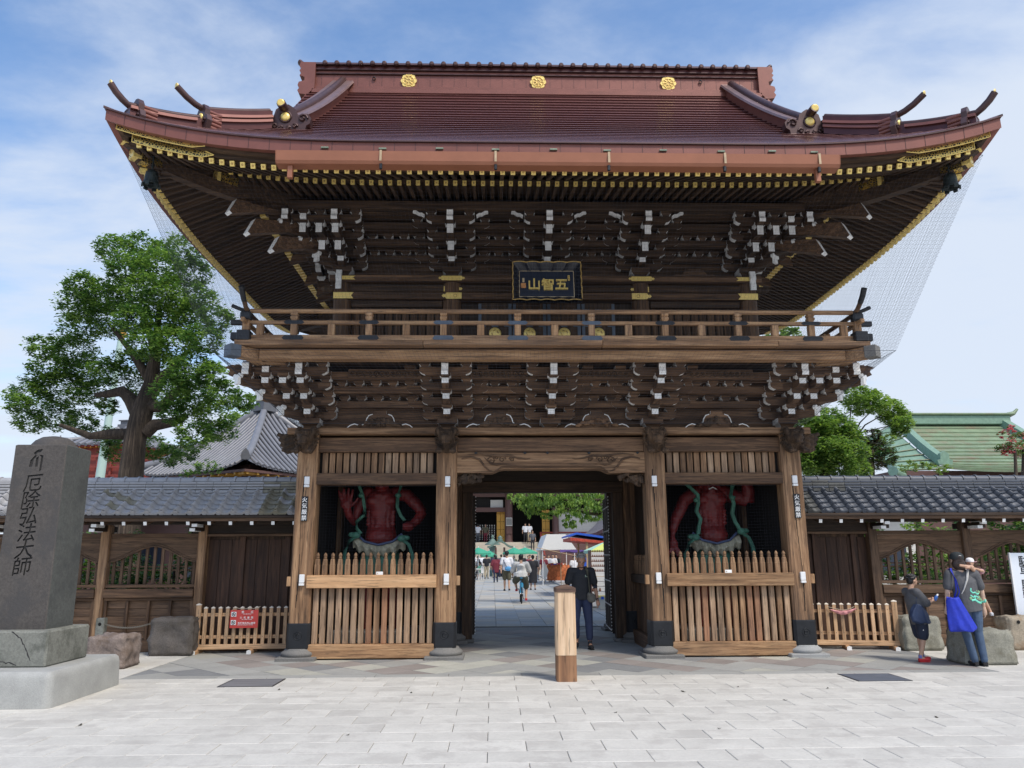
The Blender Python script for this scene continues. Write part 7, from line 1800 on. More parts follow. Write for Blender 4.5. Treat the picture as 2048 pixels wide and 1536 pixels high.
# ================================================================== TREES
def leafmat(name, c, tr=.35):
    m = bpy.data.materials.new(name); m.use_nodes = True; t = m.node_tree; t.nodes.clear(); o = N(t, 'ShaderNodeOutputMaterial')
    d = N(t, 'ShaderNodeBsdfPrincipled'); d.inputs['Base Color'].default_value = (*c, 1); d.inputs['Roughness'].default_value = .5; d.inputs['Specular IOR Level'].default_value = .35
    r = N(t, 'ShaderNodeBsdfTranslucent'); r.inputs[0].default_value = (min(1, c[0]*1.5), min(1, c[1]*1.6), c[2]*.8, 1); x = N(t, 'ShaderNodeMixShader'); x.inputs[0].default_value = tr
    t.links.new(d.outputs[0], x.inputs[1]); t.links.new(r.outputs[0], x.inputs[2]); t.links.new(x.outputs[0], o.inputs[0]); MATS[name] = m
for n_, c_ in (('leaf_mid', (.118, .215, .058)), ('leaf_dark', (.050, .12, .036)), ('leaf_lime', (.22, .335, .085)), ('leaf_yellow', (.25, .36, .08)), ('leaf_purple', (.050, .035, .030)), ('petal_pink', (.62, .16, .24)), ('leaf_olive', (.12, .17, .06))): leafmat(n_, c_)
wood('bark', (.012, .009, .008), (.045, .035, .028), (.11, .09, .073), 'z', .9, .9, vary=0, blotch=.9)
CAMP = Vector((-.975, -13, 1.6))
def unproj(px, py, Y):
    d = _F + _R2*((px-1024)/1538)-_U2*((py-768)/1538); t_ = (Y+13)/d.y; return CAMP+d*t_
def leaves(q, c, r, n, size, rr, flat=.75, mats=(0, 1, 2), wts=(5, 3, 2), droop=0):
    c = Vector(c); sub = []
    for k in range(max(4, int(n/22))):
        while True:
            p = Vector((rr.uniform(-1, 1), rr.uniform(-1, 1), rr.uniform(-1, 1)))
            if p.length < 1: break
        p = p.normalized()*(p.length**.45); sub.append(Vector((p.x*r, p.y*r, p.z*r*flat)))
    V = q.v; F = q.f; MM = q.m; SM = q.sm; g = rr.gauss; un = rr.uniform; cx_, cy_, cz_ = c; dz = r*.10; dx = r*.15
    for s in sub:
        m0 = rr.choices(mats, wts)[0]
        for k in range(22):
            ox = cx_+s[0]+g(0, dx); oy = cy_+s[1]+g(0, dx); oz = cz_+s[2]+g(0, dz); L = size*un(.25, .75)
            a = un(0, 6.283); e = un(-.5, .5)-droop; ax, ay, az = math.cos(a)*math.cos(e)*L, math.sin(a)*math.cos(e)*L, math.sin(e)*L
            t_ = un(-.7, .7); w = L*.45; bx, by, bz = -math.sin(a)*w*math.cos(t_), math.cos(a)*w*math.cos(t_), w*math.sin(t_); n = len(V)
            V.append((ox-ax, oy-ay, oz-az)); V.append((ox+bx, oy+by, oz+bz)); V.append((ox+ax, oy+ay, oz+az-.15*L)); V.append((ox-bx, oy-by, oz-bz))
            F.append((n, n+1, n+2, n+3)); MM.append(m0 if rr.random() < .75 else rr.choice(mats)); SM.append(False)
def tree(label, blobs, Y, trunk, limbs, leafm, seed, n=260, size=.14, dep=1.5, cat='tree', wts=(5, 3, 2), group=None, flat=.75, name='tree', droop=0, pxr=None):
    rr = random.Random(seed); t_ = thing(name, label, cat, (trunk[0][0][0], trunk[0][0][1], 0), 0, group); q = MB(); off = Vector((trunk[0][0][0], trunk[0][0][1], 0))
    for bl in blobs:
        px, py, rp = bl[:3]; dy = rr.uniform(-dep, dep) if len(bl) < 4 else bl[3]; c = unproj(px, py, Y+dy); r = rp/1538*(Y+13+dy)*1.02
        leaves(q, c-off, r*1.04, int(n*3.6*(rp/38)**1.6)+60, size*.85, rr, flat, range(len(leafm)), wts, droop)
    q.build('crown', leafm, t_)
    if trunk:
        q = MB(); q.tube([Vector(p)-off for p, r in trunk], [r for p, r in trunk], 14); tk = q.build('trunk', 'bark', t_)
        for pts in limbs: q = MB(); q.tube([Vector(p)-off for p, r in pts], [r for p, r in pts], 9); q.build('limb', 'bark', t_)
    return t_
TY = 12
U = lambda px, py, r, Y=TY: (tuple(unproj(px, py, Y)), r)
bl = [(233, 500, 36), (284, 492, 34), (365, 502, 42), (255, 535, 40), (320, 535, 46), (385, 545, 36), (166, 572, 34), (156, 612, 38), (205, 590, 40), (255, 590, 44), (305, 580, 48), (350, 590, 44), (395, 600, 38), (162, 655, 40), (215, 640, 44), (270, 640, 40), (330, 640, 44), (380, 645, 42), (430, 640, 34), (406, 680, 36), (345, 690, 44), (290, 690, 36), (91, 695, 32), (150, 700, 40), (101, 738, 38), (165, 740, 42), (215, 745, 36), (271, 728, 40), (330, 740, 46), (385, 745, 44), (425, 752, 32), (58, 785, 36), (120, 778, 42), (175, 785, 34), (40, 808, 24), (60, 842, 30), (112, 832, 38), (162, 842, 30), (215, 815, 20), (290, 780, 34), (345, 785, 40), (395, 795, 40), (445, 790, 34), (490, 805, 24), (425, 830, 40), (440, 862, 30), (389, 870, 34), (345, 830, 26), (237, 905, 28, 3), (305, 895, 30, 3), (217, 873, 24, 3), (340, 910, 26, 3), (370, 905, 24, 2)]
tree('large evergreen tree with thick leaning trunk rising behind the grey tiled wall', bl, TY,
     [U(250, 1180, .46), U(255, 1040, .42), U(262, 950, .38), U(270, 880, .34), U(284, 825, .35), U(302, 770, .25), U(312, 700, .17), U(318, 620, .08)],
     [[U(278, 830, .26), U(262, 800, .22), U(244, 782, .18), U(215, 788, .13), U(190, 790, .07)], [U(262, 868, .2), U(220, 868, .17), U(180, 872, .12), U(120, 850, .06)], [U(290, 865, .24), U(310, 850, .20), U(345, 845, .15), U(375, 832, .08)], [U(298, 810, .26), U(325, 815, .2), U(345, 790, .16), U(380, 760, .08)], [U(300, 770, .2), U(340, 740, .12), U(380, 700, .06)], [U(300, 760, .18), U(260, 700, .1), U(220, 650, .05)], [U(310, 700, .15), U(290, 640, .08), U(260, 600, .04)]],
     ['leaf_mid', 'leaf_dark', 'leaf_lime'], 11, n=480, size=.145, wts=(5, 2.5, 3))
bl = [(1706, 790, 28), (1722, 808, 28), (1755, 806, 26), (1780, 818, 26), (1790, 835, 26), (1806, 848, 20), (1740, 790, 16), (1800, 862, 16)]
UB = lambda px, py, r: U(px, py, r, 9)
tree('bright green tree with thin bare arching stems behind the slate-blue wall', bl, 9, [UB(1700, 1100, .12), UB(1700, 960, .10), UB(1706, 880, .07), UB(1712, 850, .04)],
     [[UB(1704, 880, .03), UB(1720, 845, .02), UB(1745, 820, .012)], [UB(1704, 885, .03), UB(1730, 850, .02), UB(1765, 830, .012)], [UB(1706, 870, .025), UB(1735, 862, .016), UB(1785, 850, .01)], [UB(1700, 840, .02), UB(1702, 815, .014), UB(1706, 800, .01)], [UB(1706, 880, .02), UB(1740, 870, .014), UB(1795, 862, .008)], [UB(1655, 815, .012), UB(1680, 830, .012), UB(1700, 825, .01)]], ['leaf_mid', 'leaf_lime', 'leaf_yellow'], 21, n=800, size=.11, dep=.5, wts=(3, 5, 2))
bl = [(1653, 838, 30), (1676, 856, 32), (1637, 852, 30), (1610, 856, 30), (1655, 880, 36), (1690, 876, 32), (1699, 903, 32), (1649, 913, 38), (1616, 920, 32), (1683, 930, 32), (1714, 938, 24), (1616, 889, 32), (1600, 905, 26), (1635, 940, 30), (1668, 900, 34), (1640, 880, 30)]
tree('dense bright green tree beside the gate column behind the slate-blue wall', bl, 8, [U(1645, 1150, .16, 8), U(1645, 1000, .14, 8), U(1650, 900, .08, 8)], [[U(1650, 920, .06, 8), U(1690, 870, .02, 8)], [U(1650, 920, .06, 8), U(1615, 870, .02, 8)]], ['leaf_mid', 'leaf_lime', 'leaf_yellow', 'leaf_dark'], 22, n=900, size=.11, dep=.7, wts=(4, 5, 2, 1.5), pxr=1)
tree('dark purple-leaved maple before the green copper roof', [(1726, 892, 26), (1755, 895, 24), (1740, 923, 28), (1768, 915, 24), (1720, 930, 20), (1745, 870, 16)], 11, [U(1745, 1100, .1, 11), U(1745, 960, .08, 11), U(1745, 900, .04, 11)], [], ['leaf_purple', 'leaf_dark', 'leaf_olive'], 23, n=700, size=.11, dep=.6, wts=(6, 3, 1))
tree('young yellow-green maple sprays showing just above the slate-blue ridge', [(1815, 935, 16), (1835, 930, 16), (1860, 938, 16), (1895, 936, 10), (1775, 880, 14), (1880, 942, 10)], 7, [U(1835, 1200, .05, 7), U(1835, 960, .03, 7)], [], ['leaf_yellow', 'leaf_lime', 'leaf_olive'], 24, n=260, size=.08, dep=.4)
tree('crape myrtle with pink blossom at the far right above the green roof', [(2010, 895, 16), (2035, 880, 22), (2060, 900, 30), (2090, 880, 30)], 15, [U(2050, 1150, .2, 15), U(2050, 900, .1, 15)], [], ['leaf_olive', 'leaf_mid', 'petal_pink'], 25, n=420, size=.12, wts=(5, 3, 1.2), dep=.5)
tree('pink blossom cluster tree', [(2008, 868, 10), (2022, 858, 9), (2018, 902, 8), (2012, 905, 7)], 14.5, [U(2040, 1150, .1, 14.5), U(2030, 900, .05, 14.5)], [], ['petal_pink', 'leaf_olive', 'petal_pink'], 26, n=420, size=.11, wts=(4, 3, 2), dep=.3)['label'] = 'small crape myrtle spray of pink flowers left of the larger one'
tree('sunlit lime green tree between the big tree and the grey hall roof', [(490, 830, 26), (520, 820, 16), (465, 850, 26), (500, 850, 20)], 30, [U(480, 1120, .3, 30), U(485, 880, .2, 30)], [], ['leaf_yellow', 'leaf_lime', 'leaf_mid'], 27, n=300, size=.25, wts=(4, 4, 2))
tree('low green bush top showing over the grey ridge before the hall roof', [(385, 938, 16), (410, 932, 18), (430, 938, 14), (370, 944, 12)], 9, [U(400, 1200, .05, 9), U(400, 970, .03, 9)], [], ['leaf_mid', 'leaf_lime', 'leaf_dark'], 28, n=260, size=.09, dep=.4)
tree('tree behind the balcony end seen through the railing on the gate\'s right', [(1560, 664, 18), (1580, 672, 20), (1545, 680, 18)], 18, [U(1570, 1150, .3, 18), U(1565, 700, .15, 18)], [], ['leaf_lime', 'leaf_mid', 'leaf_yellow'], 29, n=300, size=.2)
UI = lambda px, py, r: U(px, py, r, 14)
bl = [(1030, 996, 14), (1048, 1002, 20), (1060, 990, 16), (1070, 1012, 20), (1085, 995, 24), (1100, 1018, 22), (1112, 990, 24), (1130, 1010, 24), (1145, 990, 24), (1160, 1012, 22), (1178, 998, 22), (1195, 1005, 22), (1210, 1015, 18), (1058, 1024, 12), (1145, 1035, 14), (1165, 1030, 16), (1190, 1030, 16), (1140, 1052, 12), (1135, 1043, 10), (1210, 1035, 12), (1095, 1032, 8)]
tree('low overhanging tree branch of drooping yellow-green leaves seen through the passage', bl, 14, [((5.2, 15, 0), .3), ((5.0, 15, 1.6), .26), ((4.6, 14.8, 2.8), .2), ((4.2, 14.5, 3.6), .14)], [[((4.8, 14.8, 2.5), .12), ((3.9, 14.3, 2.9), .09), tuple(UI(1190, 1028, .06)), tuple(UI(1150, 1022, .04)), tuple(UI(1100, 1012, .02))], [((4.4, 14.6, 3.1), .1), tuple(UI(1200, 1000, .05)), tuple(UI(1140, 1000, .03)), tuple(UI(1070, 1000, .012))]], ['leaf_mid', 'leaf_lime', 'leaf_yellow'], 31, n=320, size=.11, dep=.5, droop=.9, wts=(4, 4, 3), name='tree')
for i, (x, s_, h_) in enumerate([(x, sg, h) for sg in (-1, 1) for x, h in ((5.2, 1.9), (6.5, 2.2), (7.6, 2.0), (8.9, 2.3), (10.2, 2.1))]):
    rr = random.Random(60+i); sh_ = thing('shrub', 'garden shrub behind the %s wall, %s' % ('grey tiled' if s_ < 0 else 'slate-blue tiled', ('nearest the gate', 'second from the gate', 'in the middle of five', 'fourth from the gate', 'farthest from the gate')[i % 5]), 'shrub', (s_*x, 3.0+.6*rr.random(), 0), 0, 'garden shrubs behind the %s wall' % ('grey tiled' if s_ < 0 else 'slate-blue tiled'))
    q = MB()
    for k in range(7): leaves(q, (rr.uniform(-.6, .6), rr.uniform(-.3, .5), rr.uniform(.4, h_)), .42, 420, .11, rr, 1, (0, 1, 2))
    q.build('foliage', ['leaf_dark', 'leaf_mid', 'leaf_lime'], sh_); q = MB(); q.tube([(0, 0, 0), (.05, 0, .7), (0, .05, h_*.7)], [.05, .04, .02], 7); q.build('stem', 'bark', sh_)

# ================================================================== HALLS BEYOND THE WALLS
plain('roof_tile_far', (.20, .205, .225), .4, n=.12, nscale=3, vary=.15); plain('roof_tile_dark', (.12, .125, .14), .5, n=.15)
plain('vermilion', (.22, .04, .028), .6, n=.12); plain('plaster', (.62, .60, .55), .8, n=.05); plain('hall_brown', (.12, .06, .05), .6, n=.1); plain('hall_gold', (.62, .33, .05), .5, n=.08)
def tiled_pyramid(label, c, half, ze, za, rot, rib, mat, lift=.35, wall='vermilion', zb=0):
    h = thing('temple_hall', label, 'building', (c[0], c[1], 0), rot); n = int(2*half/rib)
    MB().box(-half*.72, half*.72, -half*.72, half*.72, zb, ze+.3).build('wall', wall, h)
    MB().box(-half*.98, half*.98, -half*.98, half*.98, ze-.12, ze-.02).build('eave_soffit', wall, h)
    def zz(d, x): t_ = d/half; return ze+(za-ze)*(.78*t_+.22*t_*t_)+lift*(min(1, abs(x)/half)**4)*(1-t_)
    for s_ in range(4):
        M_ = Matrix.Rotation(s_*math.pi/2, 4, 'Z'); q = MB(); rs = []
        for i in range(9):
            d = half*i/8; rs.append([(u*(half-d), -half+d, zz(d, u*(half-d)*half/max(half-d, .01) if 0 else u*(half-d))) for u in [-1+.1*k for k in range(21)]])
        q.rings(rs, 0, False, False, M=M_); q.build('roof_slope', 'roof_tile_dark', h)
        for k in range(n+1):
            x = -half+2*half*k/n; dm_ = half-abs(x)
            if dm_ < .3: continue
            q = MB(); pts = [(x, -half-.03+dm_*j/6, zz(dm_*j/6, x)+.03) for j in range(7)]; q.tube(pts, rib*.27, 6, M=M_); q.build('tile_row', mat, h)
        q = MB(); pts = [(-half+half*j/8, -half+half*j/8, zz(half*j/8, half-half*j/8)+.12) for j in range(9)]; q.tube(pts, .15, 8, M=M_, flat=1.2); q.build('hip_ridge', mat, h)
        q = MB(); q.prism([(-.14, 0), (-.18, .15), (-.1, .35), (0, .45), (.1, .35), (.18, .15), (.14, 0)], -.05, .05, 'y', M=M_ @ Matrix.Translation((-half, -half, ze+lift-.02)) @ Matrix.Rotation(R(-45), 4, 'Z')); q.build('ridge_end_tile', 'roof_tile_dark', h)
        for k in range(int(2*half/.5)): q = MB(); q.box(-half+.25+k*.5-.05, -half+.25+k*.5+.05, -half+.12, -half+.8, ze-.2, ze-.10, 0, M=M_); q.build('rafter_end', 'hall_gold', h) if s_ in (0, 3, 1) else None
    q = MB(); q.box(-.45, .45, -.45, .45, za-.15, za+.2); q.box(-.3, .3, -.3, .3, za+.2, za+.5); q.box(-.42, .42, -.42, .42, za+.5, za+.58); q.build('finial', 'roof_tile_dark', h); return h
tiled_pyramid('temple hall with silver-grey tiled pyramid roof and vermilion walls beside the gate\'s left', (-11.5, 22.2), 3.75, 4.95, 8.25, R(-35), .27, 'roof_tile_far', wall='hall_brown')
tiled_pyramid('distant pagoda top with grey tiled roof half hidden behind the big tree trunk', (-32.0, 52), 3.3, 10.4, 12.3, R(-12), .6, 'roof_tile_far', .4)
hb_ = thing('red_hall', 'red lacquered hall wall with railings behind the big tree', 'building', (-27, 46, 0)); MB().box(-6, 5, 0, 4, 0, 9.2).build('wall', 'vermilion', hb_)
for k in range(12): MB().box(-6+k, -5.85+k, -.15, 0, 0, 9.2).build('pillar', 'vermilion', hb_)
for z in (7.6, 8.2, 9.0): MB().box(-6, 5, -.3, -.16, z, z+.07).build('railing', 'vermilion', hb_)
fp = thing('flag_pole', 'pale green tapering pole standing left of the big tree trunk', 'pole', tuple(unproj(197, 950, 30).xy)+(0,)); plain('pole_green', (.42, .56, .50), .4)
q = MB(); q.tube([(0, 0, 0), (.1, 0, 6), (.25, 0, 10), (.4, 0, 14)], [.30, .24, .19, .15], 12); q.build('shaft', 'pole_green', fp); q = MB(); q.ball((.4, 0, 14.1), .3, 10); q.build('ball', 'hall_gold', fp)
# green copper hall at the right
plain('patina', (.21, .28, .17), .55, n=.2, nscale=2, dirt=(.25, .16, .11), vary=.08); plain('patina_light', (.20, .32, .235), .5, n=.15)
gh = thing('green_roof_hall', 'hall with weathered green copper roof and pale green ridges beyond the slate-blue wall', 'building')
RT, RB = [Vector((17.9, 24, 8.15)), Vector((24.3, 24, 8.15))], None
for k in range(15):
    t0, t1 = k/15, (k+1)/15
    def row(t_): 
        z = 8.0-2.95*(1-(1-t_)**1.35)-.0; y = 24-5.4*t_; xl = 19.0-.35*t_ if t_ < .72 else 18.75-4.4*(t_-.72); xr = 24.2+.5*t_ if t_ < .72 else 24.56+5*(t_-.72); return xl, xr, y, z+.28*max(0, t_-.72)
    a, b = row(t0), row(t1); q = MB(); n = 12; R1, R2, R3 = [], [], []
    for i in range(n+1):
        u = i/n; lf_ = lambda t_: .5*max(0, t_-.6)*abs(2*u-1)**3
        R1.append((a[0]+(a[1]-a[0])*u, a[2], a[3]+lf_(t0))); R2.append((b[0]+(b[1]-b[0])*u, b[2]-.02, b[3]+.06+lf_(t1))); R3.append((b[0]+(b[1]-b[0])*u, b[2], b[3]-.02+lf_(t1)))
    q.rings([R3, R2, R1], 0, False, False, smooth=False); q.build('copper_course', 'patina', gh)
MB().cbox(18.6, 24.5, 23.7, 24.3, 8.0, 8.45, .03).build('ridge', 'patina_light', gh); MB().cbox(18.4, 24.7, 23.6, 24.4, 8.45, 8.55, .03).build('ridge_cap', 'patina', gh)
q = MB(); q.tube([(24.6, 24, 8.5), (24.9, 24, 8.6), (25.1, 24, 8.8)], [.14, .10, .06], 8); q.build('ridge_horn', 'patina', gh)
for x0, x1 in ((19.0, 18.7), (24.2, 24.6)):
    rs = []
    for k in range(9):
        t_ = k/8*.72; xl, xr, y, z = row(t_); x = x0+(x1-x0)*t_/.72; rs.append([(x-.22, y, z), (x+.22, y, z), (x+.16, y, z+.42), (x-.16, y, z+.42)])
    q = MB(); q.rings(rs, smooth=False); q.build('descending_ridge', 'patina_light', gh); p_ = rs[-1][0]
    q = MB(); q.prism([(-.3, 0), (-.34, .2), (-.2, .25), (-.18, .5), (0, .6), (.18, .5), (.2, .25), (.34, .2), (.3, 0)], -.1, .1, 'y'); q.build('ridge_end_tile', 'patina_light', gh, (x1, y-.1, z))
q = MB(); q.rings([[(18.6, 24-5.4*t_, 7.95-2.95*(1-(1-t_)**1.35)), (17.2-.6*t_, 24-5.4*t_, 7.2-2.4*t_)] for t_ in [k/8*.8 for k in range(9)]], 0, False, False, smooth=False); q.build('side_slope', 'patina_light', gh)
for k in range(9): t_ = k/8*.8; q = MB(); q.tube([(18.6, 24-5.4*t_, 8.0-2.95*(1-(1-t_)**1.35)), (17.2-.6*t_, 24-5.4*t_, 7.25-2.4*t_)], .035, 5); q.build('seam', 'patina', gh)
q = MB(); q.tube([(17.2, 24, 7.2), (16.9, 21, 5.6), (16.2, 19, 5.0), (15.6, 18.5, 5.15)], .22, 8); q.build('hip_ridge', 'patina_light', gh); MB().box(16.2, 27, 19.6, 28, 0, 5.28).build('wall', 'hall_brown', gh); gh.location = (0, 0, -.22)
MB().box(16.8, 27.5, 19.0, 19.2, 4.85, 5.0).build('eave_board', 'roof_tile_dark', gh)
# ================================================================== PRECINCT BEYOND THE PASSAGE
mh = thing('main_hall', 'main temple hall with broad stone stairs, brown pillars and gold-orange doors', 'building', (0, 58, 0))
stone_mat('stair_stone', (.50, .45, .36), .1, 6, .1, .06)
for k in range(16): MB().cbox(-14, 3.3, -5.6+k*.35, -5.6+(k+1)*.35-.003, 0, .172*(k+1), .01).build('stair', 'stair_stone', mh)
MB().box(-14, 14, .01, 14, 0, 2.75).build('platform', 'stair_stone', mh); MB().box(3.31, 14, -1.2, .0, 0, 2.75).build('platform_wall', 'hall_brown', mh)
for x, r in ((-3.9, .3), (.48, .34), (4.75, .3), (9, .3)): MB().lathe([(r*1.15, 2.75), (r, 2.9), (r, 9)], (x, .3, 0), 16).build('pillar', 'hall_brown', mh)
for z0, z1, x0, x1, y in ((6.85, 7.2, -14, 14, .25), (7.4, 7.7, -14, 14, .1), (5.5, 5.9, -14, .2, .5), (5.5, 5.8, 5, 14, .5)): MB().box(x0, x1, y, y+.25, z0, z1).build('beam', 'hall_brown', mh)
MB().box(-14, 14, 6, 6.2, 2.7, 9).build('dark_interior', 'dark_wall', mh); MB().box(-14, 14, -3, 8, 8.6, 8.7).build('ceiling', 'dark_wall', mh); MB().box(-14, 14, .8, 8, 2.751, 2.76).build('floor', 'dark_wall', mh)
MB().box(-1.2, -.05, .74, .8, 5.92, 6.6).build('white_panel', 'plaster', mh); MB().box(5.05, 14, .6, .8, 2.75, 5.5).build('white_wall', 'plaster', mh); MB().box(-14, -1.25, .76, .82, 5.9, 6.85).build('transom', 'dark_wall', mh)
for x0, x1 in ((-.62, -.28), (-.26, .12), (3.55, 3.88), (3.9, 4.25)):
    MB().cbox(x0, x1, .9, .98, 2.78, 5.7, .02).build('door_leaf', 'hall_gold', mh)
    for z in (3.2, 3.9, 4.6, 5.3):
        for dx in (.08, .24): MB().box(x0+dx, x0+dx+.07, .885, .899, z, z+.06).build('door_stud', 'dark_wall', mh)
MB().cbox(.22, .78, -.1, -.05, 4.2, 4.95, .01).build('notice_panel', 'plaster', mh)
for k in range(5): MB().box(.27+k*.1, .32+k*.1, -.12, -.101, 4.28, 4.88).build('column_of_text', 'dark_wall', mh)
MB().cbox(.25, .75, -.1, -.05, 3.5, 4.1, .01).build('notice_panel', 'hall_brown', mh)
for k in range(7):
    for j in range(9): MB().box(-2.2+k*.22, -2.12+k*.22, 1.2, 1.25, 3.0+j*.16, 3.07+j*.16).build('paper_slip', 'plaster', mh)
for x in (3.35,): 
    q = MB(); q.tube([(x, .2, 3.6), (x+.05, -2.6, 2.3), (x+.1, -5.4, .9)], .09, 8); q.tube([(x, .2, 3.2), (x+.1, -5.4, .5)], .06, 8); q.build('stair_rail', 'vermilion', mh)
q = MB(); q.tube([(3.4, .2, 3.6), (14, .2, 3.6)], .07, 8); q.build('balustrade', 'vermilion', mh)
MB().box(-3.9, -2.7, -4.5, -4.3, 2.3, 3.4).build('side_sign', 'plaster', mh)
for x, y, z, l, c1, c2, r_ in ((-2.35, 1.0, 2.76, 'person in white shirt standing by the paper slips at the main hall', 'tee_white', 'grey_cloth', 0), (-1.65, 1.0, 2.76, 'person in patterned brown top standing at the main hall door', 'olive', 'maroon', 180), (1.95, -.5, 2.76, 'left person in white of the pair at the top of the hall stairs', 'tee_white', 'black_cloth', 180), (2.3, -.4, 2.76, 'right person in white shirt and beige trousers at the top of the hall stairs', 'tee_white', 'beige', 180), (2.55, -1.4, 2.06, 'person in dark suit walking down the hall stairs', 'grey_cloth', 'black_cloth', 180)):
    person(l, (x, 58+y, z), R(r_), 1.68, (c1, None), (c2, None), vox=.035)
def parasol(x, y, r, z, label, mat, seg=8, tone=None):
    p = thing('parasol', label, 'parasol', (x, y, 0), 0, 'parasols in the precinct'); q = MB(); rs = []
    for rr_, dz in ((.03, .0), (r*.5, -.16), (r, -.36), (r, -.46)): rs.append([(rr_*math.cos(2*math.pi*k/seg), rr_*math.sin(2*math.pi*k/seg), z+dz) for k in range(seg)])
    q.rings(rs, 0, False, True, smooth=False)
    if tone: q.m = [(i % seg) % 2 for i in range(len(q.f))]
    q.build('canopy', [mat]+([tone] if tone else []), p); q = MB(); q.tube([(0, 0, 0), (0, 0, z+.08)], .025, 8); q.build('pole', 'white_metal', p); q = MB()
    for k in range(seg): q.tube([(0, 0, z-.3), (r*.6*math.cos(2*math.pi*k/seg), r*.6*math.sin(2*math.pi*k/seg), z-.21)], .008, 4)
    q.build('ribs', 'white_metal', p); return p
plain('parasol_green', (.05, .33, .20), .7); plain('parasol_yellow', (.72, .80, .22), .6); plain('parasol_mint', (.45, .75, .60), .6)
parasol(-1.95, 40, .85, 2.12, 'green parasol farthest to the left by the white chairs', 'parasol_green'); parasol(.47, 40.5, .78, 2.12, 'bright green parasol nearest right of the incense pavilion', 'parasol_green'); parasol(1.35, 44, .95, 2.15, 'darker green parasol behind and right of the bright green one', 'parasol_green'); parasol(-1.25, 45, .6, 1.95, 'small green parasol behind the left one', 'parasol_green')
parasol(3.0, 13.2, .95, 2.10, 'large yellow-green parasol over the shelves of figurines', 'parasol_yellow', 10, 'parasol_mint')
# bronze lantern and incense pavilion
plain('bronze_green', (.13, .20, .165), .55, n=.2); ln = thing('bronze_lantern', 'green bronze lantern with pyramidal cap before the hall stairs', 'lantern', (-1.0, 50, 0)); q = MB()
q.lathe([(.5, 0), (.45, .3), (.2, .5), (.18, 1.5), (.35, 1.7), (.35, 1.75)], n=6); q.build('shaft', 'bronze_green', ln); q = MB(); q.lathe([(.28, 1.75), (.28, 2.35)], n=6); q.build('fire_box', 'bronze_green', ln); q = MB(); q.lathe([(.62, 2.42), (.60, 2.5), (.3, 2.68), (.1, 2.9), (.04, 2.95)], n=6, smooth=False); q.ball((0, 0, 3.05), (.12, .12, .16), 10); q.build('cap', 'bronze_green', ln)
ip = thing('incense_pavilion', 'small bronze incense pavilion with curved gabled roof before the hall stairs', 'pavilion', (-.42, 48, 0)); n = 16
sh = [(-.98+1.96*k/n, 2.12+.48*max(0, math.cos(math.pi*(k/n-.5)))**2.2+.05*abs(-1+2*k/n)**3) for k in range(n+1)]
q = MB(); q.prism(sh+[(x, z+.14) for x, z in sh[::-1]], -.8, .8, 'y'); q.build('roof', 'bronze_green', ip)
for sx in (-1, 1):
    for sy in (-1, 1): MB().lathe([(.09, 0), (.07, 2.2)], (sx*.33, sy*.5, 0), 10).build('post', 'hall_brown', ip)
q = MB(); q.lathe([(.2, 2.72), (.26, 2.78), (.12, 2.85), (.2, 2.95), (.04, 3.1)], n=12); q.build('finial', 'bronze_green', ip); q = MB(); q.lathe([(.3, 0), (.25, .5), (.42, .8), (.42, .95)], n=16); q.build('burner', 'bronze', ip)
# chairs and table
plain('plastic_white', (.75, .76, .76), .4)
def chair():
    c = thing('plastic_chair', 'x', 'chair', group='white plastic chairs'); MB().cbox(-.23, .23, -.22, .22, .42, .45, .01).build('seat', 'plastic_white', c); q = MB(); q.prism([(-.22, .45), (.22, .45), (.25, .85), (.12, .92), (-.12, .92), (-.25, .85)], -.24, -.21, 'y'); q.build('backrest', 'plastic_white', c)
    for sx in (-1, 1):
        for sy in (-1, 1): q = MB(); q.tube([(sx*.20, sy*.2, .43), (sx*.24, sy*.24, 0)], .02, 6); q.build('leg', 'plastic_white', c)
        q = MB(); q.tube([(sx*.24, -.22, .66), (sx*.26, .1, .65), (sx*.24, .2, .44)], .018, 6); q.build('armrest', 'plastic_white', c)
    return c
c0 = chair(); c0.location = (-2.55, 38.5, 0); c0['label'] = 'white plastic chair leftmost beside the path'
copy_tree(c0, (-1.9, 40.2, 0), R(70), 'white plastic chair right of the table under the green parasol'); copy_tree(c0, (-2.6, 41.5, 0), R(150), 'white plastic chair behind the table under the green parasol')
tbl = thing('table', 'round white plastic table under the left green parasol', 'table', (-2.2, 39.7, 0)); q = MB(); q.lathe([(.45, .70), (.46, .72), (.45, .74)], n=16); q.build('table_top', 'plastic_white', tbl)
for k in range(4): q = MB(); q.tube([(.3*math.cos(k*1.57), .3*math.sin(k*1.57), .7), (.35*math.cos(k*1.57), .35*math.sin(k*1.57), 0)], .02, 6); q.build('leg', 'plastic_white', tbl)
sit = dict(pel=(0, -.05, .29), che=(0, -.06, .47), nk=(0, -.05, .58), hd=(0, -.02, .68), shl=(-.11, -.05, .55), shr=(.11, -.05, .55), ell=(-.15, .02, .40), elr=(.15, .02, .40), wrl=(-.12, .16, .42), wrr=(.12, .16, .42), hpl=(-.05, -.04, .28), hpr=(.05, -.04, .28), knl=(-.06, .2, .28), knr=(.06, .2, .28), anl=(-.06, .2, .045), anr=(.06, .2, .045))
person('seated person in green T-shirt on a white chair', (-1.9, 40.2, 0), R(70), 1.6, ('green_tee', None), ('black_cloth', None), J=sit, vox=.03, tuck=.50, topz=.28); person('seated person in dark top on the leftmost white chair', (-2.55, 38.5, 0), 0, 1.6, ('black_cloth', None), ('black_cloth', None), J=sit, vox=.03, topz=.28)
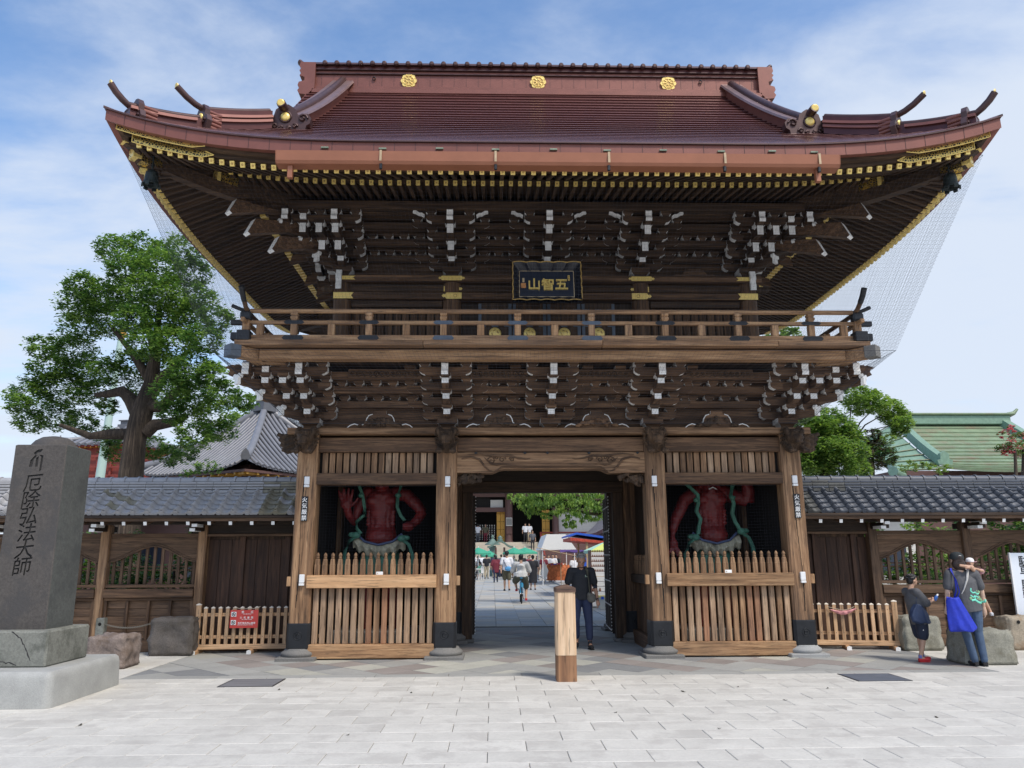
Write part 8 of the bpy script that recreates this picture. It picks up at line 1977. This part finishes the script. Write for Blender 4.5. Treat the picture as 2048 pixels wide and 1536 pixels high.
# stalls along the right of the path
plain('canvas', (.80, .79, .74), .8, n=.03); plain('tarp_orange', (.42, .12, .04), .8, n=.6, nscale=7); plain('cloth_purple', (.075, .035, .16), .8); plain('tarp_blue', (.03, .12, .60), .5); plain('goods_red', (.50, .07, .04), .6, n=.5, nscale=20); plain('pine_wood', (.50, .36, .20), .7, n=.15)
te = thing('market_tent', 'white canvas market tent beside the path in front of the stairs', 'tent', (2.6, 30, 0)); q = MB()
q.prism([(-.95, 1.88), (-.62, 2.72), (.42, 2.72), (1.0, 1.9)], 0, 5, 'y'); q.build('canopy', 'canvas', te)
for x in (-.85, .9):
    for y in (.1, 4.9): q = MB(); q.tube([(x, y, 0), (x, y, 1.9)], .025, 6); q.build('pole', 'white_metal', te)
q = MB(); q.tube([(-1.2, -.4, 2.0), (1.1, -.9, 1.5)], .02, 6); q.build('bamboo_pole', 'pine_wood', te)
pc = thing('purple_awning', 'purple cloth awning gathered under the white tent', 'awning', (3.3, 28.5, 0)); q = MB(); rs = []
for k in range(13): u = k/12; x = -.75+1.5*u; rs.append([(x, 0, 1.88-.03*u), (x, -.25, 1.80-.10*math.sin(math.pi*u)), (x, -.5, 1.76-.03*math.cos(k))])
q.rings(rs, 0, False, False); q.build('cloth', 'cloth_purple', pc)
for x in (-.7, .72): q = MB(); q.tube([(x, 0, 0), (x, 0, 1.9)], .02, 6); q.build('pole', 'pine_wood', pc)
os_ = thing('orange_stall', 'low stall table draped with orange and patterned cloth', 'stall', (2.95, 34.5, 0)); q = MB(); rs = []
for k in range(11): u = k/10; x = -.68+1.36*u; rs.append([(x, .5, 1.0), (x, -.05, 1.02+.03*math.sin(k*2)), (x+.02*math.sin(k*3), -.12-.03*math.sin(k*2.2), .55), (x, -.10+.04*math.cos(k*2.6), .12)])
q.rings(rs, 0, False, False); q.build('orange_cloth', 'tarp_orange', os_); MB().box(-.6, .6, 0, 1.6, .85, .95).build('table_top', 'pine_wood', os_)
for x in (-.55, .55): MB().box(x-.03, x+.03, .05, .1, 0, .9).build('leg', 'pine_wood', os_)
for k in range(12): tag(MB().cbox(-.09, .09, -.07, .07, 0, rnd.uniform(.08, .2), .01).build('goods_box', rnd.choice(('goods_red', 'pine_wood', 'canvas', 'tarp_blue')), None, (2.45+.09*k, 34.9+.1*(k % 4), .95)), 'small box of goods on the orange stall table', 'box', 'goods on the orange stall')
ws = thing('white_sheet', 'white sheet hung by one corner left of the orange stall', 'sheet', (2.02, 33, 0)); q = MB(); q.prism([(0, 1.25), (.24, .72), (.05, .12), (-.24, .58)], 0, .02, 'y'); q.build('sheet', 'canvas', ws); q = MB(); q.tube([(0, .03, 0), (0, .03, 1.3)], .012, 5); q.build('pole', 'pine_wood', ws)
ba = thing('blue_stall', 'stall with sloping roof edged in blue tarpaulin right of the path', 'stall', (2.9, 17.5, 0)); q = MB(); q.prism([(-.9, 2.36), (-.6, 2.46), (1.6, 2.15), (1.6, 2.07), (-.6, 2.38), (-.9, 2.29)], 0, 3.4, 'y'); q.build('roof_sheet', 'tarp_blue', ba)
q = MB(); q.prism([(-.85, 2.27), (1.6, 2.0), (1.6, 1.93), (-.85, 2.15)], .02, 3.3, 'y'); q.build('valance', 'goods_red', ba)
for x in (-.2, 1.4):
    for y in (.1, 3.2): MB().box(x-.04, x+.04, y, y+.08, 0, 2.2).build('post', 'pine_wood', ba)
MB().box(-.55, -.25, .0, .06, .5, 1.55).build('blue_banner', 'tarp_blue', ba); MB().box(-.2, 1.4, .4, 2.6, .7, .8).build('counter', 'pine_wood', ba)
fs_ = thing('figurine_rack', 'white stepped shelf rack lined with rows of small brown figurines', 'shelf', (2.62, 11.6, 0))
for k in range(11): MB().cbox(-.52, .52, .0+.05*k, .10+.05*k, .18+.15*k-.13, .18+.15*k, .004).build('shelf', 'plastic_white', fs_)
for x in (-.53, .53): MB().box(x-.015, x+.015, 0, .62, 0, 1.75).build('side_panel', 'hall_brown' if x < 0 else 'plastic_white', fs_)
fm = MB(); fm.ball((0, 0, .028), (.022, .02, .03), 7); fm.ball((0, 0, .064), .014, 6); plain('figurine_brown', (.22, .10, .06), .6); fm = fm.mesh('figurine', 'figurine_brown')
for k in (1, 2, 3, 6, 7, 8, 9, 10):
    for j in range(17 if k > 5 else 9):
        if k < 6 and rnd.random() < .4: continue
        o = place('figurine', fm, None, (2.62-.47+j*(.058 if k > 5 else .11), 11.6+.05*k+.03, .18+.15*k), scale=1 if k > 5 else 1.5); tag(o, 'small brown figurine on the %s rows of the white rack' % ('upper' if k > 5 else 'lower'), 'figurine', 'figurines on the %s rows' % ('upper' if k > 5 else 'lower'))
pb_ = thing('storage_box', 'translucent plastic storage box with yellow lid and blue clips on the gravel', 'box', (2.45, 11.15, 0)); plain('lid_yellow', (.70, .62, .25), .5); plain('box_clear', (.55, .58, .56), .3)
q = MB(); q.rings([[(-.2, -.14, 0), (.2, -.14, 0), (.2, .14, 0), (-.2, .14, 0)], [(-.24, -.17, .34), (.24, -.17, .34), (.24, .17, .34), (-.24, .17, .34)]], smooth=False); q.build('tub', 'box_clear', pb_); MB().cbox(-.25, .25, -.18, .18, .341, .40, .01).build('lid', 'lid_yellow', pb_)
for x in (-.12, .12): MB().box(x-.04, x+.04, -.195, -.181, .29, .37).build('clip', 'tarp_blue', pb_)
# small curved-roof building at the right
cr_ = thing('side_shrine', 'side building with sweeping brown shingled eave at the right of the path', 'building', (0, 21, 0)); pts = [(3.1, 2.45), (3.5, 2.55), (3.9, 2.75), (4.3, 3.10), (4.8, 3.7), (5.6, 4.6)]
for k in range(7): y = k*.9; q = MB(); q.prism(pts+[(x, z-.16) for x, z in pts[::-1]], y+.004, y+.896, 'y'); q.build('shingle_course', 'copper_dark', cr_)
MB().box(4.3, 9, .8, 5.6, 0, 3.0).build('wall', 'plaster', cr_); MB().box(4.2, 4.4, .7, 5.7, 0, 2.9).build('post', 'hall_brown', cr_)
for x_, y_, z_, w_, h_, m_, lb in ((-11.5, 13, 0, 9, 2.9, 'hall_brown', 'low dark office building in the garden behind the grey tiled wall'), (9.8, 15, 0, 9, 3.2, 'plaster', 'low pale building in the garden behind the slate-blue wall')):
    gb = thing('garden_building', lb, 'building', (x_, y_, 0)); MB().box(-w_/2, w_/2, 0, 4, 0, h_).build('wall', m_, gb); MB().box(-w_/2-.4, w_/2+.4, -.5, 4.4, h_, h_+.2).build('roof', 'roof_tile_dark', gb)
    for k in range(4): MB().box(-w_/2+.6+k*2.2, -w_/2+2.0+k*2.2, -.04, -.002, .9, 2.2).build('window', 'lacquer_face', gb)
